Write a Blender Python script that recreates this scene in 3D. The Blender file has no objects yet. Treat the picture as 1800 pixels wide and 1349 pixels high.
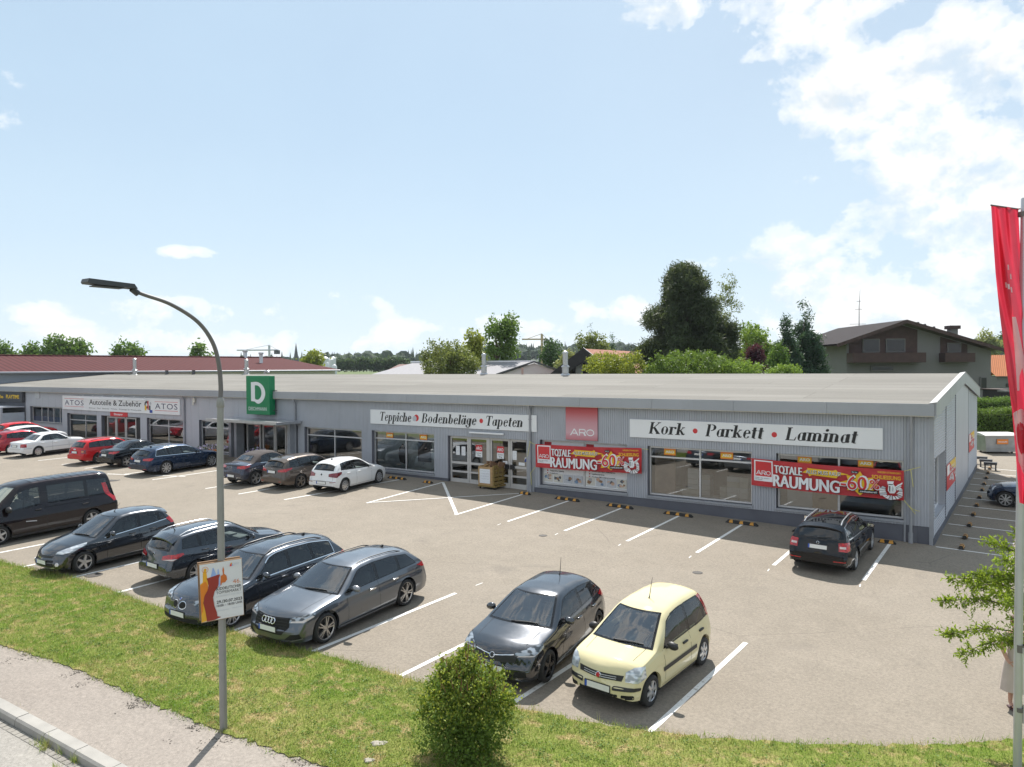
import bpy, bmesh, math, random
import numpy as np
from mathutils import Vector, Matrix
from mathutils.bvhtree import BVHTree
from mathutils.geometry import delaunay_2d_cdt
R = math.radians
SC = bpy.context.scene
COL = SC.collection
rng = np.random.default_rng(7)
random.seed(7)
# camera
CAM_Z = 6.69
YAW, PITCH, ROLL = 35.16, -1.1127, -0.3614
cam = bpy.data.cameras.new("camera")
cam.sensor_width = 36.0
cam.lens = 26.68
cam.clip_start = 0.1
cam.clip_end = 6000
cam_ob = bpy.data.objects.new("camera", cam)
COL.objects.link(cam_ob)
cam_ob.matrix_world = (Matrix.Translation((0, 0, CAM_Z)) @ Matrix.Rotation(R(YAW), 4, 'Z')
                       @ Matrix.Rotation(R(90 + PITCH), 4, 'X') @ Matrix.Rotation(R(ROLL), 4, 'Z'))
SC.camera = cam_ob
# light
SUN_DIR = Vector((0.39, -0.635, -1.0)).normalized()      # the way the light travels
sun = bpy.data.lights.new("sun", 'SUN')
sun.energy = 5.0
sun.angle = R(0.53)
sun.color = (1.0, 0.955, 0.89)
sun_ob = bpy.data.objects.new("sun", sun)
COL.objects.link(sun_ob)
sun_ob.rotation_euler = SUN_DIR.to_track_quat('-Z', 'Y').to_euler()
SUN_EL = math.asin(-SUN_DIR.z)
SUN_AZ = math.atan2(-SUN_DIR.x, -SUN_DIR.y)              # clockwise from +Y
SC.view_settings.view_transform = 'Standard'
SC.view_settings.look = 'None'
SC.view_settings.exposure = 0.6
SC.view_settings.gamma = 1.0
SC.view_settings.use_curve_mapping = False
SC.cycles.max_bounces = 8
SC.cycles.transparent_max_bounces = 16
SC.cycles.caustics_reflective = False
SC.cycles.caustics_refractive = False
SC.cycles.use_denoising = True
def pix_dir(u, v):
    """direction through a point of the 1800 px wide photograph (for planning only)"""
    f = 1334.0
    d = Vector(((u - 900) / f, -(v - 674.5) / f, -1.0))
    m = cam_ob.matrix_world.to_3x3()
    return m @ d
def at(u, v, depth):
    d = pix_dir(u, v)
    return Vector((0, 0, CAM_Z)) + d * depth
# node helpers
class NT:
    def __init__(s, tree):
        s.t = tree; s.n = tree.nodes; s.l = tree.links
    def new(s, typ, **kw):
        nd = s.n.new(typ)
        ins = kw.pop('ins', {})
        for k, v in kw.items(): setattr(nd, k, v)
        for k, v in ins.items(): s.set(nd.inputs[k], v)
        return nd
    def set(s, sock, v):
        if hasattr(v, 'is_output'): s.l.new(v, sock)
        elif isinstance(v, bpy.types.Node): s.l.new(v.outputs[0], sock)
        else:
            if sock.type == 'RGBA' and len(v) == 3: v = (*v, 1)
            sock.default_value = v
    def math(s, op, a, b=None, c=None, clamp=False):
        nd = s.n.new('ShaderNodeMath'); nd.operation = op; nd.use_clamp = clamp
        s.set(nd.inputs[0], a)
        if b is not None: s.set(nd.inputs[1], b)
        if c is not None: s.set(nd.inputs[2], c)
        return nd.outputs[0]
    def mix(s, f, a, b, blend='MIX'):
        nd = s.n.new('ShaderNodeMix'); nd.data_type = 'RGBA'; nd.blend_type = blend
        s.set(nd.inputs[0], f); s.set(nd.inputs[6], a); s.set(nd.inputs[7], b)
        return nd.outputs[2]
    def ramp(s, f, stops, interp='LINEAR'):
        nd = s.n.new('ShaderNodeValToRGB'); nd.color_ramp.interpolation = interp
        el = nd.color_ramp.elements
        while len(el) < len(stops): el.new(0.5)
        for e, (p, c) in zip(el, stops):
            e.position = p; e.color = (c, c, c, 1) if not hasattr(c, '__len__') else ((*c, 1) if len(c) == 3 else c)
        s.set(nd.inputs[0], f)
        return nd.outputs[0]
    def noise(s, vec, scale, detail=4, rough=.55, out=0, dist=0.0):
        nd = s.n.new('ShaderNodeTexNoise')
        if vec is not None: s.set(nd.inputs['Vector'], vec)
        nd.inputs['Scale'].default_value = scale; nd.inputs['Detail'].default_value = detail
        nd.inputs['Roughness'].default_value = rough; nd.inputs['Distortion'].default_value = dist
        return nd.outputs[out]
    def pos(s):
        return s.n.new('ShaderNodeNewGeometry').outputs['Position']
    def obj(s):
        return s.n.new('ShaderNodeTexCoord').outputs['Object']
    def mapping(s, vec, scale=(1, 1, 1), loc=(0, 0, 0), rot=(0, 0, 0)):
        nd = s.n.new('ShaderNodeMapping')
        s.set(nd.inputs[0], vec); nd.inputs['Scale'].default_value = scale
        nd.inputs['Location'].default_value = loc; nd.inputs['Rotation'].default_value = rot
        return nd.outputs[0]
def mat_new(name):
    m = bpy.data.materials.new(name); m.use_nodes = True
    t = NT(m.node_tree); t.n.clear()
    out = t.new('ShaderNodeOutputMaterial'); b = t.new('ShaderNodeBsdfPrincipled')
    t.l.new(b.outputs[0], out.inputs[0])
    return m, t, b, out
def simple(name, col, rough=.6, metal=0.0, var=.10, vscale=3.0, bump=0.0, bscale=60.0, coat=0.0, spec=.5):
    """plain painted / plastic / stone surface with uneven tone and gloss"""
    m, t, b, out = mat_new(name)
    o = t.obj()
    n1 = t.noise(o, vscale, 5, .6)
    f = t.ramp(n1, [(.3, 1 - var), (.7, 1 + var)])
    c = t.mix(1.0, (*col, 1), f, 'MULTIPLY')
    t.set(b.inputs['Base Color'], c)
    b.inputs['Roughness'].default_value = rough
    t.set(b.inputs['Roughness'], t.math('ADD', t.math('MULTIPLY', t.noise(o, vscale * 4, 3), .2), max(rough - .1, 0.0)))
    b.inputs['Metallic'].default_value = metal
    b.inputs['Coat Weight'].default_value = coat
    b.inputs['Coat Roughness'].default_value = .04
    b.inputs['Specular IOR Level'].default_value = spec
    if bump:
        bp = t.new('ShaderNodeBump', ins={'Strength': bump, 'Distance': .01, 'Height': t.noise(o, bscale, 4)})
        t.l.new(bp.outputs[0], b.inputs['Normal'])
    return m
# object helpers
def tag(o, label=None, cat=None, group=None, kind=None):
    if label: o['label'] = label
    if cat: o['category'] = cat
    if group: o['group'] = group
    if kind: o['kind'] = kind
    return o
def thing(name, label, cat, loc=(0, 0, 0), rz=0.0, group=None):
    o = bpy.data.objects.new(name, None); COL.objects.link(o)
    o.empty_display_size = .2
    o.location = loc; o.rotation_euler = (0, 0, rz)
    return tag(o, label, cat, group)
def link_mesh(name, me, mats=None, parent=None, smooth=False):
    if mats is not None:
        for m in (mats if isinstance(mats, (list, tuple)) else [mats]): me.materials.append(m)
    if smooth: me.polygons.foreach_set('use_smooth', np.ones(len(me.polygons), bool))
    o = bpy.data.objects.new(name, me); COL.objects.link(o)
    if parent: o.parent = parent
    return o
def mesh_from(name, vs, fs, mats=None, parent=None, smooth=False, mi=None):
    me = bpy.data.meshes.new(name)
    me.from_pydata([tuple(map(float, v)) for v in vs], [], [tuple(map(int, f)) for f in fs])
    if mi is not None: me.polygons.foreach_set('material_index', np.asarray(mi, np.int32))
    me.validate(); me.update()
    return link_mesh(name, me, mats, parent, smooth)
class MB:
    """collects boxes, prisms, tubes, lathes into one mesh"""
    def __init__(s): s.v = []; s.f = []; s.m = []; s.cur = 0
    def add(s, vs, fs):
        b = len(s.v); s.v += [tuple(v) for v in vs]; s.f += [tuple(i + b for i in f) for f in fs]; s.m += [s.cur] * len(fs)
        return s
    def box(s, x0, x1, y0, y1, z0, z1, M=None, bev=0.0):
        if bev > 0:
            bm = bmesh.new(); bmesh.ops.create_cube(bm, size=1)
            for v in bm.verts: v.co = Vector(((x0 + x1) / 2 + v.co.x * (x1 - x0), (y0 + y1) / 2 + v.co.y * (y1 - y0), (z0 + z1) / 2 + v.co.z * (z1 - z0)))
            bmesh.ops.bevel(bm, geom=bm.edges[:], offset=bev, segments=2, affect='EDGES', profile=.5)
            bm.verts.index_update()
            vs = [v.co.copy() for v in bm.verts]; fs = [[v.index for v in f.verts] for f in bm.faces]; bm.free()
        else:
            vs = [(x, y, z) for z in (z0, z1) for y in (y0, y1) for x in (x0, x1)]
            fs = [(0, 2, 3, 1), (4, 5, 7, 6), (0, 1, 5, 4), (2, 6, 7, 3), (0, 4, 6, 2), (1, 3, 7, 5)]
        if M is not None: vs = [M @ Vector(v) for v in vs]
        return s.add(vs, fs)
    def tube(s, pts, r, n=8, cap=True):
        pts = [Vector(p) for p in pts]; vs = []; fs = []
        rr = r if hasattr(r, '__len__') else [r] * len(pts)
        up = Vector((0, 0, 1)); prev = None
        for i, p in enumerate(pts):
            d = (pts[min(i + 1, len(pts) - 1)] - pts[max(i - 1, 0)]).normalized()
            if prev is None:
                a = d.cross(up)
                if a.length < .05: a = d.cross(Vector((1, 0, 0)))
            else: a = prev - d * prev.dot(d)
            a.normalize(); prev = a; b = d.cross(a)
            for k in range(n):
                t = 2 * math.pi * k / n
                vs.append(p + (a * math.cos(t) + b * math.sin(t)) * rr[i])
        for i in range(len(pts) - 1):
            for k in range(n):
                fs.append((i * n + k, (i + 1) * n + k, (i + 1) * n + (k + 1) % n, i * n + (k + 1) % n))
        if cap:
            fs.append(tuple(range(n))); fs.append(tuple((len(pts) - 1) * n + k for k in reversed(range(n))))
        return s.add(vs, fs)
    def prism(s, poly, axis, a, b, M=None):
        """poly: 2D points; axis 'x','y','z' is the extrusion axis"""
        n = len(poly)
        def P(p, t):
            return {'x': (t, p[0], p[1]), 'y': (p[0], t, p[1]), 'z': (p[0], p[1], t)}[axis]
        vs = [P(p, a) for p in poly] + [P(p, b) for p in poly]
        if M is not None: vs = [M @ Vector(v) for v in vs]
        fs = [tuple(range(n)), tuple(n + k for k in reversed(range(n)))] + [(k, n + k, n + (k + 1) % n, (k + 1) % n) for k in range(n)]
        return s.add(vs, fs)
    def lathe(s, prof, n=24, M=None, close=False):
        """prof: (r, z) pairs about z"""
        vs = []; fs = []
        for r, z in prof:
            for k in range(n):
                t = 2 * math.pi * k / n; vs.append(Vector((r * math.cos(t), r * math.sin(t), z)))
        if M is not None: vs = [M @ v for v in vs]
        for i in range(len(prof) - 1):
            for k in range(n):
                fs.append((i * n + k, i * n + (k + 1) % n, (i + 1) * n + (k + 1) % n, (i + 1) * n + k))
        return s.add(vs, fs)
    def mat(s, i): s.cur = i; return s
    def build(s, name, mats=None, parent=None, smooth=False, fixn=True):
        me = bpy.data.meshes.new(name)
        me.from_pydata([tuple(map(float, v)) for v in s.v], [], s.f)
        me.polygons.foreach_set('material_index', np.asarray(s.m, np.int32))
        me.validate()
        if fixn:
            bm = bmesh.new(); bm.from_mesh(me); bmesh.ops.recalc_face_normals(bm, faces=bm.faces[:]); bm.to_mesh(me); bm.free()
        me.update()
        o = link_mesh(name, me, mats, parent, smooth)
        if smooth:
            me.set_sharp_from_angle(angle=R(40))
        return o
# terrain height (the lot falls towards the road)
def gz(X, Y):
    X = np.asarray(X, float); Y = np.asarray(Y, float)
    near = np.where(X < -20, .476 + .012 * (-20 - X), -.0238 * X) + .0231 * Y
    w = -X * .5759 + Y * .8175
    t = np.clip((w - 75) / 165, 0, 1)
    far = 1.4 + (6.25 - 1.4) * t
    k = np.clip((w - 62) / 40, 0, 1); k = k * k * (3 - 2 * k)
    edge = np.clip((np.abs(X + 40) - 70) / 60, 0, 1)
    near = np.clip(near, -.6, 2.2)
    return near * (1 - k) + far * k
def gzf(X, Y): return float(gz(X, Y))
# lettering
_txt_cache = {}
def glyphs(s, bold=0.0, spacing=1.0):
    key = (s, bold, spacing)
    if key in _txt_cache: return _txt_cache[key]
    cu = bpy.data.curves.new('t', 'FONT'); cu.body = s; cu.offset = bold; cu.space_character = spacing
    cu.resolution_u = 3
    ob = bpy.data.objects.new('t', cu); COL.objects.link(ob)
    dg = bpy.context.evaluated_depsgraph_get(); dg.update()
    me = bpy.data.meshes.new_from_object(ob.evaluated_get(dg))
    v = np.array([x.co[:2] for x in me.vertices]) if len(me.vertices) else np.zeros((0, 2))
    f = [tuple(p.vertices) for p in me.polygons]
    bpy.data.objects.remove(ob); bpy.data.curves.remove(cu); bpy.data.meshes.remove(me)
    _txt_cache[key] = (v, f)
    return v, f
def text2d(s, x0, x1, zb, zt, bold=0.0, spacing=1.0, shear=0.0, cap='H'):
    """lettering fitted between x0..x1, with cap height from zb to zt -> 2D verts, faces"""
    v, f = glyphs(s, bold, spacing)
    c, _ = glyphs(cap, bold, spacing)
    h0, h1 = c[:, 1].min(), c[:, 1].max()
    w0, w1 = v[:, 0].min(), v[:, 0].max()
    o = np.empty_like(v)
    o[:, 1] = zb + (v[:, 1] - h0) / (h1 - h0) * (zt - zb)
    o[:, 0] = x0 + (v[:, 0] - w0) / (w1 - w0) * (x1 - x0) + (o[:, 1] - zb) * shear
    return o, f
class Sheet:
    """flat print in a local plane: layers of polygons / text, each layer a hair above the one below"""
    def __init__(s, step=.0006): s.items = []; s.k = 0; s.step = step
    def poly(s, pts, m): s.k += 1; s.items.append((np.array(pts, float), [tuple(range(len(pts)))], m, s.k * s.step)); return s
    def rect(s, x0, x1, z0, z1, m): return s.poly([(x0, z0), (x1, z0), (x1, z1), (x0, z1)], m)
    def disc(s, cx, cz, r, m, n=20, ry=None): return s.poly([(cx + r * math.cos(2 * math.pi * k / n), cz + (ry or r) * math.sin(2 * math.pi * k / n)) for k in range(n)], m)
    def ring(s, cx, cz, r0, r1, m, n=24, a0=0, a1=2 * math.pi, ry=1.0):
        s.k += 1
        ks = np.linspace(a0, a1, n + 1)
        v = [(cx + r0 * math.cos(a), cz + ry * r0 * math.sin(a)) for a in ks] + [(cx + r1 * math.cos(a), cz + ry * r1 * math.sin(a)) for a in ks]
        s.items.append((np.array(v), [(k, n + 1 + k, n + 2 + k, k + 1) for k in range(n)], m, s.k * s.step)); return s
    def text(s, t, x0, x1, zb, zt, m, **kw):
        s.k += 1; v, f = text2d(t, x0, x1, zb, zt, **kw); s.items.append((v, f, m, s.k * s.step)); return s
    def raw(s, v, f, m): s.k += 1; s.items.append((np.array(v), f, m, s.k * s.step)); return s
    def build(s, name, mats, parent, fn):
        """fn(x, z, h) -> 3D point, h = height above the sheet"""
        vs = []; fs = []; mi = []
        for v, f, m, h in s.items:
            b = len(vs); vs += [fn(p[0], p[1], h) for p in v]; fs += [tuple(i + b for i in q) for q in f]; mi += [m] * len(f)
        return mesh_from(name, vs, fs, mats, parent, mi=mi)
# sky with clouds
world = bpy.data.worlds.new("World"); SC.world = world
world.use_nodes = True
W = NT(world.node_tree); W.n.clear()
wo = W.new('ShaderNodeOutputWorld'); bg = W.new('ShaderNodeBackground')
W.l.new(bg.outputs[0], wo.inputs[0])
SKY_STR = 0.068
bg.inputs[1].default_value = SKY_STR
sky = W.new('ShaderNodeTexSky', sky_type='NISHITA', sun_disc=False)
sky.sun_elevation = SUN_EL; sky.sun_rotation = SUN_AZ
sky.air_density = 1.0; sky.dust_density = 1.2; sky.ozone_density = 1.2; sky.altitude = 600
tc = W.new('ShaderNodeTexCoord')
dirv = W.new('ShaderNodeVectorMath', operation='NORMALIZE'); W.l.new(tc.outputs['Generated'], dirv.inputs[0])
sp = W.new('ShaderNodeSeparateXYZ'); W.l.new(dirv.outputs[0], sp.inputs[0])
az = W.math('ARCTAN2', sp.outputs[0], sp.outputs[1])
el = W.math('ARCSINE', sp.outputs[2])
cv = W.new('ShaderNodeCombineXYZ'); W.set(cv.inputs[0], az); W.set(cv.inputs[1], W.math('MULTIPLY', el, 1.35));
nA = W.noise(cv.outputs[0], 8.0, 10, .60, dist=.12)
nB = W.noise(W.mapping(cv.outputs[0], loc=(3.1, 1.7, .4)), 2.6, 5, .55)
nC = W.noise(W.mapping(cv.outputs[0], loc=(0.016, .034, 0)), 8.0, 10, .60, dist=.12)
def azel(u, v):
    d = pix_dir(u, v).normalized(); return math.atan2(d.x, d.y), math.asin(d.z)
PXA = 1 / 1334.0
BLOBS = [  # photo u, v, half width, half height, strength
    (1450, -40, 210, 130, .66), (1640, 140, 280, 115, .60), (1400, 160, 110, 80, .42), (1780, 330, 210, 150, .66), (1590, 330, 120, 90, .38),
    (1650, 420, 240, 110, .58), (1430, 510, 270, 80, .50), (1600, 540, 280, 80, .48), (1790, 500, 140, 60, .46), (1170, 20, 110, 40, .58),
    (1420, 322, 46, 24, .48), (340, 446, 60, 14, .50), (1050, 457, 48, 11, .42), (1112, 450, 22, 9, .38),
    (60, 548, 190, 40, .38), (340, 550, 210, 42, .40), (580, 548, 150, 42, .43), (690, 575, 190, 34, .34), (880, 575, 200, 32, .37), (1090, 545, 120, 56, .38), (300, 600, 800, 34, .40), (1000, 605, 500, 30, .37),
    (-400, 520, 340, 60, .45), (-300, 150, 300, 120, .40), (2300, 250, 350, 220, .60), (2700, 500, 350, 80, .5),
]
tot = None
for (u, v, su, sv, s) in BLOBS:
    a0, e0 = azel(u, v)
    da = W.math('MULTIPLY', W.math('SUBTRACT', az, a0), 1 / (su * PXA))
    de = W.math('MULTIPLY', W.math('SUBTRACT', el, e0), 1 / (sv * PXA))
    q = W.math('ADD', W.math('MULTIPLY', da, da), W.math('MULTIPLY', de, de))
    g = W.math('MULTIPLY', W.math('POWER', 2.718, W.math('MULTIPLY', q, -.8)), s)
    tot = g if tot is None else W.math('MAXIMUM', tot, g)
behind = W.math('MULTIPLY', W.ramp(sp.outputs[1], [(.0, 1.0), (.45, 0.0)]), W.math('MULTIPLY', W.ramp(nB, [(.40, 0.0), (.56, 1.0)]), .80))
tot = W.math('MAXIMUM', tot, behind)
gate = W.math('MULTIPLY', tot, 2.6, clamp=True)
dens = W.math('ADD', W.math('MULTIPLY', W.math('MULTIPLY', W.math('SUBTRACT', nA, .5), 2.1), gate), W.math('SUBTRACT', tot, .33))
mask = W.ramp(W.math('MULTIPLY', dens, 1.0), [(.0, 0.0), (.09, .45), (.30, 1.0)], 'EASE')
edge = W.math('MULTIPLY', W.math('SUBTRACT', nA, nC), 6.5)
shade = W.math('ADD', W.math('MULTIPLY', edge, 1.0), .70, clamp=True)
core = W.ramp(dens, [(.15, 1.0), (.55, .86)])
cl = W.mix(shade, (8.0, 8.8, 9.5, 1), (11.6, 11.5, 11.3, 1))
cl = W.mix(1.0, cl, core, 'MULTIPLY')
veil = W.math('ADD', W.ramp(sp.outputs[2], [(.0, .97), (.10, .88), (.28, .74), (.5, .66), (1.0, .60)]), W.math('MULTIPLY', W.math('SUBTRACT', nB, .5), .25), clamp=True)
ga, ge = azel(1640, 300)
gq = W.math('ADD', W.math('POWER', W.math('MULTIPLY', W.math('SUBTRACT', az, ga), 1 / .40), 2.0), W.math('POWER', W.math('MULTIPLY', W.math('SUBTRACT', el, ge), 1 / .34), 2.0))
glow = W.math('MULTIPLY', W.math('POWER', 2.718, W.math('MULTIPLY', gq, -.8)), .30)
low = W.ramp(sp.outputs[2], [(.0, .80), (.05, .50), (.16, .20), (.32, .05), (.6, .0)])
vcol = W.mix(W.math('MAXIMUM', glow, low), (6.2, 8.2, 9.9, 1), (9.3, 10.0, 10.5, 1))
c1 = W.mix(veil, sky.outputs[0], vcol)
c2 = W.mix(W.math('MULTIPLY', mask, .95), c1, cl)
W.set(bg.inputs[0], c2)
# ground materials
def asphalt_mat(name, base, warm, patch=.14, cracks=True):
    m, t, b, out = mat_new(name)
    p = t.pos()
    n1 = t.noise(p, .23, 5, .6); n2 = t.noise(p, 1.3, 5, .65); n3 = t.noise(p, 16, 4, .75); n4 = t.noise(p, 110, 2, .8)
    c = t.mix(t.ramp(n1, [(.3, 0), (.7, 1)]), base, warm)
    c = t.mix(1.0, c, t.ramp(n2, [(.25, 1 - patch * .6), (.75, 1 + patch * .6)]), 'MULTIPLY')
    c = t.mix(1.0, c, t.ramp(n3, [(.32, .80), (.68, 1.20)]), 'MULTIPLY')
    c = t.mix(1.0, c, t.ramp(n4, [(.32, .68), (.5, 1.0), (.72, 1.28)]), 'MULTIPLY')
    if cracks:
        v = t.new('ShaderNodeTexVoronoi', feature='DISTANCE_TO_EDGE'); v.inputs['Scale'].default_value = .16
        t.set(v.inputs['Vector'], t.mix(.12, p, t.noise(p, .9, 4, out=1)))
        cr = t.math('MULTIPLY', t.ramp(v.outputs[0], [(.0, 1.0), (.0035, .0)]), t.ramp(t.noise(p, .35, 2), [(.52, 0), (.6, .45)]))
        c = t.mix(cr, c, (.10, .085, .07, 1))
        st = t.ramp(t.noise(p, .75, 2, .4), [(.68, 0), (.80, .35)])
        c = t.mix(st, c, (.13, .115, .10, 1))
    t.set(b.inputs['Base Color'], c); b.inputs['Roughness'].default_value = .88
    b.inputs['Specular IOR Level'].default_value = .3
    bp = t.new('ShaderNodeBump', ins={'Strength': .5, 'Distance': .006, 'Height': t.math('ADD', n4, t.math('MULTIPLY', n3, .8))})
    t.l.new(bp.outputs[0], b.inputs['Normal'])
    return m
M_LOT = asphalt_mat('lot asphalt', (.218, .188, .150, 1), (.245, .213, .173, 1))
M_WALK = asphalt_mat('footpath asphalt', (.245, .213, .185, 1), (.285, .252, .22, 1), .10, False)
M_ROAD = asphalt_mat('road asphalt', (.25, .235, .215, 1), (.31, .29, .26, 1), .14)
def grass_mat(name):
    m, t, b, out = mat_new(name)
    p = t.pos()
    n1 = t.noise(p, .55, 5, .65); n2 = t.noise(p, 2.6, 5, .7); n3 = t.noise(p, 26, 3, .7)
    c = t.mix(t.ramp(n1, [(.36, 0), (.64, 1)]), (.13, .18, .030, 1), (.22, .225, .07, 1))
    c = t.mix(t.ramp(n2, [(.51, 0), (.64, .85)]), c, (.36, .28, .14, 1))
    c = t.mix(1.0, c, t.ramp(n3, [(.3, .6), (.7, 1.35)]), 'MULTIPLY')
    t.set(b.inputs['Base Color'], c); b.inputs['Roughness'].default_value = .95
    b.inputs['Specular IOR Level'].default_value = .1
    bp = t.new('ShaderNodeBump', ins={'Strength': .9, 'Distance': .03, 'Height': n3}); t.l.new(bp.outputs[0], b.inputs['Normal'])
    return m
M_TURF = grass_mat('turf')
def terrain_mat():
    m, t, b, out = mat_new('far land')
    p = t.pos(); n1 = t.noise(p, .02, 4); n2 = t.noise(p, .6, 4)
    c = t.mix(t.ramp(n1, [(.4, 0), (.6, 1)]), (.075, .115, .028, 1), (.10, .13, .04, 1))
    c = t.mix(1.0, c, t.ramp(n2, [(.3, .8), (.7, 1.2)]), 'MULTIPLY')
    t.set(b.inputs['Base Color'], c); b.inputs['Roughness'].default_value = .95
    return m
def grid_sheet(name, xs, ys, zoff, mat, kind='structure', clip=None):
    """one sheet following the fall of the ground; clip(x, y) -> keep"""
    vs = []; fs = []
    nx = len(xs)
    for y in ys:
        for x in xs: vs.append((x, y, gzf(x, y) + zoff))
    for j in range(len(ys) - 1):
        for i in range(nx - 1):
            if clip and not clip((xs[i] + xs[i + 1]) / 2, (ys[j] + ys[j + 1]) / 2): continue
            fs.append((j * nx + i, j * nx + i + 1, (j + 1) * nx + i + 1, (j + 1) * nx + i))
    o = mesh_from(name, vs, fs, mat, smooth=True)
    return tag(o, kind=kind)
def catmull(pts, n=8):
    P = [np.array(p, float) for p in pts]; P = [2 * P[0] - P[1]] + P + [2 * P[-1] - P[-2]]
    out = []
    for i in range(1, len(P) - 2):
        for k in range(n):
            t = k / n; a, b, c, d = P[i - 1], P[i], P[i + 1], P[i + 2]
            out.append(.5 * (2 * b + (c - a) * t + (2 * a - 5 * b + 4 * c - d) * t * t + (3 * b - a - 3 * c + d) * t ** 3))
    out.append(P[-2]); return np.array(out)
def strip_sheet(name, A, B, zoff, mat, nacross=6, jag=0.0, kind='structure', zfn=None):
    """sheet between two curves with equal point counts"""
    A = np.array(A); B = np.array(B); n = len(A); vs = []; fs = []
    for i in range(n):
        for j in range(nacross + 1):
            q = A[i] * (1 - j / nacross) + B[i] * (j / nacross)
            if jag and j in (0, nacross): q = q + rng.normal(0, jag, 2)
            z = gzf(*q) + zoff + (zfn(j / nacross) if zfn else 0)
            vs.append((q[0], q[1], z))
    for i in range(n - 1):
        for j in range(nacross):
            k = i * (nacross + 1) + j; fs.append((k, k + 1, k + nacross + 2, k + nacross + 1))
    return tag(mesh_from(name, vs, fs, mat, smooth=True), kind=kind)
def lin(a, b, n): return list(np.linspace(a, b, n))
xs = lin(-3000, -400, 14)[:-1] + lin(-400, -100, 31)[:-1] + lin(-100, 60, 41)[:-1] + lin(60, 400, 15)[:-1] + lin(400, 3000, 10)
ys = lin(-300, -40, 8)[:-1] + lin(-40, 140, 46)[:-1] + lin(140, 420, 29)[:-1] + lin(420, 3000, 14)
grid_sheet('terrain', xs, ys, -.30, terrain_mat())
E_LOT = catmull([(-75, 9.6), (-60, 9.9), (-45, 10.0), (-34, 10.0), (-26.6, 10.04), (-22.9, 10.45), (-18.1, 10.47), (-14.84, 10.62), (-12.82, 10.88), (-8.03, 11.33), (-5.58, 11.95), (-3.39, 13.0), (-1.6, 14.2), (-.43, 15.27), (2.5, 18.4), (6, 22)], 14)
E_WALK = catmull([(-75, 6.0), (-60, 6.4), (-45, 6.6), (-34, 6.8), (-24, 7.0), (-19.0, 7.15), (-16.6, 7.47), (-13.85, 7.56), (-11.63, 7.70), (-10.1, 7.86), (-9.1, 8.0), (-6.5, 7.95), (-3, 7.95), (1, 8.1), (8, 8.4), (16, 8.6)], 14)
K_IN = catmull([(-75, 4.6), (-45, 5.2), (-30, 5.6), (-20, 5.93), (-16.13, 6.04), (-14.07, 6.12), (-11.81, 6.20), (-8, 6.3), (0, 6.5), (16, 6.9)], 20)
lx = lin(-140, -60, 21)[:-1] + lin(-60, 6, 67)[:-1] + lin(6, 60, 10)
ly = lin(0, 30, 31)[:-1] + lin(30, 75, 24)
A = np.column_stack([E_LOT[:, 0], E_LOT[:, 1] - .25]);
B = A.copy(); B[:, 1] = 29.5
strip_sheet('parking_lot', A, B, 0.0, M_LOT, 24)
Bs = catmull([(6, 22), (6, 29.5)], 1)
grid_sheet('side_yard', lin(-3.6, 24, 24), lin(29.5, 74, 40), 0.0, M_LOT)
grid_sheet('side_yard', lin(6, 24, 10), lin(22, 29.5, 8), 0.0, M_LOT)
n = max(len(E_LOT), len(E_WALK))
def resamp(C, n):
    s = np.concatenate([[0], np.cumsum(np.linalg.norm(np.diff(C, axis=0), axis=1))]); u = np.linspace(0, s[-1], n)
    return np.column_stack([np.interp(u, s, C[:, 0]), np.interp(u, s, C[:, 1])])
NV = 700
def by_x(C, xs): return np.column_stack([xs, np.interp(xs, C[:, 0], C[:, 1])])
xv = np.linspace(-74, 6, NV)
VA = by_x(E_LOT, xv); VB = by_x(E_WALK, xv)
strip_sheet('verge', VA, VB, .022, M_TURF, 16, .03, zfn=lambda t: .05 * math.sin(math.pi * t))
xw = np.linspace(-74, 14, 300)
WA = by_x(E_WALK, xw); WA[:, 1] += .5; WB = by_x(K_IN, xw)
strip_sheet('footpath', WA, WB, .006, M_WALK, 6)
RA = WB.copy(); RA[:, 1] -= .30; RB = RA.copy(); RB[:, 1] -= 9
strip_sheet('road', RA, RB, -.125, M_ROAD, 8)
# shop building
Y0 = 28.55            # front wall
XR = -3.04            # right side wall
YB = 47.8             # back wall
XL = -86.0
RIDGE_Y, RIDGE_Z, EAVE_Z = 38.98, 6.36, 5.44
def roof_z(y): return EAVE_Z + (RIDGE_Z - EAVE_Z) * (y - 28.3) / (RIDGE_Y - 28.3) if y < RIDGE_Y else RIDGE_Z - (RIDGE_Z - EAVE_Z) * (y - RIDGE_Y) / (48.1 - RIDGE_Y)
def on_y(u, v, Y):
    d = pix_dir(u, v); k = Y / d.y; return d.x * k, CAM_Z + d.z * k
def streaked(name, col, rough, metal, var, vs):
    m, t, b, out = mat_new(name); p = t.pos()
    c = t.mix(1.0, (*col, 1), t.ramp(t.noise(p, vs, 4, .6), [(.3, 1 - var), (.7, 1 + var)]), 'MULTIPLY')
    st = t.noise(t.mapping(p, scale=(2.2, 2.2, .10)), 3.0, 5, .7)
    c = t.mix(t.ramp(st, [(.52, 0), (.72, .11)]), c, (.22, .205, .18, 1))
    c = t.mix(t.ramp(t.noise(p, 5, 5, .7), [(.62, 0), (.75, .12)]), c, (.16, .15, .13, 1))
    t.set(b.inputs['Base Color'], c); b.inputs['Metallic'].default_value = metal; t.set(b.inputs['Roughness'], t.math('ADD', t.math('MULTIPLY', st, .25), rough - .12)); return m
M_RIB = streaked('ribbed grey cladding', (.41, .43, .48), .42, 0.15, .06, .8)
M_FLAT = streaked('flat grey cladding', (.465, .48, .53), .45, 0.1, .05, .6)
M_FASCIA = streaked('grey fascia sheet', (.36, .375, .41), .4, .2, .07, .5)
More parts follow.
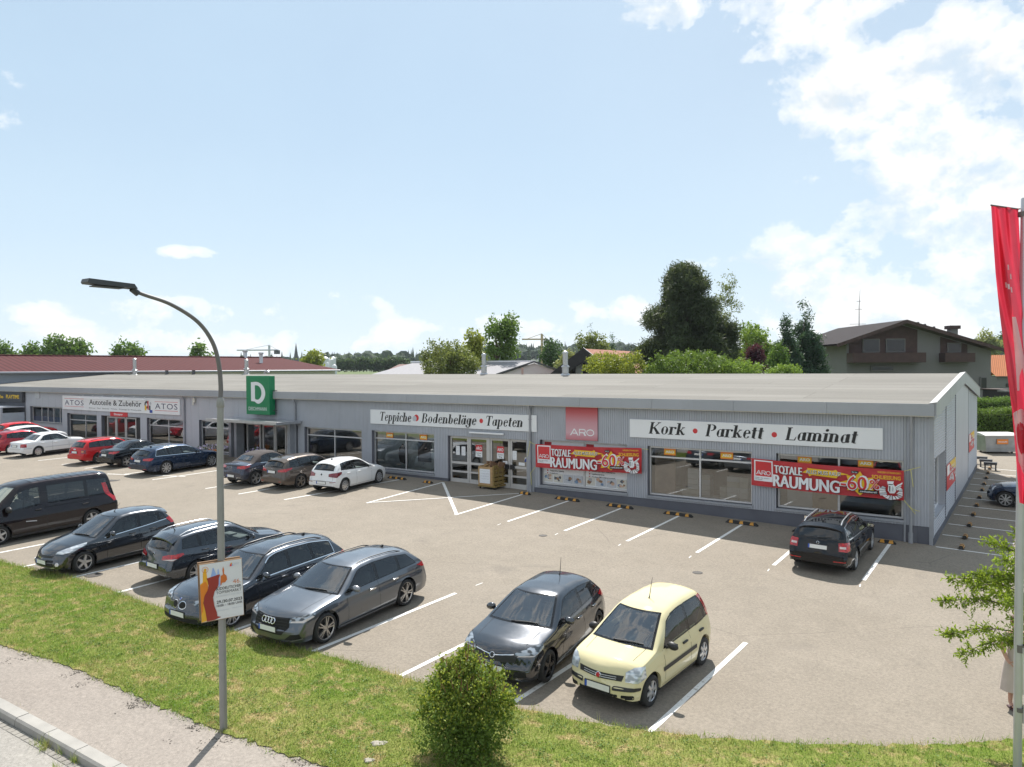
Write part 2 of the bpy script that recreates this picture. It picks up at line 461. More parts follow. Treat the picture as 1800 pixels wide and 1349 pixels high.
M_PLINTH = simple('dark plinth', (.105, .11, .135), .55, 0, .12, 1.5)
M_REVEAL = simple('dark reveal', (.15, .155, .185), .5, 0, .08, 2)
M_ALU = simple('aluminium frame', (.60, .60, .61), .38, .35, .05, 3)
M_ALUW = simple('pale door frame', (.56, .545, .53), .42, .2, .06, 3)
M_ZINC = simple('galvanised sheet', (.55, .56, .58), .32, .75, .12, 4)
M_PIPE = simple('grey downpipe', (.33, .345, .38), .4, .2, .08, 3)
M_WHITE = simple('white sign panel', (.80, .81, .83), .4, 0, .03, 1.2)
M_BLACK = simple('black lettering', (.012, .012, .014), .45, 0, .1, 5)
M_RED = simple('red print', (.62, .035, .04), .5, 0, .06, 2)
M_DRED = simple('dark red print', (.42, .01, .015), .5, 0, .06, 2)
M_ORANGE = simple('orange print', (.78, .23, .03), .5, 0, .05, 3)
M_YELLOW = simple('yellow print', (.80, .50, .02), .5, 0, .05, 3)
M_BLUE = simple('blue print', (.02, .06, .32), .5, 0, .08, 3)
M_NAVY = simple('navy lettering', (.03, .03, .09), .5, 0, .05, 3)
M_GREEN = simple('green sign face', (.0, .205, .075), .35, 0, .05, 1.0)
M_DGREEN = simple('green sign side', (.0, .15, .055), .4, 0, .05, 1.0)
M_CREAM = simple('cream wall', (.66, .64, .58), .8, 0, .06, .4)
M_LGREY = simple('light grey print', (.52, .54, .58), .5, 0, .06, 3)
M_CREAMCAP = simple('pale verge metal', (.33, .33, .33), .5, 0, .06, 2)
M_DGREY = simple('dark grey', (.055, .057, .065), .5, 0, .1, 3)
def shop_glass_mat(name, tint, ior=1.75, haze=.0):
    m, t, b, out = mat_new(name)
    t.n.remove(b)
    tr = t.new('ShaderNodeBsdfTransparent', ins={'Color': (*tint, 1)})
    gl = t.new('ShaderNodeBsdfGlossy', ins={'Color': (.95, .97, 1, 1), 'Roughness': .006})
    fr = t.new('ShaderNodeFresnel', ins={'IOR': ior})
    nb = t.new('ShaderNodeBump', ins={'Strength': .02, 'Distance': .05, 'Height': t.noise(t.obj(), 1.1, 1)})
    t.l.new(nb.outputs[0], gl.inputs['Normal'])
    mx = t.new('ShaderNodeMixShader'); t.set(mx.inputs[0], fr.outputs[0]); t.l.new(tr.outputs[0], mx.inputs[1]); t.l.new(gl.outputs[0], mx.inputs[2])
    t.l.new(mx.outputs[0], out.inputs[0])
    return m
M_GLASS = shop_glass_mat('shop glass', (.84, .89, .89), 2.5)
def roof_mat():
    m, t, b, out = mat_new('mineral roofing felt')
    p = t.pos()
    br = t.new('ShaderNodeTexBrick'); br.offset = .37; br.offset_frequency = 3; br.squash = 1
    t.set(br.inputs['Vector'], t.mapping(p, loc=(0, -28.3, 0)))
    br.inputs['Scale'].default_value = 1.0; br.inputs['Brick Width'].default_value = 7.4; br.inputs['Row Height'].default_value = .98
    br.inputs['Mortar Size'].default_value = .018; br.inputs['Mortar Smooth'].default_value = .35; br.inputs['Bias'].default_value = 0
    br.inputs['Color1'].default_value = (.172, .163, .146, 1); br.inputs['Color2'].default_value = (.206, .196, .177, 1); br.inputs['Mortar'].default_value = (.125, .117, .10, 1)
    c = t.mix(1.0, br.outputs[0], t.ramp(t.noise(t.mapping(p, scale=(.15, 1.2, 1)), .8, 5, .65), [(.3, .86), (.7, 1.1)]), 'MULTIPLY')
    c = t.mix(1.0, c, t.ramp(t.noise(p, 24, 3), [(.3, .88), (.7, 1.1)]), 'MULTIPLY')
    t.set(b.inputs['Base Color'], c); b.inputs['Roughness'].default_value = .9; b.inputs['Specular IOR Level'].default_value = .25
    return m
M_ROOF = roof_mat()
shop = thing('shop_building', 'long low grey retail building with ribbed metal walls and a shallow felt roof', 'building', (-40, Y0, 1.2))
def keep(o, root=None):
    """children are modelled in world coordinates"""
    o.matrix_parent_inverse = Matrix.Translation(-Vector((root or shop).location)) if (root or shop).rotation_euler.z == 0 else (root or shop).matrix_basis.inverted()
    return o
OPEN_R = [(-34.63, -29.99, 1.47, 3.45), (-29.22, -24.87, 1.47, 3.48), (-23.98, -19.32, 1.02, 3.44), (-18.6, -14.27, 1.47, 3.50), (-13.35, -9.06, 1.47, 3.50), (-8.17, -3.93, 1.47, 3.50)]
OPEN_L = [(-69.26, -63.70, 2.53, 3.84), (-62.85, -58.25, 1.47, 3.44), (-57.56, -52.15, 1.15, 3.42), (-51.28, -46.86, 1.47, 3.44), (-45.0, -41.35, 1.47, 3.50), (-40.8, -35.2, 1.15, 3.50)]
ZP = 1.33; ZT = 5.10
rib_v = MB()
def rib_panel(x0, x1, z0, z1):
    per = .1; k0 = math.floor(x0 / per); xs = [];
    k = k0
    while k * per < x1 + per:
        b = k * per
        for dx, dy in ((0, 0), (.050, 0), (.062, .020), (.088, .020)): xs.append((b + dx, dy))
        k += 1
    pts = [(x, d) for x, d in xs if x0 < x < x1]
    def dep(x):
        f = (x % per)
        return 0 if f <= .05 else (.02 * (f - .05) / .012 if f < .062 else (.02 if f < .088 else .02 * (1 - (f - .088) / .012)))
    pts = [(x0, dep(x0))] + pts + [(x1, dep(x1))]
    vs = [(x, Y0 + d, z) for z in (z0, z1) for x, d in pts]; n = len(pts)
    rib_v.add(vs, [(i, i + 1, n + i + 1, n + i) for i in range(n - 1)])
def wall_split(x0, x1, z0, z1, opens, fn):
    cur = x0
    for a, b, c, d in opens:
        if a > cur: fn(cur, a, z0, z1)
        fn(a, b, d, z1)
        if c > z0 + .01: fn(a, b, z0, c)
        cur = b
    if cur < x1: fn(cur, x1, z0, z1)
XS = -36.95
wall_split(XS + 1.75, -3.16, ZP, ZT, OPEN_R, rib_panel)
rib_panel(XS, XS + 1.75, 3.50, ZT)
ribw = keep(rib_v.build('ribbed_wall', M_RIB, shop, fixn=False))
flat = MB()
def flat_panel(x0, x1, z0, z1):
    k = max(1, round((x1 - x0) / 1.08)); w = (x1 - x0) / k
    for i in range(k):
        flat.box(x0 + i * w + .008, x0 + (i + 1) * w - .008, Y0, Y0 + .05, z0, z1)
wall_split(-70.1, XS, 1.05, ZT, OPEN_L[:-1] + [(-40.8, XS, 1.05, 3.50)], flat_panel)
keep(flat.build('panel_wall', M_FLAT, shop))
bk = MB();
def back_panel(x0, x1, z0, z1): bk.box(x0, x1, Y0 + .055, Y0 + .12, z0, z1)
wall_split(XL, -3.2, .6, 5.25, [(a - .012, b + .012, c - .012, d + .012) for a, b, c, d in OPEN_L + OPEN_R], back_panel)
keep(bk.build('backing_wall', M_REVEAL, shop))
pl = MB()
cur = -35.2
for a, b, c, d in OPEN_R:
    if c < 1.2:
        pl.box(cur, a, Y0 + .03, Y0 + .10, .35, ZP); cur = b
pl.box(cur, -3.95, Y0 + .03, Y0 + .10, .3, ZP)
pl.box(-3.52, -3.06, Y0 + .03, Y0 + .10, .3, ZP)
keep(pl.build('plinth', M_PLINTH, shop))
tr = MB()
for a, b, c, d in OPEN_R + OPEN_L:
    if c > 1.2: q_ = MB(); q_.box(a - .03, b + .03, Y0 - .035, Y0 + .2, c - .075, c - .002); keep(q_.build('window_sill', M_PIPE, shop))
tr.box(-3.16, -3.04, Y0 - .012, Y0 + .1, .3, ZT)
keep(tr.build('corner_trim', M_PIPE, shop)); tr = MB(); tr.box(-3.92, -3.86, Y0 - .01, Y0 + .05, .3, ZT); keep(tr.build('cover_strip', M_PIPE, shop))
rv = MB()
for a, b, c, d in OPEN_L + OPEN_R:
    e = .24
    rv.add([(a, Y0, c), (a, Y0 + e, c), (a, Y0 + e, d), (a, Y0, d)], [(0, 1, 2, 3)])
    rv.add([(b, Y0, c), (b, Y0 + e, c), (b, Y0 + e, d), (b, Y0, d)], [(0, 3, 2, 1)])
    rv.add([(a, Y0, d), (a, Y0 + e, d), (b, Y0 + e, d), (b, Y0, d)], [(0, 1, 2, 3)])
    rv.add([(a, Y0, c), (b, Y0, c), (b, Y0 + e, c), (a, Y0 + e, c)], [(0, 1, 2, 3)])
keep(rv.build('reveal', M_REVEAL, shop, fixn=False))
def window(x0, x1, z0, z1, mull=(), trans=(), fw=.065, name='window', mats=None, glass=None, y=None):
    y = Y0 + .17 if y is None else y
    f = MB(); T = .07
    f.box(x0, x1, y, y + T, z0, z0 + fw); f.box(x0, x1, y, y + T, z1 - fw, z1)
    f.box(x0, x0 + fw, y, y + T, z0 + fw, z1 - fw); f.box(x1 - fw, x1, y, y + T, z0 + fw, z1 - fw)
    for m in mull: f.box(m - fw / 2, m + fw / 2, y + .002, y + T - .002, z0 + fw, z1 - fw)
    xs_ = [x0 + fw] + [q for m in mull for q in (m - fw / 2, m + fw / 2)] + [x1 - fw]
    for i in range(0, len(xs_), 2):
        for tz in trans: f.box(xs_[i], xs_[i + 1], y + .003, y + T - .003, tz - fw * .5, tz + fw * .5)
    w = keep(f.build(name, mats or M_ALU, shop))
    g = MB(); g.add([(x0 + .02, y + .04, z0 + .02), (x1 - .02, y + .04, z0 + .02), (x1 - .02, y + .04, z1 - .02), (x0 + .02, y + .04, z1 - .02)], [(0, 1, 2, 3)])
    p = g.build('pane', glass or M_GLASS, w, fixn=False);
    p.parent = w
    return w
e = .02
for (a, b, c, d), mm, tt in [(OPEN_R[0], (-32.3,), (3.0,)), (OPEN_R[1], (-26.93,), (3.07,)), (OPEN_R[3], (-16.42,), ()), (OPEN_R[4], (-11.17,), (3.06,)), (OPEN_R[5], (-6.02,), ()),
                             (OPEN_L[0], (-67.6, -66.5, -65.5, -64.4), ()), (OPEN_L[1], (-60.3,), (2.93,)), (OPEN_L[3], (-48.85,), (2.93,)), (OPEN_L[4], (-43.2,), (3.02,))]:
    window(a + e, b - e, c + e, d - e, mm, tt)
def door(x0, x1, z0, z1, bars, name='door', handle=None):
    y = Y0 + .15; f = MB(); fw = .10
    f.box(x0, x1, y, y + .08, z0, z0 + .26); f.box(x0, x1, y, y + .08, z1 - fw, z1)
    f.box(x0, x0 + fw, y, y + .08, z0 + .26, z1 - fw); f.box(x1 - fw, x1, y, y + .08, z0 + .26, z1 - fw)
    for bz_, h in bars: f.box(x0 + fw, x1 - fw, y + .003, y + .077, bz_ - h / 2, bz_ + h / 2)
    w = keep(f.build(name, M_ALUW, shop))
    g = MB(); g.add([(x0 + .05, y + .04, z0 + .1), (x1 - .05, y + .04, z0 + .1), (x1 - .05, y + .04, z1 - .05), (x0 + .05, y + .04, z1 - .05)], [(0, 1, 2, 3)])
    g.build('pane', M_GLASS, w, fixn=False)
    if handle is not None:
        h = MB(); h.box(handle - .12, handle + .12, y - .06, y - .01, 2.02, 2.24, bev=.02); h.build('handle', M_BLACK, w)
    return w
dz0 = 1.10
for a, b, hd in [(-23.95, -22.79, None), (-22.77, -21.62, None), (-21.50, -20.36, -20.5), (-20.34, -19.34, -20.2)]:
    door(a, b, dz0, 3.42, [(2.13, .11), (1.70, .085)], handle=hd)
mm = MB(); mm.box(-21.615, -21.505, Y0 + .12, Y0 + .24, dz0, 3.42); keep(mm.build('door_post', M_ALUW, shop))
for a, b in [(-57.0, -55.75), (-55.70, -54.42), (-54.36, -52.98)]:
    door(a, b, 1.2, 3.36, [(1.85, .10)])
dk = MB(); dk.box(-52.96, -52.2, Y0 + .18, Y0 + .22, 1.2, 3.36); keep(dk.build('doorway_shade_slab', M_BLACK, shop))  # black slab stands in for the shade inside an open doorway
for a, b in [(-40.2, -38.85), (-38.65, -37.5), (-37.45, -36.45), (-36.40, -35.75)]:
    door(a, b, 1.25, 3.46, [])
for x in (-41.05, -40.5, -35.45): pp = MB(); pp.box(x - .12, x + .12, Y0 - .45, Y0 + .1, 1.05, 3.6); keep(pp.build('entrance_post', M_PIPE, shop))
cn = MB()
yc = 26.75
cn.box(-41.35, -34.8, yc, Y0 - .02, 3.74, 3.79); cn.box(-41.40, -34.75, yc - .05, yc, 3.66, 3.82)
for x in (-41.35, -39.2, -37.0, -34.85): cn.box(x - .04, x + .04, yc, Y0 - .02, 3.64, 3.74)
keep(cn.build('canopy', M_ZINC, shop))
rf = MB()
ysr = [28.30, 33.6, RIDGE_Y, 43.5, 48.05]
vs = [(x, y, roof_z(y)) for x in (XL, -2.98) for y in ysr] + [(x, y, roof_z(y) - .12) for x in (XL, -2.98) for y in ysr]
k = len(ysr); fs = []
for i in range(k - 1):
    fs.append((i, i + 1, k + i + 1, k + i)); fs.append((2 * k + i, 3 * k + i, 3 * k + i + 1, 2 * k + i + 1))
    fs.append((k + i, k + i + 1, 3 * k + i + 1, 3 * k + i)); fs.append((i, 2 * k + i, 2 * k + i + 1, i + 1))
fs += [(0, k, 3 * k, 2 * k), (k - 1, 3 * k - 1, 4 * k - 1, 2 * k - 1)]
rf.add(vs, fs)
roof = keep(rf.build('roof', M_ROOF, shop))
fa = MB()
seg = [x for x in np.arange(-2.98, XL, -3.35)]
for i in range(len(seg) - 1):
    if seg[i] < -37.2 < seg[i]: pass
    fa.box(seg[i + 1] + .004, seg[i] - .004, 28.26, 28.30, 5.05, 5.445)
fa.box(XL, -2.98, 28.30, Y0 + .06, 5.07, 5.10)
keep(fa.build('fascia', M_FASCIA, shop))
fl_ = MB(); fl_.box(XL, -3.0, 28.275, 28.34, 5.02, 5.05); keep(fl_.build('drip_strip', simple('pale drip edge', (.52, .49, .43), .5), shop))
vg = MB(); cap = MB()
for ya, yb in ((28.26, RIDGE_Y), (RIDGE_Y, 48.1)):
    za, zb = roof_z(ya), roof_z(yb)
    nseg = 5
    for i in range(nseg):
        y1, y2 = ya + (yb - ya) * i / nseg, ya + (yb - ya) * (i + 1) / nseg
        z1, z2 = roof_z(y1), roof_z(y2)
        d = .006
        vg.add([(-2.93, y1 + d, z1 - .44), (-2.93, y2 - d, z2 - .44), (-2.93, y2 - d, z2 + .03), (-2.93, y1 + d, z1 + .03), (-2.97, y1 + d, z1 - .44), (-2.97, y2 - d, z2 - .44), (-2.97, y2 - d, z2 + .03), (-2.97, y1 + d, z1 + .03)],
               [(0, 1, 2, 3), (7, 6, 5, 4), (0, 4, 5, 1), (1, 5, 6, 2), (3, 2, 6, 7), (0, 3, 7, 4)])
    cap.add([(-3.14, ya, za + .035), (-3.14, yb, zb + .035), (-2.92, yb, zb + .075), (-2.92, ya, za + .075), (-3.14, ya, za + .0), (-3.14, yb, zb + .0), (-2.92, yb, zb + .032), (-2.92, ya, za + .032)],
            [(0, 3, 2, 1), (4, 5, 6, 7), (0, 1, 5, 4), (2, 3, 7, 6), (0, 4, 7, 3), (1, 2, 6, 5)])
keep(vg.build('verge_board', M_FASCIA, shop)); keep(cap.build('verge_cap', M_CREAMCAP, shop))
sw = MB()
def side_rib(y0, y1, z0, holes=()):
    per = .1; z = z0
    def row(za, zb, xa, xb):
        zt = max(za, zb)
        yl, yh = y0, y1
        lo = RIDGE_Y - (RIDGE_Z - .2 - zt) / (RIDGE_Z - EAVE_Z) * (RIDGE_Y - 28.3); hi = RIDGE_Y + (RIDGE_Z - .2 - zt) / (RIDGE_Z - EAVE_Z) * (48.1 - RIDGE_Y)
        yl = max(yl, lo); yh = min(yh, hi)
        if yh <= yl: return
        segs = [(yl, yh)]
        for (ha, hb, hc, hd) in holes:
            if zb > hc and za < hd:
                segs = [q for s0, s1 in segs for q in ((s0, min(s1, ha)), (max(s0, hb), s1)) if q[1] > q[0]]
        for s0, s1 in segs: sw.add([(XR + xa, s0, za), (XR + xa, s1, za), (XR + xb, s1, zb), (XR + xb, s0, zb)], [(0, 1, 2, 3)])
    while z < 6.3:
        row(z, z + .05, 0, 0); row(z + .05, z + .062, 0, -.02); row(z + .062, z + .088, -.02, -.02); row(z + .088, z + .1, -.02, 0)
        z += per
SIDE_OPEN = (28.95, 32.1, 1.56, 3.58)
side_rib(Y0 + .02, 32.25, .5, [SIDE_OPEN]); side_rib(32.29, 35.92, .6)
keep(sw.build('side_ribbed_wall', M_RIB, shop, fixn=False)); sw = MB(); side_rib(42.07, YB, .8); keep(sw.build('side_ribbed_wall', M_RIB, shop, fixn=False))
sf = MB()
sf.prism([(35.94, .6), (42.05, .6), (42.05, roof_z(42.05) - .15), (RIDGE_Y, RIDGE_Z - .15), (35.94, roof_z(35.94) - .15)], 'x', XR - .03, XR + .004)
keep(sf.build('side_panel', M_FLAT, shop))
st = MB()
for y in (32.27, 35.93, 42.06): st.box(XR - .01, XR + .012, y - .025, y + .025, .5, roof_z(y) - .2)
st.box(XR, XR + .03, Y0 + .02, YB, .4, .4 + .0 + .62 - .25)
st.add([(XR + .02, Y0 + .05, .3), (XR + .02, YB, .8), (XR + .02, YB, gzf(-3, YB) + .22), (XR + .02, Y0 + .05, gzf(-3, Y0) + .22)], [(0, 1, 2, 3)])
st.add([(XR + .02, Y0 + .05, gzf(-3, Y0) + .22), (XR + .02, YB, gzf(-3, YB) + .22), (XR - .02, YB, gzf(-3, YB) + .22), (XR - .02, Y0 + .05, gzf(-3, Y0) + .22)], [(0, 1, 2, 3)])
keep(st.build('side_plinth', M_PLINTH, shop))
a, b, c, d = SIDE_OPEN
rv2 = MB(); ee = .30
for q in ([(XR, a, c), (XR - ee, a, c), (XR - ee, a, d), (XR, a, d)], [(XR, b, c), (XR, b, d), (XR - ee, b, d), (XR - ee, b, c)], [(XR, a, d), (XR - ee, a, d), (XR - ee, b, d), (XR, b, d)], [(XR, a, c), (XR, b, c), (XR - ee, b, c), (XR - ee, a, c)]):
    rv2.add(q, [(0, 1, 2, 3)])
keep(rv2.build('side_reveal', M_FLAT, shop, fixn=False))
f = MB()
for q in ((a, b, c, c + .07), (a, b, d - .07, d)): f.box(XR - ee, XR - ee + .07, q[0], q[1], q[2], q[3])
for y in (a, a + 1.0, (a + b) / 2 + .4, b - .07): f.box(XR - ee, XR - ee + .07, y, y + .07, c + .07, d - .07)
f.box(XR - ee + .01, XR - ee + .06, a + .07, a + 1, 2.4, 2.47)
wside = keep(f.build('window', M_WHITE, shop))
g = MB(); g.add([(XR - ee + .03, a, c), (XR - ee + .03, b, c), (XR - ee + .03, b, d), (XR - ee + .03, a, d)], [(0, 1, 2, 3)]); g.build('pane', M_GLASS, wside, fixn=False)
bw = MB(); bw.box(XL, XR - .05, YB - .2, YB, .8, 5.3); bw.box(XL, XL + .2, Y0 + .1, YB - .2, .8, 5.3); bw.box(XR - .2, XR - .03, Y0 + .12, SIDE_OPEN[0] - .012, .5, 5.2); bw.box(XR - .2, XR - .03, SIDE_OPEN[1] + .012, YB - .2, .5, 5.2)
bw.box(XR - .2, XR - .03, SIDE_OPEN[0] - .012, SIDE_OPEN[1] + .012, SIDE_OPEN[3] + .012, 5.2); bw.box(XR - .2, XR - .03, SIDE_OPEN[0] - .012, SIDE_OPEN[1] + .012, .5, SIDE_OPEN[2] - .012)
keep(bw.build('back_wall', M_FLAT, shop))
M_INT = simple('shop interior wall', (.40, .37, .33), .8); M_INTF = simple('shop floor', (.26, .22, .18), .35); M_INTD = simple('dark shop interior', (.07, .065, .06), .8)
it = MB()
it.box(XL + .3, XR - .3, Y0 + .3, YB - .3, 3.75, 3.85); it.mat(1).box(XL + .3, XR - .3, Y0 + .26, YB - .3, 1.0, 1.12); it.mat(0).box(XL + .3, -34.9, Y0 + 6, Y0 + 6.1, 1.12, 3.75); it.box(-34.9, XR - .3, Y0 + 5, Y0 + 5.1, 1.12, 3.75)
for x in (-57.9, -46.0, -34.9, -24.5, -19.0, -13.8): it.box(x - .06, x + .06, Y0 + .3, Y0 + 6, 1.12, 3.75)
keep(it.build('interior', [M_INT, M_INTF], shop))
for x, top in ((-46.58, 5.05), (-35.35, 5.05), (-19.08, 5.05), (-3.70, 5.05)):
    pm = MB(); zg = gzf(x, Y0 - .1)
    pm.tube([(x, Y0 - .2, top + .02), (x, Y0 - .17, top - .08), (x, Y0 - .07, top - .3), (x, Y0 - .07, zg + .02)], .055, 12)
    for z in (2.0, 3.3, 4.4): pm.lathe([(.07, -.025), (.07, .025)], 12, Matrix.Translation((x, Y0 - .07, z)))
    pm.lathe([(.075, 0), (.075, .35)], 12, Matrix.Translation((x, Y0 - .07, zg)))
    keep(pm.build('downpipe', M_PIPE, shop, smooth=True))
pq = MB(); pq.box(-19.30, -18.92, Y0 - .015, Y0 + .05, .8, ZT); keep(pq.build('pilaster', M_FASCIA, shop))
M_STEEL = simple('bright steel flue', (.45, .45, .46), .30, .85, .08, 6)
def flue(x, y, r, h, hat=True, base=.5):
    z = roof_z(y) - .05; m = MB()
    T_ = Matrix.Translation((x, y, z))
    m.lathe([(r * 2.0, 0), (r * 1.7, .10), (r * 1.25, .14), (r * 1.25, base)], 18, T_)
    m.lathe([(r * 1.6, base), (r * 1.6, base + .05), (r, base + .12), (r, h)], 18, T_)
    if hat: m.lathe([(r * 1.15, h - .02), (r * 1.15, h + .02), (r * .7, h + .1), (0.01, h + .12)], 18, T_)
    return keep(m.build('flue', M_STEEL, shop, smooth=True))
flue(-29.64, 38.95, .14, 1.28); flue(-23.17, 38.37, .16, 1.35)
flue(-54.96, 39.3, .16, 1.25); flue(-73.2, 39.6, .17, 1.6)
m = MB(); z = roof_z(39.3) - .05
m.tube([(-52.5, 39.3, z), (-52.5, 39.3, z + .22), (-52.35, 39.3, z + .34), (-52.1, 39.3, z + .33), (-52.0, 39.3, z + .2)], .1, 10); keep(m.build('flue', M_STEEL, shop, smooth=True))
m = MB()
for x in (-66.5, -62.2): m.box(x - .1, x + .1, 38.9, 39.1, 6.3, 6.75)
keep(m.build('roof_post', M_DGREY, shop))
m = MB(); m.tube([(-26.6, 38.9, 6.3), (-26.6, 38.9, 6.75)], .07, 8); keep(m.build('vent_pipe', simple('terracotta pipe', (.45, .3, .26), .7), shop, smooth=True))
def pip(p, poly):
    x, y = p; c = False; n = len(poly); j = n - 1
    for i in range(n):
        xi, yi = poly[i][0], poly[i][1]; xj, yj = poly[j][0], poly[j][1]
        if (yi > y) != (yj > y) and x < (xj - xi) * (y - yi) / (yj - yi) + xi: c = not c
        j = i
    return c
# bold italic serif lettering, drawn stroke by stroke
def ring_poly(cx, cy, rx, ry, thick, thin, a0=0, a1=360, n=22, tilt=0.0):
    vs = []; fs = []
    for i in range(n + 1):
        a = R(a0 + (a1 - a0) * i / n); t = thin + (thick - thin) * abs(math.cos(a)) ** 1.4
        vs.append((cx + rx * math.cos(a), cy + ry * math.sin(a))); vs.append((cx + (rx - t) * math.cos(a), cy + max(ry - max(t * .62, thin), .02) * math.sin(a)))
    fs = [(2 * i, 2 * i + 2, 2 * i + 3, 2 * i + 1) for i in range(n)]
    return vs, fs
def quad(x0, y0, x1, y1, w0, w1=None):
    w1 = w0 if w1 is None else w1
    return [(x0 - w0 / 2, y0), (x0 + w0 / 2, y0), (x1 + w1 / 2, y1), (x1 - w1 / 2, y1)], [(0, 1, 2, 3)]
def rc(x0, x1, y0, y1): return [(x0, y0), (x1, y0), (x1, y1), (x0, y1)], [(0, 1, 2, 3)]
def dsc(cx, cy, r): return [(cx + r * math.cos(2 * math.pi * k / 14), cy + r * math.sin(2 * math.pi * k / 14)) for k in range(14)], [tuple(range(14))]
X_ = .66; ST = .20; TH = .055
def stem(x, y0, y1, foot=True, head=True):
    o = [quad(x, y0, x, y1, ST)]
    if foot: o.append(rc(x - ST * .95, x + ST * .95, y0, y0 + TH))
    if head: o.append(rc(x - ST * 1.0, x + ST * .2, y1 - TH, y1))
    return o
def arch(x0, x1, y): return [ring_poly((x0 + x1) / 2, y - .26, (x1 - x0) / 2 + ST / 2, .26, ST, TH * 1.2, 0, 180, 14)]
LET = {
 'T': (.80, [rc(.04, .78, .93, 1.0)] + [quad(.41, 0, .41, .93, .2)] + [rc(.24, .58, 0, TH), quad(.06, .74, .075, .93, .05, .07), quad(.76, .74, .745, .93, .05, .07)]),
 'K': (.86, [quad(.17, 0, .17, 1, .2), rc(.02, .34, 0, TH), rc(.02, .34, 1 - TH, 1), quad(.22, .40, .70, .97, .07, .09), quad(.74, .03, .36, .56, .25, .2), rc(.56, .88, 0, TH), rc(.56, .82, 1 - TH, 1)]),
 'P': (.74, [quad(.17, 0, .17, 1, .2), rc(.02, .36, 0, TH), rc(.02, .30, 1 - TH, 1), ring_poly(.34, .73, .36, .27, .2, .06, -90, 90, 16)]),
 'B': (.76, [quad(.17, 0, .17, 1, .2), rc(.02, .36, 0, TH), rc(.02, .34, 1 - TH, 1), ring_poly(.34, .755, .30, .245, .19, .06, -90, 90, 14), ring_poly(.36, .265, .36, .265, .2, .06, -90, 90, 14)]),
 'L': (.72, [quad(.17, 0, .17, 1, .2), rc(.02, .36, 1 - TH, 1), rc(.02, .66, 0, .065), quad(.62, .03, .69, .30, .10, .04)]),
 'o': (.60, [ring_poly(.29, .33, .26, .345, .18, .05)]), 'e': (.54, [ring_poly(.28, .33, .25, .345, .18, .05, 18, 325, 22), rc(.10, .52, .36, .42)]),
 'c': (.52, [ring_poly(.28, .33, .25, .345, .18, .05, 45, 320, 20), dsc(.42, .54, .08)]),
 'a': (.60, [ring_poly(.25, .31, .23, .325, .17, .05), quad(.44, .02, .44, X_, ST), quad(.50, .02, .56, .16, .10, .04)]),
 'd': (.62, [ring_poly(.25, .31, .23, .325, .17, .05), quad(.45, .02, .45, 1.0, ST), rc(.28, .45, 1 - TH, 1), quad(.51, .02, .58, .16, .10, .04)]),
 'b': (.60, [quad(.13, .05, .13, 1, ST), rc(-.04, .13, 1 - TH, 1), ring_poly(.29, .32, .26, .335, .18, .05)]),
 'p': (.62, [quad(.13, -.30, .13, X_, ST), rc(-.03, .30, -.30, -.30 + TH), rc(-.04, .13, X_ - TH, X_), ring_poly(.31, .32, .26, .335, .18, .05)]),
 'g': (.60, [ring_poly(.25, .34, .23, .315, .17, .05), quad(.44, -.08, .44, X_, ST), ring_poly(.25, -.08, .275, .22, .16, .05, 180, 360, 14), dsc(.06, -.10, .08)]),
 'i': (.30, stem(.13, 0, X_) + [dsc(.14, .88, .105)]), 'l': (.30, stem(.13, 0, 1.0)),
 'h': (.66, stem(.13, 0, 1.0) + arch(.13, .47, X_) + [quad(.47, .02, .47, .42, ST), quad(.53, .02, .60, .16, .10, .04)]),
 'n': (.66, stem(.13, 0, X_) + arch(.13, .47, X_) + [quad(.47, .02, .47, .42, ST), quad(.53, .02, .60, .16, .10, .04)]),
 'm': (.98, stem(.13, 0, X_) + arch(.13, .45, X_) + stem(.45, 0, .42, True, False) + arch(.45, .78, X_) + [quad(.78, .02, .78, .42, ST), quad(.84, .02, .91, .16, .10, .04)]),
 'r': (.50, stem(.13, 0, X_) + [ring_poly(.32, .42, .24, .24, .12, .06, 60, 165, 10), dsc(.42, .57, .09)]),
 'k': (.64, stem(.13, 0, 1.0) + [quad(.18, .28, .46, .62, .06, .08), quad(.52, .02, .28, .40, .19, .15), quad(.56, .02, .62, .14, .1, .04), rc(.36, .58, X_ - TH, X_)]),
 't': (.40, [quad(.17, .05, .17, .88, ST), rc(.0, .36, X_ - .06, X_), ring_poly(.26, .16, .175, .165, .15, .05, 180, 300, 10)]),
}
LET['ä'] = (LET['a'][0], LET['a'][1] + [dsc(.16, .86, .085), dsc(.42, .86, .085)])
def serif_word(sheet, word, x0, x1, zb, zt, m, shear=.21, gap=.04):
    tot = sum(LET[c][0] + gap for c in word) - gap
    sx = (x1 - x0 - shear * (zt - zb) * .6) / tot; sy = zt - zb; x = 0
    for c in word:
        for v, f in LET[c][1]:
            sheet.raw([(x0 + (x + p[0]) * sx + p[1] * sy * shear, zb + p[1] * sy) for p in v], f, m)
        x += LET[c][0] + gap
FACE = Y0 - .05
def flat_fn(y): return lambda x, z, h: (x, y - h, z)
def sign_box(name, label, cat, x0, x1, z0, z1, y0, y1, mat, parts, group=None, panel='panel'):
    t = thing(name, label, cat, ((x0 + x1) / 2, y1, z0), 0, group)
    m = MB(); m.box(x0, x1, y0, y1, z0, z1, bev=.008)
    keep(m.build(panel, mat, t), t)
    return t
PAL = [M_WHITE, M_BLACK, M_RED, M_DRED, M_ORANGE, M_YELLOW, M_BLUE, M_NAVY, M_LGREY, M_DGREY, M_GREEN, M_CREAM]
cWH, cBK, cRD, cDR, cOR, cYE, cBL, cNV, cLG, cDG, cGR, cCR = range(12)
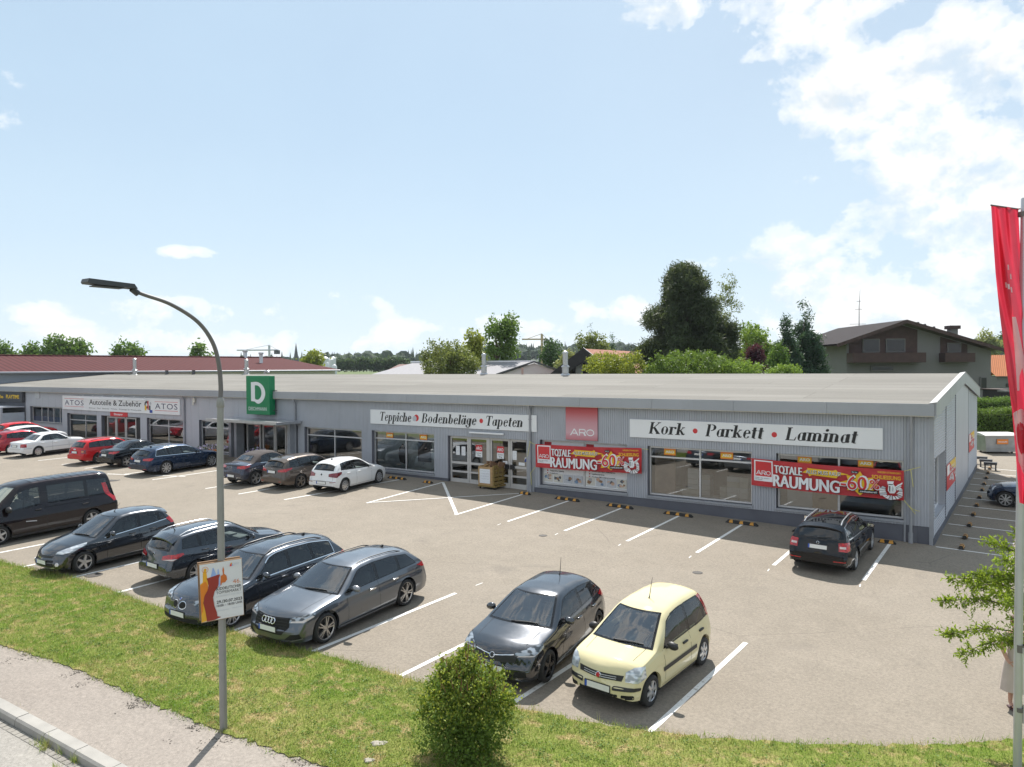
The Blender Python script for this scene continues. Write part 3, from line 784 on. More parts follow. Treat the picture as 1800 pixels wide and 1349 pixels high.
t = sign_box('shop_sign', 'long white sign reading Teppiche, Bodenbeläge, Tapeten in black italic letters', 'sign', -29.27, -19.12, 3.84, 4.59, FACE, Y0 - .004, M_WHITE, None, 'white shop name boards')
s = Sheet(); y = FACE
for wd_, a_, b_ in (('Teppiche', -28.62, -26.30), ('Bodenbeläge', -25.66, -22.12), ('Tapeten', -21.66, -19.44)):
    s = Sheet(); serif_word(s, wd_, a_, b_, 4.02, 4.485, cBK); keep(s.build('lettering', PAL, t, flat_fn(y)), t)
s = Sheet()
s.disc(-26.0, 4.24, .17, cRD); s.disc(-26.12, 4.20, .14, cLG); s.disc(-21.87, 4.23, .11, cRD)
keep(s.build('red_dots', PAL, t, flat_fn(y)), t)
ext = MB(); ext.box(-19.04, -18.74, FACE, Y0 - .004, 3.84, 4.59); keep(ext.build('end_panel', M_WHITE, t), t)
t = sign_box('shop_sign', 'long white sign reading Kork, Parkett, Laminat in black italic letters', 'sign', -14.12, -4.57, 3.83, 4.575, FACE, Y0 - .004, M_WHITE, None, 'white shop name boards')
for wd_, a_, b_ in (('Kork', -13.28, -11.66), ('Parkett', -10.88, -8.58), ('Laminat', -7.84, -5.33)):
    s = Sheet(); serif_word(s, wd_, a_, b_, 4.01, 4.485, cBK); keep(s.build('lettering', PAL, t, flat_fn(FACE)), t)
s = Sheet()
s.disc(-11.28, 4.20, .10, cRD); s.disc(-8.22, 4.19, .10, cRD)
keep(s.build('red_dots', PAL, t, flat_fn(FACE)), t)
def pink_mat():
    m, tt, b, out = mat_new('pink faded panel')
    sp_ = tt.new('ShaderNodeSeparateXYZ'); tt.l.new(tt.pos(), sp_.inputs[0])
    f = tt.math('DIVIDE', tt.math('SUBTRACT', sp_.outputs[2], 3.58), 1.5)
    c = tt.ramp(f, [(0, (.50, .16, .19)), (.22, (.60, .36, .41)), (.5, (.56, .28, .32)), (.8, (.50, .10, .11)), (1, (.52, .05, .055))])
    tt.set(b.inputs['Base Color'], c); b.inputs['Roughness'].default_value = .5
    return m
t = sign_box('logo_panel', 'square pink panel fading to red at its top with white letters ARO', 'sign', -17.20, -15.63, 3.58, 5.06, Y0 - .07, Y0 - .004, pink_mat(), None)
def aro(s, x0, x1, z0, z1, m):
    w = (x1 - x0); h = z1 - z0; k = h * .14
    a = w * .36
    s.raw([(x0, z0), (x0 + k * 1.3, z0), (x0 + a * .5 + k * .6, z1), (x0 + a * .5 - k * .6, z1)], [(0, 1, 2, 3)], m)
    s.raw([(x0 + a, z0), (x0 + a - k * 1.3, z0), (x0 + a * .5 - k * .6, z1), (x0 + a * .5 + k * .6, z1)], [(0, 1, 2, 3)], m)
    s.rect(x0 + a * .3, x0 + a * .75, z0 + h * .26, z0 + h * .26 + k, m)
    r0 = x0 + a + w * .02
    s.rect(r0, r0 + k, z0, z1, m); s.rect(r0, r0 + w * .2, z1 - k, z1, m); s.rect(r0, r0 + w * .2, z0 + h * .38, z0 + h * .38 + k, m)
    rr = (h * .62) / 2; s.ring(r0 + w * .2, z1 - rr, rr - k, rr, m, 10, -math.pi / 2, math.pi / 2)
    s.raw([(r0 + w * .17, z0 + h * .40), (r0 + w * .24, z0 + h * .40), (r0 + w * .30, z0), (r0 + w * .22, z0)], [(0, 1, 2, 3)], m)
    o0 = x1 - w * .32; cx = (o0 + x1) / 2; s.ring(cx, (z0 + z1) / 2, h / 2 - k, h / 2, m, 22, 0, 2 * math.pi, 1.0) if abs((x1 - o0) - h) < .02 * h else None
    if abs((x1 - o0) - h) >= .02 * h:
        n = 24; rx = (x1 - o0) / 2; cz = (z0 + z1) / 2
        v = [(cx + (rx - k) * math.cos(2 * math.pi * q / n), cz + (h / 2 - k) * math.sin(2 * math.pi * q / n)) for q in range(n)] + [(cx + rx * math.cos(2 * math.pi * q / n), cz + h / 2 * math.sin(2 * math.pi * q / n)) for q in range(n)]
        s.raw(v, [(q, n + q, n + (q + 1) % n, (q + 1) % n) for q in range(n)], m)
s = Sheet(); aro(s, -16.98, -15.78, 3.78, 4.07, cWH); keep(s.build('lettering', PAL, t, flat_fn(Y0 - .07)), t)
def banner(name, label, x0, x1, zl0, zl1, zr0, zr1, Yp, seed, ropes, fold=.02):
    t = thing(name, label, 'banner', ((x0 + x1) / 2, Yp, min(zl0, zr0)), 0, 'red clearance sale banners on the front')
    L = x1 - x0; rg = np.random.default_rng(seed); ph = rg.uniform(0, 6, 4)
    def fn(sx, tz, h):
        u = sx / L
        zb = zl0 + (zr0 - zl0) * u; ztp = zl1 + (zr1 - zl1) * u
        z = zb + (ztp - zb) * tz / 1.03 - .03 * math.sin(math.pi * u)
        w = fold * (math.sin(u * 9 + ph[0]) * .6 + math.sin(u * 23 + tz * 3 + ph[1]) * .35 + math.sin(tz * 7 + u * 4 + ph[2]) * .4)
        return (x0 + sx, Yp + w - h, z)
    nx, nz = 60, 10; vs = []; fs = []
    for j in range(nz + 1):
        for i in range(nx + 1): vs.append(fn(L * i / nx, 1.03 * j / nz, 0))
    for j in range(nz):
        for i in range(nx): k = j * (nx + 1) + i; fs.append((k, k + 1, k + nx + 2, k + nx + 1))
    keep(mesh_from('fabric', vs, fs, M_BANNER, t, smooth=True), t)
    k = L / 5.13
    s = Sheet(.0035)
    def sub(poly, m, n=6):
        pts = []
        for a, b in zip(poly, poly[1:] + poly[:1]):
            n = max(1, int(math.hypot(b[0] - a[0], b[1] - a[1]) / .08))
            for q in range(n): pts.append(((a[0] + (b[0] - a[0]) * q / n) * k, a[1] + (b[1] - a[1]) * q / n))
        A = np.array(pts); V = [Vector(p) for p in pts]
        for xx in np.arange(A[:, 0].min() + .04, A[:, 0].max(), .08):
            for zz in np.arange(A[:, 1].min() + .04, A[:, 1].max(), .08):
                if pip((xx, zz), pts): V.append(Vector((xx, zz)))
        r = delaunay_2d_cdt(V, [(i, (i + 1) % len(pts)) for i in range(len(pts))], [], 1, 1e-5)
        s.raw([tuple(q) for q in r[0]], [tuple(q) for q in r[2]], m)
    def rect(a, b, c, d, m): sub([(a, c), (b, c), (b, d), (a, d)], m)
    def tx(st, a, b, c, d, m, **kw): s.text(st, a * k, b * k, c, d, m, **kw)
    rect(.10, .78, .20, .985, cWH); rect(.145, .735, .385, .94, cRD)
    s2 = Sheet(); aro(s2, .17 * k, .71 * k, .44, .60, cWH)
    for v, f, m, h in s2.items: s.raw(v, f, m)
    tx('Mehr als schön', .15, .66, .305, .345, cBK); tx('Wohnen', .15, .42, .245, .285, cBK)
    SH = dict(bold=.022)
    tx('TOTALE', .87, 1.85, .55, .845, cBK); [tx('TOTALE', .855 + dx, 1.835 + dx, .57, .865, cWH) for dx in (-.016, 0, .016)]
    tx('RÄUMUNG', .85, 3.12, .05, .48, cBK); [tx('RÄUMUNG', .83 + dx, 3.10 + dx, .075, .505, cWH) for dx in (-.022, 0, .022)]
    sub([(1.86, .70), (2.05, .84), (2.02, .88), (2.9, .86), (3.0, .90), (3.06, .83), (3.42, .76), (3.1, .72), (3.02, .60), (2.2, .64), (2.1, .58), (2.06, .68)], cYE, 2)
    tx('ALLES MUSS RAUS!', 2.0, 3.16, .675, .81, cBK, bold=.03); tx('ALLES MUSS RAUS!', 1.99, 3.15, .685, .82, cWH, bold=.0)
    def star(cx, cz, r0, r1, n, m, sq=.62, jit=.12):
        pts = []
        for q in range(2 * n):
            r = (r1 if q % 2 == 0 else r0) * (1 + rg.uniform(-jit, jit)); a = math.pi * q / n
            pts.append((cx + r * math.cos(a), cz + r * sq * math.sin(a)))
        sub(pts, m, 1)
    star(3.78, .47, .42, .64, 8, cYE)
    tx('-60', 3.13, 4.06, .20, .735, cBK, bold=.03); tx('-60', 3.115, 4.045, .215, .75, cWH, bold=.03); tx('-60', 3.135, 4.065, .235, .77, cWH, bold=.03); tx('-60', 3.16, 4.0, .245, .72, cRD, bold=.01)
    tx('%', 4.06, 4.43, .30, .67, cWH, bold=.025); tx('%', 4.09, 4.40, .33, .64, cRD, bold=.01)
    rect(3.73, 4.36, .155, .275, cBK); tx('reduziert!!', 3.78, 4.32, .185, .245, cWH, bold=.02)
    rect(3.50, 3.72, .83, .92, cBK); tx('bis zu', 3.53, 3.69, .85, .90, cWH)
    tx('WEGEN STANDORT-', 4.33, 5.07, .905, .965, cYE, bold=.02); tx('SCHLIESSUNG', 4.16, 5.05, .70, .83, cYE, bold=.022)
    for q in range(15):
        a = R(-210 + 264 * q / 14); r0, r1 = rg.uniform(.16, .24), rg.uniform(.36, .44)
        da = R(8); cx, cz = 4.79, .30
        P_ = [(cx + r0 * math.cos(a - da), cz + .8 * r0 * math.sin(a - da)), (cx + r1 * math.cos(a - da * 1.1), cz + .72 * r1 * math.sin(a - da * 1.1)), (cx + r1 * math.cos(a + da * 1.1), cz + .72 * r1 * math.sin(a + da * 1.1)), (cx + r0 * math.cos(a + da), cz + .8 * r0 * math.sin(a + da))]
        P_ = [(min(max(p[0], 4.40), 5.12), max(p[1], .012)) for p in P_]
        sub(P_, cWH if q % 3 else cLG, 1)
        s.raw([(P_[0][0] * k, P_[0][1]), (P_[1][0] * k, P_[1][1]), (P_[1][0] * k + .016, P_[1][1] + .008), (P_[0][0] * k + .016, P_[0][1] + .008)], [(0, 1, 2, 3)], cBK)
    sub([(4.86, .46), (5.12, .66), (5.12, .59), (4.90, .40)], cWH, 2); sub([(4.90, .44), (5.12, .60), (5.12, .59), (4.90, .425)], cBK, 2)
    sub([(4.66, .66), (4.86, .67), (4.84, .58), (4.90, .50), (4.93, .34), (4.88, .26), (4.74, .25), (4.68, .34), (4.70, .50), (4.67, .58)], cWH, 1)
    sub([(4.68, .57), (4.84, .57), (4.83, .545), (4.70, .54)], cBK, 1); sub([(4.72, .50), (4.76, .50), (4.75, .30), (4.72, .33)], cDG, 1); sub([(4.82, .52), (4.86, .44), (4.84, .30), (4.80, .36)], cLG, 1)
    keep(s.build('print', PAL, t, fn), t)
    for i, (p, q, r) in enumerate(ropes):
        rp = MB(); p = Vector(p); q = Vector(q); mid = (p + q) / 2 + Vector((0, 0, -r))
        rp.tube([p, (p + mid) / 2 + Vector((0, 0, -r * .2)), mid, (q + mid) / 2 + Vector((0, 0, -r * .2)), q], .012, 6)
        keep(rp.build('rope', M_ROPE, t), t)
    return t
def banner_mat():
    m, tt, b, out = mat_new('red banner cloth')
    p = tt.pos(); n = tt.noise(tt.mapping(p, scale=(1, 1, 2.5)), 1.6, 4, .6)
    c = tt.mix(tt.ramp(n, [(.35, 0), (.7, 1)]), (.44, .016, .022, 1), (.55, .035, .045, 1))
    tt.set(b.inputs['Base Color'], c); b.inputs['Roughness'].default_value = .42
    bp = tt.new('ShaderNodeBump', ins={'Strength': .25, 'Distance': .04, 'Height': n}); tt.l.new(bp.outputs[0], b.inputs['Normal'])
    return m
M_BANNER = banner_mat(); M_ROPE = simple('pale yellow rope', (.62, .58, .22), .7)
yb_ = Y0 - .16
banner('sale_banner', 'red clearance sale banner hung across the poster window, left of the cork sign', -18.73, -13.53, 2.27, 3.31, 2.36, 3.41, yb_, 3,
       [((-18.73, yb_, 3.29), (-19.05, Y0 - .18, 3.42), .02), ((-19.03, Y0 - .14, 3.42), (-19.18, Y0 - .14, 2.72), .0), ((-18.73, yb_, 2.29), (-19.02, Y0 - .16, 1.95), .0), ((-19.0, Y0 - .15, 1.95), (-18.95, Y0 - .16, 1.45), .0), ((-13.53, yb_, 3.38), (-13.3, Y0 - .02, 3.36), .0)])
banner('sale_banner', 'red clearance sale banner stretched across the right window above the black estate car', -9.03, -3.90, 2.27, 3.28, 2.17, 3.18, yb_, 11,
       [((-3.90, yb_, 3.16), (-3.40, Y0 - .12, 3.34), .0), ((-3.70, Y0 - .15, 3.24), (-3.62, Y0 - .15, 2.66), .0), ((-3.90, yb_, 2.19), (-3.42, Y0 - .15, 1.86), .10), ((-3.90, yb_, 2.19), (-3.55, Y0 - .15, 1.75), .0)], .03)
def poster_window(x0, x1, z0, z1, head, lines, seed):
    rg = np.random.default_rng(seed)
    t = thing('window_poster', f'large white window poster headed {head} with a row of small pictures', 'poster', ((x0 + x1) / 2, Y0, z0), 0)
    s = Sheet(.0012); yy = Y0 + .20
    s.rect(x0, x1, z0, z1, cWH); s.rect(x0 + .04, x0 + .42, z1 - .42, z1 - .02, cDR)
    s.text(head, x0 + .52, x0 + .52 + .073 * len(head), z1 - .30, z1 - .19, cNV, bold=.03)
    for i, l in enumerate(lines):
        z = z0 + .78 - .12 * i
        s.rect(x0 + .18, x0 + .24, z - .01, z + .05, cDR); s.text(l, x0 + .32, x0 + .32 + .047 * len(l), z - .01, z + .05, cBK, bold=.02)
    w = (x1 - x0) / 4
    cols = [[cCR, cLG, cOR], [cLG, cCR, cWH], [cCR, cOR, cDG], [cOR, cCR, cLG]]
    for i in range(4):
        a, b = x0 + w * i + .03, x0 + w * (i + 1) - .03; zb, zt = z0 + .06, z0 + .43
        s.rect(a, b, zb, zt, [cLG, cCR, cCR, cLG][(i + seed) % 4])
        for q in range(6):
            cx, cz = rg.uniform(a + .1, b - .1), rg.uniform(zb + .08, zt - .08); r = rg.uniform(.04, .10)
            s.poly([(min(max(cx + r * rg.uniform(.7, 1.4) * math.cos(an), a), b), min(max(cz + r * rg.uniform(.5, 1.1) * math.sin(an), zb), zt)) for an in np.linspace(0, 5.6, 8)], 12 + rg.integers(0, 5))
    keep(s.build('print', PAL + PIC, t, flat_fn(yy)), t)
PIC = [simple('picture brown', (.30, .17, .09), .6, var=.4, vscale=9), simple('picture skin', (.55, .36, .26), .6, var=.3, vscale=9), simple('picture slate', (.12, .13, .15), .6, var=.5, vscale=9), simple('picture grey', (.40, .40, .42), .6, var=.3, vscale=9), simple('picture blue', (.16, .24, .36), .6, var=.4, vscale=9)]
poster_window(-18.52, -16.47, 1.56, 3.42, 'Mehr Service', ['PVC', 'Elastische Bodenbeläge', 'Teppiche, Läufer', 'Kettelung'], 1)
poster_window(-16.37, -14.34, 1.56, 3.42, 'Ihr Tapeten-Raum', ['Raumberatung', 'Entfernen von Altbelägen', 'Lieferservice', 'Geräte-/Maschinenverleih'], 2)
def sticker(x, z, w, h, yy, where):
    t = Sheet(.001); t.rect(x - w / 2, x + w / 2, z - h / 2, z + h / 2, cOR); t.rect(x - w / 2 + .03, x + w / 2 - .03, z - h / 2 + .05, z + h * .18, cYE); t.text('ARO', x - w * .36, x + w * .36, z - h * .22, z + h * .12, cWH, bold=.025)
    o = t.build('window_sticker', PAL, None, flat_fn(yy)); tag(o, f'orange window sticker with letters ARO {where}', 'sticker', 'orange shop stickers in the windows')
for x, z, wh in [(-28.1, 3.27, 'in the first pane left of the shop doors'), (-25.75, 3.27, 'in the pane next to the shop doors'), (-12.45, 3.30, 'in the left pane below the cork sign'), (-10.1, 3.29, 'in the right pane below the cork sign'), (-7.2, 3.32, 'in the left pane above the right banner'), (-5.15, 3.32, 'in the right pane above the right banner')]:
    sticker(x, z, .50, .30, Y0 + .195 if True else 0, wh)
def door_sticker(x, z, where):
    t = Sheet(.001); t.rect(x - .2, x + .2, z, z + .30, cRD); t.text('ARO', x - .17, x + .17, z + .07, z + .22, cWH, bold=.025); t.rect(x - .2, x + .2, z - .28, z - .004, cWH); t.text('Schöner', x - .15, x + .15, z - .12, z - .05, cBK); t.text('Weg', x - .1, x + .1, z - .23, z - .15, cBK)
    o = t.build('door_sticker', PAL, None, flat_fn(Y0 + .185)); tag(o, f'red and white sticker with letters ARO on the {where} door leaf', 'sticker', 'stickers on the shop doors')
door_sticker(-22.2, 2.75, 'second'); door_sticker(-20.93, 2.75, 'third')
def notice(x, z, w, h, label, c=cWH, lines=5):
    t = Sheet(.001); t.rect(x - w / 2, x + w / 2, z - h / 2, z + h / 2, c)
    for q in range(lines): zz = z + h / 2 - h * (q + 1) / (lines + 1); t.rect(x - w * .36, x + w * (.30 - .08 * (q % 2)), zz - .006, zz + .006, cLG)
    o = t.build('paper_notice', PAL, None, flat_fn(Y0 + .185)); tag(o, label, 'notice', 'paper notices on the shop doors')
notice(-23.50, 2.72, .24, .44, 'white paper notice on the first door leaf, left of its pair'); notice(-23.15, 2.71, .24, .44, 'white paper notice on the first door leaf, right of its pair'); notice(-20.12, 2.68, .24, .42, 'tall pale paper notice on the rightmost door leaf')
notice(-20.66, 2.31, .28, .14, 'small white card low on the third door leaf', lines=1); notice(-19.72, 2.30, .34, .14, 'small white card low on the rightmost door leaf', lines=1)
t_ = Sheet(.001); t_.rect(-19.55, -19.32, 2.42, 2.62, cWH); t_.poly([(-19.57, 2.42), (-19.42, 2.42), (-19.45, 2.60), (-19.52, 2.56)], cBL)
tag(t_.build('door_decal', PAL, None, flat_fn(Y0 + .185)), 'small blue and white decal on the rightmost door leaf', 'sticker')
m = MB(); m.box(-22.55, -20.55, Y0 - .14, Y0 - .05, 3.62, 3.70, bev=.02); tag(m.build('strip_light', M_WHITE), 'slim white strip light on the wall above the glass doors', 'lamp')
t = sign_box('shop_sign', 'wide white car-parts shop sign reading Autoteile & Zubehör between two ATOS words', 'sign', -63.38, -47.05, 3.74, 4.82, FACE - .05, Y0 - .004, M_WHITE, None, 'white shop name boards')
s = Sheet(); zb = 4.10
for a, b in ((-62.98, -60.0), (-50.02, -47.30)):
    s.text('ATOS', a, b, 4.10, 4.47, cNV, spacing=1.15); s.rect(a - .05, b + .05, 4.575, 4.60, cRD); s.rect(a - .05, b + .05, 3.975, 4.0, cRD)
s.text('Autoteile & Zubehör', -59.12, -51.78, 4.19, 4.58, cBK, bold=.01); s.text('Bremsen · Filter · Batterien · Wischer · Propangas für Wohnmobile', -59.12, -51.8, 3.90, 3.99, cDG)
s.ring(-51.1, 4.35, .12, .27, cDG, 18); s.rect(-51.35, -51.12, 3.95, 4.30, cYE); s.rect(-50.98, -50.84, 4.0, 4.62, cRD); s.rect(-50.80, -50.60, 3.98, 4.3, cDG); s.rect(-50.72, -50.36, 3.80, 4.0, cBL); s.disc(-50.6, 4.45, .1, cLG)
keep(s.build('lettering', PAL, t, flat_fn(FACE - .05)), t)
m = MB(); m.box(-60.45, -50.7, FACE - .42, FACE - .34, 4.66, 4.74, bev=.015)
for x in np.linspace(-59.9, -51.2, 7): m.tube([(x, FACE - .38, 4.74), (x, FACE - .05, 4.90)], .015, 6)
tag(m.build('sign_light', M_WHITE), 'long white light bar on arms in front of the car-parts sign', 'lamp')
t = sign_box('entrance_sign', 'small red sign reading Eingang above the car-parts shop doors', 'sign', -56.16, -53.80, 3.40, 3.73, FACE, Y0 - .004, M_RED, None)
s = Sheet(); s.text('Eingang', -55.62, -54.42, 3.49, 3.65, cWH, bold=.02); keep(s.build('lettering', PAL, t, flat_fn(FACE)), t)
yf = 28.02
xa, za = on_y(432.3, 661, yf); xb, zb2 = on_y(474, 730.2, yf)
t = thing('shop_sign', 'tall green box sign with a big white D above small white letters', 'sign', ((xa + xb) / 2, Y0, zb2))
m = MB(); m.box(xa, xb, yf, yf + .40, zb2, za, bev=.02); keep(m.build('box', M_GREEN, t), t)
W_, H_ = xb - xa, za - zb2
s = Sheet(.002)
def P(u, v): return (xa + u * W_, zb2 + v * H_)
n = 20; ov = []; iv = []
out_ = [(.215, .835), (.42, .845)] + [(.42 + .405 * math.cos(a), .555 + .29 * math.sin(a)) for a in np.linspace(1.45, -1.2, n)] + [(.52, .28), (.46, .29), (.37, .335), (.215, .345)]
inn_ = [(.385, .755), (.45, .755)] + [(.45 + .215 * math.cos(a), .565 + .19 * math.sin(a)) for a in np.linspace(1.45, -1.2, n)] + [(.50, .385), (.46, .385), (.43, .39), (.385, .41)]
v = [P(*p) for p in out_] + [P(*p) for p in inn_]; k_ = len(out_)
s.raw(v, [(i, (i + 1) % k_, k_ + (i + 1) % k_, k_ + i) for i in range(k_)], cWH)
s.text('DEICHMANN', xa + .105 * W_, xa + .875 * W_, zb2 + .105 * H_, zb2 + .195 * H_, cWH)
keep(s.build('lettering', PAL, t, flat_fn(yf)), t)
m = MB()
for z in (zb2 + .25, za - .9): m.box(xb - .9, xb - .8, yf + .41, Y0 - .003, z, z + .08); m.box(xb + .0, xb + .35, yf + .25, yf + .29, z, z + .05)
keep(m.build('bracket', M_DGREY, t), t)
t = sign_box('arcade_sign', 'dark sign with yellow letters reading Spielhalle PLAYTIME at the left end', 'sign', -78.6, -70.15, 4.12, 5.05, FACE - .2, Y0 - .01, M_DGREY, None)
s = Sheet(.002); s.text('Spielhalle', -77.6, -73.78, 4.42, 4.70, cYE, bold=.03); s.text('PLAYTIME', -73.2, -70.7, 4.42, 4.74, cYE, bold=.03); keep(s.build('lettering', PAL, t, flat_fn(FACE - .2)), t)
M_BOOTH = simple('booth panel', (.42, .46, .52), .3, 0, .05, .8)
t = thing('glazed_booth', 'grey glazed booth with smiling blue faces on its panels, left end of the building', 'booth', (-72.5, 26.8, 1.3))
m = MB(); m.box(-78.6, -70.2, 26.7, 28.5, 3.72, 3.80)
for x in (-78.5, -75.2, -73.95, -70.3): m.box(x - .09, x + .09, 26.72, 26.86, 1.3, 3.72)
m.box(-78.6, -70.2, 26.74, 26.84, 3.35, 3.72); keep(m.build('frame', M_FLAT, t), t)
m = MB(); m.box(-78.4, -75.3, 26.78, 26.82, 1.5, 3.1); m.box(-75.1, -74.05, 26.78, 26.82, 1.5, 3.1); m.box(-73.85, -70.4, 26.78, 26.82, 1.5, 3.1); m.box(-70.3, -70.2, 26.86, 28.5, 1.4, 3.3); keep(m.build('panel', M_BOOTH, t), t)
s = Sheet(.003)
for cx in (-72.15, -76.4):
    s.disc(cx - .38, 2.62, .10, cBL, ry=.06); s.disc(cx + .42, 2.64, .10, cBL, ry=.06); s.rect(cx - .08, cx + .1, 2.28, 2.48, cBL)
    s.raw([(cx - .75 + 1.5 * q / 10, 2.16 - .14 * math.sin(math.pi * q / 10)) for q in range(11)] + [(cx - .75 + 1.5 * q / 10, 2.06 - .16 * math.sin(math.pi * q / 10)) for q in range(11)], [(q, q + 1, q + 12, q + 11) for q in range(10)], cBL)
keep(s.build('print', PAL, t, flat_fn(26.775)), t)
m = MB(); m.box(-69.15, -63.8, Y0 + .2205, Y0 + .2235, 2.62, 3.02); tag(m.build('window_film', M_BLUE), 'blue film along the bottom of the small left window', 'window film')
m = MB(); m.box(-45.55, -45.30, Y0 - .12, Y0 - .004, 4.62, 4.92, bev=.03); m.box(-45.5, -45.35, Y0 - .16, Y0 - .12, 4.45, 4.66, bev=.02); tag(m.build('alarm_light', M_CREAM), 'small cream alarm lamp on the wall right of the car-parts sign', 'lamp')
m = MB(); m.box(-68.2, -67.4, Y0 - .06, Y0 - .004, 4.55, 5.0); tag(m.build('wall_vent', M_LGREY), 'grey wall vent above the small left window', 'vent')
def side_poster(y0, y1, z0, z1, label):
    t = Sheet(.002); rg = np.random.default_rng(int(y0))
    t.rect(y0, y1, z0, z1, cRD); L, H = y1 - y0, z1 - z0
    t.rect(y0 + .05 * L, y0 + .3 * L, z0 + .55 * H, z0 + .95 * H, cWH); t.poly([(y0 + .3 * L, z1), (y1, z1), (y1, z0 + .55 * H), (y0 + .6 * L, z0 + .7 * H)], cYE)
    t.text('-60%', y0 + .25 * L, y0 + .72 * L, z0 + .28 * H, z0 + .5 * H, cWH, bold=.025); t.text('TOTALE', y0 + .36 * L, y0 + .85 * L, z0 + .72 * H, z0 + .82 * H, cWH, bold=.022); t.text('RÄUMUNG', y0 + .3 * L, y0 + .92 * L, z0 + .56 * H, z0 + .67 * H, cWH, bold=.022)
    for q in range(6): x = y0 + rg.uniform(.4, .95) * L; z = z0 + rg.uniform(.05, .35) * H; t.poly([(x, z), (min(x + .14 * L, y1), z + .03), (min(x + .1 * L, y1), z + .16 * H)], cWH)
    o = t.build('wall_poster', PAL, None, lambda a, z, h: (XR + .012 + h, a, z)); tag(o, label, 'poster', 'red sale posters on the side wall')
side_poster(32.5, 35.85, 2.0, 2.98, 'red sale poster on the side wall nearer the front corner'); side_poster(42.45, 45.6, 2.5, 3.38, 'red sale poster on the side wall nearer the back')
# cars
def paint(name, col, metal=.35, rough=.30, flake=True, dust=.015, coat=1.47, spec=.0):
    m, t, b, out = mat_new(name)
    o = t.obj()
    c = t.mix(t.ramp(t.noise(o, 2.2, 4), [(.45, 0), (.8, dust)]), (*col, 1), (.32, .29, .25, 1))
    t.set(b.inputs['Base Color'], c); b.inputs['Metallic'].default_value = metal
    t.set(b.inputs['Roughness'], t.math('ADD', t.math('MULTIPLY', t.noise(o, 5, 3), .12), rough - .06))
    b.inputs['Coat Weight'].default_value = 1.0; b.inputs['Coat IOR'].default_value = coat; b.inputs['Specular IOR Level'].default_value = spec; b.inputs['Coat Tint'].default_value = (1, 1, 1, 1)
    t.set(b.inputs['Coat Roughness'], t.math('ADD', t.math('MULTIPLY', t.noise(o, 3, 3), .05), .015))
    bp = t.new('ShaderNodeBump', ins={'Strength': .02, 'Distance': .02, 'Height': t.noise(o, 2.5, 2)}); t.l.new(bp.outputs[0], b.inputs['Normal']); t.l.new(bp.outputs[0], b.inputs['Coat Normal'])
    return m
def car_glass(name, tint, ior=1.55):
    return shop_glass_mat(name, tint, ior)
M_CG = car_glass('car glass', (.80, .90, .90), 2.5); M_CGS = car_glass('side glass', (.62, .70, .69), 1.65); M_CGD = car_glass('privacy glass', (.14, .16, .16), 1.7)
M_FRIT = simple('black glass border', (.008, .008, .009), .12, 0, .1, 4)
M_TYRE = simple('tyre rubber', (.022, .022, .023), .82, 0, .15, 9, bump=.2)
M_RIMS = simple('silver wheel', (.52, .53, .55), .30, .75, .08, 6); M_RIMB = simple('black wheel', (.014, .014, .015), .28, .2, .1, 6); M_RIMD = simple('dark wheel barrel', (.03, .03, .032), .5, .3, .1, 6)
M_TRIM = simple('black car trim', (.018, .018, .019), .50, 0, .12, 8); M_CHROME = simple('bright car trim', (.78, .78, .79), .14, 1.0, .05, 8)
M_SEAT = simple('car seat cloth', (.17, .17, .175), .85, 0, .15, 6); M_DASH = simple('dashboard', (.20, .20, .20), .7, 0, .12, 5); M_SEATL = simple('pale car seat', (.32, .31, .28), .8, 0, .1, 6)
M_SEAM = simple('panel gap', (.008, .008, .008), .8)
M_PLATE = simple('plate white', (.74, .75, .74), .4, 0, .03, 9); M_PBLUE = simple('plate blue', (.02, .09, .45), .4)
M_SOFT = simple('soft top cloth', (.052, .043, .042), .9, 0, .15, 6, bump=.3, bscale=200)
def lamp_mat(name, c0, c1, sc=16, rough=.08):
    m, t, b, out = mat_new(name); o = t.obj()
    n = t.noise(t.mapping(o, scale=(1, 1, 2.2)), sc, 1, .3)
    c = t.mix(t.ramp(n, [(.40, 0), (.58, 1)]), (*c0, 1), (*c1, 1)); t.set(b.inputs['Base Color'], c)
    b.inputs['Roughness'].default_value = rough; b.inputs['Coat Weight'].default_value = 1; b.inputs['Coat Roughness'].default_value = .02
    t.set(b.inputs['Metallic'], t.ramp(n, [(.35, .35), (.6, .0)])); return m
M_HEAD = lamp_mat('headlamp', (.66, .70, .74), (.30, .33, .37), 9); M_HEADD = lamp_mat('dark headlamp', (.36, .40, .45), (.03, .035, .04), 9)
M_TAIL = lamp_mat('tail lamp', (.62, .012, .018), (.26, .004, .008), 18); M_TAILD = lamp_mat('dark tail lamp', (.30, .008, .02), (.09, .004, .008), 18); M_TAILW = simple('clear lamp', (.62, .55, .53), .1, 0, .1, 9, coat=1); M_INDIC = simple('amber lamp', (.65, .22, .03), .15, 0, .1, 9, coat=1)
def prof(pts, sig=.05):
    px = np.array([p[0] for p in pts], float); pz = np.array([p[1] for p in pts], float)
    st = .01; xs = np.arange(px[0] - .4, px[-1] + .4, st); zs = np.interp(xs, px, pz)
    n = int(4 * sig / st) + 1; k = np.exp(-.5 * (np.arange(-n, n + 1) * st / sig) ** 2); k /= k.sum()
    zp = np.concatenate([np.full(n, zs[0]), zs, np.full(n, zs[-1])]); zs2 = np.convolve(zp, k, 'valid')
    return lambda x: np.interp(x, xs, zs2)
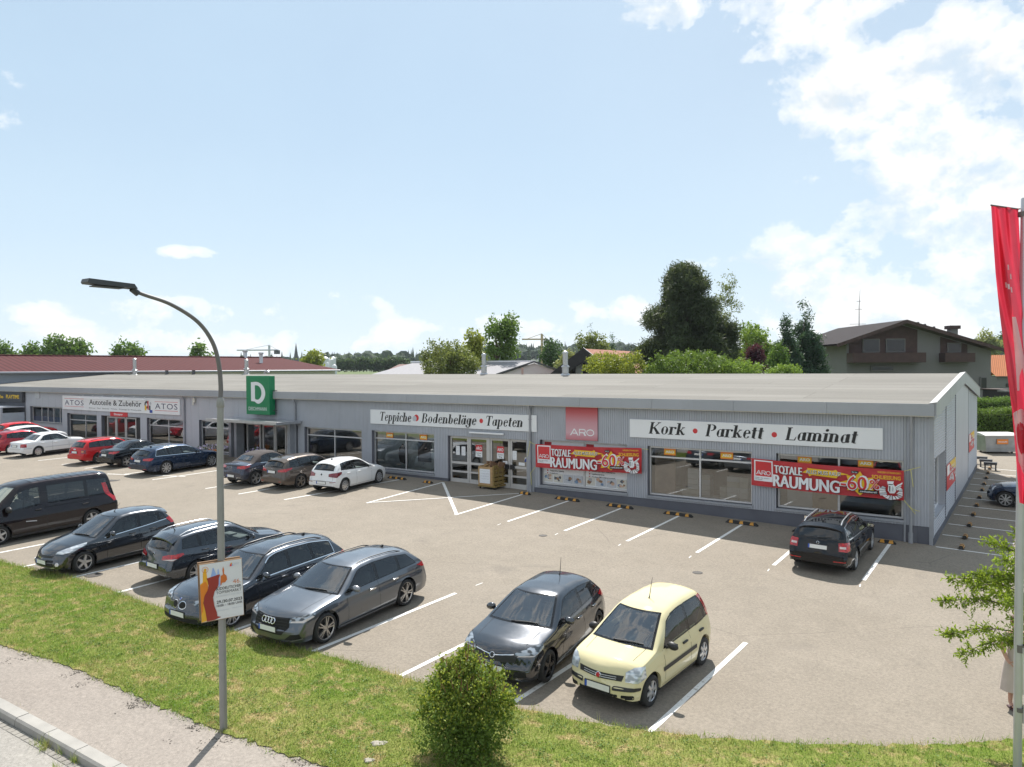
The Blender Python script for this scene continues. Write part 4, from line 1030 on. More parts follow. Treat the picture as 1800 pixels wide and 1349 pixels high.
class Car:
    """local frame: x forward from the rear bumper, y to the left, z up; built once, then parts are cut from its skin"""
    def __init__(s, name, label, cat, sp, paintm, loc, heading, group=None):
        s.sp = sp; s.paint = paintm
        s.L, s.W = sp['L'], sp['W']; s.hw = s.W / 2
        s.wr = sp.get('r', .315); s.xr = sp['xr']; s.xf = sp['xf']
        s.root = thing(name, label, cat, loc, heading, group)
        LL = s.L; s.T = prof([(x if LL - x > .6 else LL - .6 * ((LL - x) / .6) ** 1.55, z) for x, z in sp['top']], sp.get('tsig', .035)); s.B = prof(sp['belt'], .08); s.Z = prof(sp['bot'], .05)
        pl = sp.get('plan') or [(0, .80), (.08, .885), (.35, .965), (.9, 1.0), (s.L - 1.25, 1.0), (s.L - .60, .965), (s.L - .34, .925), (s.L - .20, .86), (s.L - .10, .73), (s.L - .035, .48), (s.L, .30)]
        s.P = prof([(x, y * s.hw) for x, y in pl], .03)
        s.cf = sp.get('cf', .20); s.cr = sp.get('cr', .10); s.th = sp.get('th', .42); s.crown = sp.get('crown', .045)
        s.skin()
    def cc(s, x):
        a = s.sp.get('cmid', s.L * .5); w = s.sp.get('cw', .9)
        t = min(max((x - a + w) / (2 * w), 0), 1); t = t * t * (3 - 2 * t); return s.cf * t - s.cr * (1 - t)
    def topz(s, x, f): return float(s.T(min(max(x + s.cc(x) * f * f, 0), s.L))) - s.crown * f * f
    def ring(s, x, arch=None):
        sp = s.sp; w = float(s.P(x)); ze = s.topz(x, 1.0); belt = min(float(s.B(x)), ze - .05)
        zb = float(s.Z(x)) if arch is None else arch
        zb = min(zb, belt - .05); zm = sp.get('zm', .52); lo = .18
        cr = sp.get('crease', -.14); out = []
        nS, nG, nT = 15, 9, 11
        for i in range(nS):
            z = zb + (belt - zb) * i / (nS - 1)
            if z < zm: f = 1 - sp.get('tuck', .06) * ((zm - z) / (zm - lo)) ** 2
            else: f = 1 - sp.get('lean', .055) * ((z - zm) / max(.85 - zm, .05)) ** 2
            d = z - (belt + cr)
            f -= .010 * math.exp(-((d + .05) / .055) ** 2) if d < .0 else -.004 * math.exp(-(d / .05) ** 2)
            f += .010 * math.exp(-((z - .30) / .05) ** 2) * (1 if s.xr + .4 < x < s.xf - .4 else 0)
            out.append((w * f, z))
        ysh = out[-1][0]; out.insert(0, (out[0][0] - .07, zb + .012))
        h = max(ze - belt, .0)
        for i in range(1, nG + 1):
            q = i / nG; dz = h * q; y = ysh - .012 * min(h / .1, 1) * (1 if q > 0 else 0) - dz * s.th * (.71 + .57 * q * min(h / .4, 1)); out.append((y, belt + dz))
        yr = out[-1][0]
        for i in range(1, nT + 1):
            q = 1 - i / nT; out.append((yr * q, s.topz(x, q)))
        p = np.array(out); b1 = nS; b2 = nS + nG
        for it in range(4):
            o = p.copy(); o[1:-1] = .5 * p[1:-1] + .25 * (p[:-2] + p[2:])
            idx = [i for i in range(b2 - 4, b2 + 4)] if it < sp.get('rr', 3) else []
            if it < 1: idx += [b1, b1 + 1]
            for i in idx: p[i] = o[i]
        s.edge[round(x, 4)] = (yr, ze, ysh, belt)
        return p
    def skin(s):
        s.edge = {}
        Ra = s.wr + s.sp.get('gap', .055); L = s.L
        xs = {0.0: None}; base = list(np.arange(0, L, .045)) + [.012, .03, .06, .10, L - .012, L - .03, L - .06, L - .10, L]
        ar = []
        for xw in (s.xr, s.xf):
            base = [x for x in base if not (xw - Ra - .02 < x < xw + Ra + .02)]
            for k in range(-11, 12):
                a = math.pi / 2 * k / 11; ar.append((xw + Ra * math.sin(a), s.wr + .01 + Ra * math.cos(a)))
            base += [xw - Ra - .004, xw + Ra + .004]
        st = sorted([(x, None) for x in set(np.round(base, 4))] + ar, key=lambda q: q[0])
        rings = [s.ring(x, a) for x, a in st]; m = len(rings[0])
        vs = []; fs = []
        for (x, a), p in zip(st, rings):
            for y, z in p: vs.append((x, -y, z))           # right side up to the crown
            for y, z in p[-2::-1]: vs.append((x, y, z))
        M = 2 * m - 1
        for i in range(len(rings) - 1):
            for j in range(M - 1): fs.append((i * M + j, (i + 1) * M + j, (i + 1) * M + j + 1, i * M + j + 1))
        for i, flip in ((0, False), (len(rings) - 1, True)):
            for j in range(m - 1):
                q = (i * M + j, i * M + j + 1, i * M + M - 2 - j, i * M + M - 1 - j)
                if len(set(q)) < 4: q = tuple(dict.fromkeys(q))
                fs.append(tuple(reversed(q)) if flip else q)
        s.vs = np.array(vs); s.fs = fs
        s.bvh = BVHTree.FromPolygons([Vector(v) for v in vs], fs)
        s.kill = []       # (function on face centre) of glazed areas
        ex = np.array(sorted(s.edge)); s.ex = ex
        s.yr_ = lambda x: float(np.interp(x, ex, [s.edge[e][0] for e in ex])); s.ze_ = lambda x: float(np.interp(x, ex, [s.edge[e][1] for e in ex])); s.be_ = lambda x: float(np.interp(x, ex, [s.edge[e][3] for e in ex]))
    def cast(s, o, d):
        h = s.bvh.ray_cast(Vector(o), Vector(d))
        if h[0] is None:
            h = s.bvh.find_nearest(Vector(o) + Vector(d) * 8.0)
        return h[0], h[1]
    def basis(s, view):
        if isinstance(view, str):
            return {'L': ((1, 0, 0), (0, 0, 1), (0, -1, 0)), 'R': ((1, 0, 0), (0, 0, 1), (0, 1, 0)), 'F': ((0, 1, 0), (0, 0, 1), (-1, 0, 0)), 'B': ((0, 1, 0), (0, 0, 1), (1, 0, 0)), 'T': ((1, 0, 0), (0, 1, 0), (0, 0, -1))}[view]
        n = Vector(view).normalized(); u = Vector((0, 0, 1)).cross(n).normalized(); v = n.cross(u); return u, v, -n
    def patch(s, view, poly, name, mats, off=.004, inner=None, step=.045, parent=None, glaze=False, smooth=True):
        u, v, d = [Vector(q) for q in s.basis(view)]
        def dens(P):
            o = []
            for a, b in zip(P, P[1:] + P[:1]):
                n = max(1, int(math.hypot(b[0] - a[0], b[1] - a[1]) / step)); o += [(a[0] + (b[0] - a[0]) * k / n, a[1] + (b[1] - a[1]) * k / n) for k in range(n)]
            return o
        P = dens(poly); V = [Vector(p) for p in P]; E = [(i, (i + 1) % len(P)) for i in range(len(P))]
        IN = None
        if inner:
            IN = inset(poly, inner); Q = dens(IN); b = len(V); V += [Vector(p) for p in Q]; E += [(b + i, b + (i + 1) % len(Q)) for i in range(len(Q))]
        A = np.array(P); x0, y0 = A.min(0); x1, y1 = A.max(0)
        for a in np.arange(x0 + step * .5, x1, step):
            for c in np.arange(y0 + step * .5, y1, step):
                if pip((a, c), P): V.append(Vector((a, c)))
        r = delaunay_2d_cdt(V, E, [], 1, 1e-5)
        v2, f2 = r[0], r[2]
        vs = []; hits = []
        for p in v2:
            o = u * p.x + v * p.y - d * 9.0
            hits.append((o,) + tuple(s.bvh.ray_cast(o, d)[:2]))
        dep = [(h - o).dot(d) for o, h, n in hits if h is not None]
        med = float(np.median(dep)) if dep else 9.0
        lim = .55 if isinstance(view, str) and view != 'T' else 1.2
        for o, h, n in hits:
            if h is None or abs((h - o).dot(d) - med) > lim: h, n = s.bvh.find_nearest(o + d * med)[:2]
            if n.dot(d) > 0: n = -n
            vs.append(h + n * off)
        mi = None
        if inner: mi = [0 if pip(tuple(sum((v2[i] for i in f), Vector((0, 0))) / len(f)), IN) else 1 for f in f2]
        if glaze: s.kill.append((u, v, d, inset(poly, (inner or .03) * .75)))
        fo = [tuple(f) for f in f2]
        nn = (vs[fo[0][1]] - vs[fo[0][0]]).cross(vs[fo[0][2]] - vs[fo[0][0]])
        if nn.dot(d) > 0: fo = [tuple(reversed(f)) for f in fo]
        o = mesh_from(name, vs, fo, mats, parent or s.root, smooth=smooth, mi=mi)
        return o
    def strip(s, view, pts, w, name, mat, off=.004, step=.05, parent=None):
        """thin band of width w along a line drawn on the skin"""
        u, v, d = [Vector(q) for q in s.basis(view)]; pl = []
        for a, b in zip(pts[:-1], pts[1:]):
            n = max(1, int(math.hypot(b[0] - a[0], b[1] - a[1]) / step)); pl += [(a[0] + (b[0] - a[0]) * k / n, a[1] + (b[1] - a[1]) * k / n) for k in range(n)]
        pl.append(pts[-1]); vs = []
        for i, p in enumerate(pl):
            a = pl[max(i - 1, 0)]; b = pl[min(i + 1, len(pl) - 1)]; tx, ty = b[0] - a[0], b[1] - a[1]; l = math.hypot(tx, ty) or 1; nx, ny = -ty / l * w / 2, tx / l * w / 2
            for sg in (1, -1):
                h, n = s.cast(u * (p[0] + sg * nx) + v * (p[1] + sg * ny) - d * 9, d)
                if n.dot(d) > 0: n = -n
                vs.append(h + n * off)
        fs = [(2 * i, 2 * i + 1, 2 * i + 3, 2 * i + 2) for i in range(len(pl) - 1)]
        return mesh_from(name, vs, fs, mat, parent or s.root, smooth=True)
    def both(s, fn):
        for sg in ('L', 'R'): fn(sg, 1 if sg == 'L' else -1)
    def finish(s):
        """body shell with the glazed areas left open, wheels, underbody, cabin"""
        keepf = []
        cs = [s.vs[list(f)].mean(0) for f in s.fs]
        dead = np.zeros(len(s.fs), bool)
        for u, v, d, poly in s.kill:
            U = np.array(u); Vv = np.array(v); D = np.array(d)
            A = np.array(poly); lo = A.min(0); hi = A.max(0)
            for i, c in enumerate(cs):
                if dead[i]: continue
                a, b = c @ U, c @ Vv
                if not (lo[0] < a < hi[0] and lo[1] < b < hi[1]): continue
                if abs(D[1]) > .5 and c[1] * D[1] > -.15: continue
                if D[0] < -.5 and c[0] < s.L * .5: continue
                if D[0] > .5 and c[0] > s.L * .5: continue
                if c[2] < .6: continue
                if pip((a, b), poly): dead[i] = True
        fs = [f for f, k in zip(s.fs, dead) if not k]
        bm_soft = s.sp.get('softtop')
        mi = None; mats = [s.paint]
        if bm_soft:
            mats = [s.paint, M_SOFT]; mi = [1 if (cs[i][2] > s.be_(cs[i][0]) + .03 and bm_soft[0] < cs[i][0] < bm_soft[1] and cs[i][2] > .95) else 0 for i in range(len(s.fs)) if not dead[i]]
        if s.sp.get('cladding'):
            zc = s.sp['cladding']; mats = mats + [M_TRIM]; k = len(mats) - 1
            old = mi or [0] * len(fs); al = [i for i in range(len(s.fs)) if not dead[i]]
            mi = []
            for q, i in enumerate(al):
                c = cs[i]; wa = min(math.hypot(c[0] - s.xr, c[2] - s.wr), math.hypot(c[0] - s.xf, c[2] - s.wr))
                mi.append(k if (c[2] < zc or wa < s.wr + .12) else old[q])
        o = mesh_from('body', s.vs, fs, mats, s.root, smooth=True, mi=mi)
        o.data.set_sharp_from_angle(angle=R(50))
        hw, L, r = s.hw, s.L, s.wr; Ra = r + .06
        u = MB()
        u.box(.30, s.xr - Ra, -hw * .70, hw * .70, .25, .50); u.box(s.xr + Ra, s.xf - Ra, -hw * .93, hw * .93, .17, .50); u.box(s.xf + Ra, L - .40, -hw * .62, hw * .62, .22, .45)
        u.box(s.xr - Ra + .001, s.xr + Ra - .001, -hw * .60, hw * .60, .22, .72); u.box(s.xf - Ra + .001, s.xf + Ra - .001, -hw * .60, hw * .60, .22, .70)
        u.build('underbody', M_TRIM, s.root)
        xc = s.sp['cowl'] - .10; fl = .52
        m = MB()
        m.box(xc - .42, xc + .18, -hw * .82, hw * .82, fl, s.be_(xc) - .03, bev=.06); m.box(xc - .50, xc - .20, hw * .18, hw * .62, s.be_(xc) - .10, s.be_(xc) + .03, bev=.05)
        m.build('dashboard', M_DASH, s.root, True)
        H = s.T(xc - 1.2); sm = s.sp.get('seatmat', M_SEAT)
        for sy in (1, -1):
            q = MB(); x = xc - 1.18; y = sy * hw * .42
            q.box(x - .1, x + .45, y - .24, y + .24, fl, fl + .22, bev=.06)
            Mx = Matrix.Translation((x - .12, y, fl + .15)) @ Matrix.Rotation(R(-14), 4, 'Y') @ Matrix.Diagonal((1, 1, min(1.0, (float(s.T(x - .25)) - .17 - fl - .15) / .76), 1))
            q.box(-.07, .07, -.23, .23, 0, .56, Mx, bev=.05); q.box(-.05, .05, -.13, .13, .60, .78, Mx, bev=.04); q.box(-.012, .012, -.06, .06, .54, .62, Mx)
            q.build('seat', sm, s.root, True)
        if s.sp.get('rear_seat', True):
            q = MB(); x = xc - 2.02
            q.box(x - .1, x + .4, -hw * .72, hw * .72, fl, fl + .2, bev=.06); Mx = Matrix.Translation((x - .12, 0, fl + .12)) @ Matrix.Rotation(R(-18), 4, 'Y') @ Matrix.Diagonal((1, 1, min(1.0, (float(s.T(max(x - .25, 0))) - .20 - fl - .12) / .66), 1))
            nb = 'rwt' in s.sp; q.box(-.07, .07, -hw * .70, hw * .70, 0, .36 if nb else .52, Mx, bev=.05)
            for yy in (() if nb else (-.38, .38)): q.box(-.04, .04, yy - .12, yy + .12, .54, .68, Mx, bev=.03)
            q.build('rear_bench', sm, s.root, True)
        q = MB(); Mx = Matrix.Translation((xc - .55, hw * .42, s.be_(xc) - .06)) @ Matrix.Rotation(R(65), 4, 'Y')
        for k in range(1): q.tube([Mx @ Vector((.18 * math.cos(a), .18 * math.sin(a), 0)) for a in np.linspace(0, 2 * math.pi, 21)], .016, 6, False)
        q.box(-.05, .05, -.05, .05, -.03, .02, Mx); q.box(-.17, .17, -.015, .015, -.01, .01, Mx); q.build('steering_wheel', M_DASH, s.root, True)
        s.wheels()
    def wheels(s):
        r = s.wr; wd = s.sp.get('tw', .205); rim = r * s.sp.get('rimf', .70); st = s.sp.get('rim', ('spoke', 5)); rm = s.sp.get('rimmat', M_RIMS)
        def mk():
            T_ = Matrix.Rotation(R(-90), 4, 'X')     # lathe axis z -> +y (outer face towards +y)
            ty = MB(); h = wd / 2
            ty.lathe([(rim * .98, -h * .9), (rim + .01, -h), (r - .05, -h * 1.04), (r - .012, -h * .86), (r, -h * .6), (r, h * .6), (r - .012, h * .86), (r - .05, h * 1.04), (rim + .012, h), (rim, h * .84)], 40, T_)
            rr = MB()
            rr.mat(1).lathe([(rim * .95, -h * .8), (rim * .93, h * .30), (.001, h * .28)], 36, T_)
            rr.mat(0).lathe([(rim * .94, h * .72), (rim * .99, h * .90), (rim * 1.02, h * .90), (rim * 1.02, h * .80)], 40, T_)
            kind, n = st
            if kind == 'cap':
                rr.lathe([(rim * .97, h * .84), (rim * .80, h * .92), (rim * .45, h * .86), (.12 * r, h * .98), (.001, h * 1.0)], 36, T_)
                rr.mat(1)
                for k in range(n):
                    a = 2 * math.pi * k / n; c, s_ = math.cos(a), math.sin(a); M = T_ @ Matrix.Rotation(a, 4, 'Z')
                    rr.box(rim * .62, rim * .84, -.020, .020, h * .86, h * .945, M, bev=.008)
            else:
                for k in range(n):
                    a = 2 * math.pi * k / n + .3
                    subs = {'spoke': [0], 'twin': [-.16, .16], 'fan': [-.07, .07], 'vee': [0]}[kind]
                    for da in subs:
                        M = T_ @ Matrix.Rotation(a + da, 4, 'Z'); w0, w1 = {'spoke': (.046, .034), 'twin': (.018, .014), 'fan': (.018, .015), 'vee': (.03, .05)}[kind]
                        w0 *= r / .32 * (5 / n) ** (.5 if kind == 'spoke' else 0); w1 *= r / .32 * (5 / n) ** (.5 if kind == 'spoke' else 0)
                        z0, z1 = h * .66, h * .90
                        vs = [M @ Vector(q) for q in ((.04, -w0, z0), (rim * .96, -w1, z1 - .03), (rim * .96, w1, z1 - .03), (.04, w0, z0), (.04, -w0 * .8, z0 + .03), (rim * .96, -w1 * .8, z1), (rim * .96, w1 * .8, z1), (.04, w0 * .8, z0 + .03))]
                        rr.add(vs, [(0, 1, 2, 3), (4, 7, 6, 5), (0, 4, 5, 1), (1, 5, 6, 2), (2, 6, 7, 3), (3, 7, 4, 0)])
                rr.lathe([(.075, h * .60), (.075, h * .80), (.03, h * .86), (.001, h * .86)], 16, T_)
            return ty, rr
        ty, rr = mk(); first = None
        y0 = s.hw - wd / 2 - .022
        for x in (s.xr, s.xf):
            for sg in (1, -1):
                e = bpy.data.objects.new('wheel', None); COL.objects.link(e); e.empty_display_size = .1; e.parent = s.root; e.location = (x, sg * y0, r); e.rotation_euler = (0, random.uniform(0, 6.28), 0 if sg > 0 else math.pi)
                if first is None:
                    a = ty.build('tyre', M_TYRE, e, True); b = rr.build('rim', [rm, M_RIMD], e, True); first = (a, b)
                    if s.sp.get('rimf', 0) and False: pass
                else:
                    for q in first:
                        c = q.copy(); COL.objects.link(c); c.parent = e
    def windows(s, wins, dark=(), m0=.018, m1=.055, frit=.022, chrome=None):
        """wins: (xb0, xb1, xt0, xt1): bottom and top extent of each side window, rear to front"""
        allp = []
        for k, (a, b, c, d) in enumerate(wins):
            bot = [(x, s.be_(x) + m0) for x in np.linspace(a, b, max(3, int((b - a) / .12)))]
            top = [(x, max(s.ze_(x) - m1, s.be_(x) + m0 + .012)) for x in np.linspace(d, c, max(3, int(abs(d - c) / .10)))]
            poly = bot + top
            def f(v, sg, poly=poly, k=k): s.patch(v, poly, 'side_window', [M_CGD if k in dark else M_CGS, M_FRIT], .004, frit, glaze=True)
            s.both(f); allp.append(poly)
        for (p, q) in zip(wins[:-1], wins[1:]):
            if q[0] - p[1] < .16:
                xb0, xb1, xt0, xt1 = p[1] - .0, q[0] + .0, p[3], q[2]
                poly = [(xb0 - .012, s.be_(xb0) + m0), (xb1 + .012, s.be_(xb1) + m0), (xt1 + .012, s.ze_(xt1) - m1), (xt0 - .012, s.ze_(xt0) - m1)]
                s.both(lambda v, sg: s.patch(v, poly, 'pillar_trim', M_FRIT, .0025))
        if chrome:
            a, b = wins[0][0], wins[-1][1]
            line = [(x, s.be_(x) + m0 - .014) for x in np.linspace(a - .02, b + .01, 24)]
            s.both(lambda v, sg: s.strip(v, line, .020, 'window_trim', chrome, .006))
            if s.sp.get('chrome_top'):
                c, d = wins[0][2], wins[-1][3]; l2 = [(a - .02, s.be_(a) + m0 - .01)] + [(x, s.ze_(x) - m1 + .014) for x in np.linspace(c - .02, min(d + .05, wins[-1][1]), 26)]
                s.both(lambda v, sg: s.strip(v, l2, .018, 'window_trim', chrome, .006))
    def windscreen(s, x0, x1, pil=.075, bow=.85, frit=.045, name='windscreen', glass=None):
        """top view; x0 roof end, x1 cowl end (on the centre line)"""
        n = 11; c = s.cf * bow
        ts = np.linspace(-1, 1, n)
        top = [(x0 - c * t * t * .85, t * (s.yr_(x0 - c * .8) - pil)) for t in ts]
        bot = [(x1 - c * t * t, t * (s.yr_(x1 - c) - pil * .9)) for t in ts]
        side = []
        poly = bot + top[::-1]
        s.patch('T', poly, name, [glass or M_CG, M_FRIT], .004, frit, glaze=True)
        for sg in (-1, 1):
            w = MB(); y0 = sg * .05 + .12; pts = []
            for q in np.linspace(0, 1, 5):
                y = y0 + .50 * q - .2; x = x1 - c * (y / s.hw) ** 2 - .03 - .08 * q * (1 - .3 * q)
                h, nrm = s.cast((x, y, 4), (0, 0, -1)); pts.append(h + Vector((0, 0, .022)))
            w.tube(pts, .011, 6); w.build('wiper', M_TRIM, s.root)
            if sg == -1: s_ = y0
    def rear_window(s, z0, z1, w0, w1, frit=.04, bow=.03, glass=None):
        n = 9; ts = np.linspace(-1, 1, n)
        poly = [(t * w0, z0 - bow * t * t * .5) for t in ts] + [(t * w1, z1 - bow * t * t) for t in ts[::-1]]
        s.patch('B', poly, 'rear_window', [glass or M_CGD, M_FRIT], .004, frit, glaze=True)
        w = MB(); pts = []
        for q in np.linspace(0, 1, 5):
            h, nn = s.cast((-4, .02 - .36 * q * 1.0, z0 + .03 + .03 * q), (1, 0, 0)); pts.append(h + Vector((-.02, 0, .01)))
        w.tube(pts, .011, 6); w.build('wiper', M_TRIM, s.root)
    def plates(s, zf, zr, front=True, rear=True, w=.52, xo=.006):
        for view, z, on in (('F', zf, front), ('B', zr, rear)):
            if not on: continue
            d = -1 if view == 'F' else 1
            h, n = s.cast((s.L / 2 - d * 4, 0, z), (d, 0, 0)); h2, _ = s.cast((s.L / 2 - d * 4, .2, z), (d, 0, 0))
            x = h.x; n = n if n.x * d < 0 else -n
            ang = math.asin(max(-1, min(1, n.z))) * .7
            m = MB(); M = Matrix.Translation((x - d * .014, 0, z)) @ Matrix.Rotation(0 if view == 'F' else math.pi, 4, 'Z') @ Matrix.Rotation(-ang, 4, 'Y')
            m.mat(2).box(-.03, .004, -w / 2 - .012, w / 2 + .012, -.067, .067, M, bev=.004)
            m.mat(0).box(.0045, .008, -w / 2 + .045, w / 2, -.055, .055, M); m.mat(1).box(.0045, .008, -w / 2, -w / 2 + .044, -.055, .055, M)
            m.build('licence_plate', [M_PLATE, M_PBLUE, M_TRIM], s.root)
    def mirrors(s, x, z, mat=None, size=1.0):
        for sg in (1, -1):
            h, n = s.cast((x, sg * 4, z), (0, -sg, 0))
            bm = bmesh.new(); bmesh.ops.create_uvsphere(bm, u_segments=16, v_segments=10, radius=1)
            for v in bm.verts:
                c = v.co; fx = .085 if c.x > 0 else .035
                v.co = Vector((x + .02 + c.x * fx * size, h.y + sg * (.135 + c.y * sg * .115 * size), z + .06 + (c.z * .078 - .012 * c.y * sg) * size))
            bmesh.ops.bevel
            me = bpy.data.meshes.new('mirror'); bm.to_mesh(me); bm.free()
            o = link_mesh('door_mirror', me, [mat or s.paint], s.root, True)
            m = MB(); m.tube([(x + .03, h.y - sg * .02, z), (x + .03, h.y + sg * .07, z + .03)], .03, 8); m.build('mirror_arm', M_TRIM, o, True)
            g = MB(); yy = h.y + sg * .135; g.add([(x - .017, yy - .085 * size, z + .015), (x - .017, yy + .085 * size, z + .015), (x - .017, yy + .085 * size, z + .105), (x - .017, yy - .085 * size, z + .105)], [(0, 1, 2, 3)]); g.build('mirror_glass', M_CHROME, o, fixn=False)
    def handles(s, pts, mat=None):
        for x, z in pts:
            for sg in (1, -1):
                h, n = s.cast((x, sg * 4, z), (0, -sg, 0)); m = MB()
                m.box(x - .10, x + .10, h.y - .006, h.y + sg * .036 if sg > 0 else h.y + .006, z - .018, z + .018, bev=.008) if sg > 0 else m.box(x - .10, x + .10, h.y - .036, h.y + .006, z - .018, z + .018, bev=.008)
                m.build('door_handle', mat or s.paint, s.root, True)
    def seams(s, lines, w=.010):
        for ln in lines: s.both(lambda v, sg: s.strip(v, ln, w, 'panel_gap', M_SEAM, .0015, .08))
    def rails(s, x0, x1, mat, inset_=.10, h=.035, r=.016):
        for sg in (1, -1):
            pts = []
            for q in np.linspace(0, 1, 9):
                x = x0 + (x1 - x0) * q; y = sg * (s.yr_(x) - inset_); hh, n = s.cast((x, y, 4), (0, 0, -1)); pts.append(hh + Vector((0, 0, h if 0 < q < 1 else .0)))
            m = MB(); m.tube(pts, r, 8); m.build('roof_rail', mat, s.root, True)
    def antenna(s, x, ln=.45, fin=False, lean=.3):
        h, n = s.cast((x, 0, 4), (0, 0, -1)); m = MB()
        if fin: m.prism([(x - .07, h.z - .01), (x + .08, h.z - .01), (x - .03, h.z + .055), (x - .065, h.z + .055)], 'y', -.02, .02)
        else: m.tube([h, h + Vector((-.03, 0, .05)), h + Vector((-ln * lean, 0, ln))], [.018, .009, .004], 6)
        m.build('antenna', M_TRIM, s.root)
    def hood_seam(s, x0, xc, w):
        s.strip('T', [(x0, -w * .9), (xc - .35, -w), (xc, -w * .95)], .008, 'panel_gap', M_SEAM, .0015, .08); s.strip('T', [(x0, w * .9), (xc - .35, w), (xc, w * .95)], .008, 'panel_gap', M_SEAM, .0015, .08)
    def spoiler(s, x0, x1, w, drop=.02, mat=None, lift=.012):
        """lip at the rear end of the roof"""
        x0 = max(x0, x1 - .24); m = MB(); ts = np.linspace(-1, 1, 9); vs = []
        for t in ts:
            y = t * w; h, n = s.cast((x1, y, 4), (0, 0, -1)); zt = h.z + lift * .3 - .03 - .015 * t * t
            vs += [(x1, y, h.z + .004), (x0 + .05 * t * t, y, zt - drop), (x0 + .05 * t * t, y, zt - drop - .035), (x1 - .02, y, h.z - .05)]
        for i in range(8):
            for q in range(4): m.f.append((i * 4 + q, i * 4 + (q + 1) % 4, (i + 1) * 4 + (q + 1) % 4, (i + 1) * 4 + q)); m.m.append(0)
        m.v += vs; m.f += [(0, 3, 2, 1), (32, 33, 34, 35)]; m.m += [0, 0]
        m.build('roof_spoiler', mat or s.paint, s.root, True)
    def badge(s, view, z, r=.05, mat=None, core=None, y=0):
        d = -1 if view == 'F' else 1
        h, n = s.cast((s.L / 2 - d * 4, y, z), (d, 0, 0)); n = n if n.x * d < 0 else -n
        M = Matrix.Translation(h) @ n.to_track_quat('Z', 'Y').to_matrix().to_4x4(); m = MB()
        m.mat(0).lathe([(r, 0), (r, .012), (r * .82, .014)], 20, M); m.mat(1).lathe([(r * .82, .010), (.001, .014)], 20, M)
        m.build('badge', [mat or M_CHROME, core or M_TRIM], s.root, True)
def inset(poly, d):
    P = np.array(poly, float); n = len(P); ar = .5 * sum(P[i][0] * P[(i + 1) % n][1] - P[(i + 1) % n][0] * P[i][1] for i in range(n)); sg = 1 if ar > 0 else -1
    out = []
    for i in range(n):
        a, b, c = P[i - 1], P[i], P[(i + 1) % n]; e1 = b - a; e2 = c - b
        l1 = np.linalg.norm(e1) or 1e-6; l2 = np.linalg.norm(e2) or 1e-6
        n1 = np.array([-e1[1], e1[0]]) / l1 * sg; n2 = np.array([-e2[1], e2[0]]) / l2 * sg; m = n1 + n2; mm = np.linalg.norm(m)
        m = m / mm if mm > 1e-6 else n1; k = d / max(m @ n1, .45); out.append(tuple(b + m * k))
    return out
def mir(P): return [(-a, b) for a, b in P]
# the parked cars
def lamp3(s, view, pts, name, mat, off=.010, sides=(1, -1), parent=None, step=.03, smooth=True):
    for sg in sides:
        n = Vector((view[0], view[1] * sg, view[2])).normalized(); u = Vector((0, 0, 1)).cross(n).normalized(); v = n.cross(u)
        P = [(Vector((p[0], p[1] * sg, p[2])).dot(u), Vector((p[0], p[1] * sg, p[2])).dot(v)) for p in pts]
        s.patch(n, P, name, mat, off, step=step, parent=parent)
def rpoly(x0, x1, z0, z1, r=.03, n=4):
    o = []
    for cx, cz, a in ((x1 - r, z0 + r, -90), (x1 - r, z1 - r, 0), (x0 + r, z1 - r, 90), (x0 + r, z0 + r, 180)):
        for k in range(n + 1): o.append((cx + r * math.cos(R(a + 90 * k / n)), cz + r * math.sin(R(a + 90 * k / n))))
    return o
def place(rear, front, left_side, sp, zsink=0.0):
    """ground contacts (x, y) of the two wheels seen on one side -> origin (rear bumper, centre line) and heading"""
    a = Vector(rear[:2]); b = Vector(front[:2]); d = (b - a).normalized(); mid = (a + b) / 2
    lat = Vector((-d.y, d.x)); half = sp['W'] / 2 - .05
    c = mid - lat * half if left_side else mid + lat * half
    o = c - d * ((sp['xr'] + sp['xf']) / 2); return o, math.atan2(d.y, d.x)
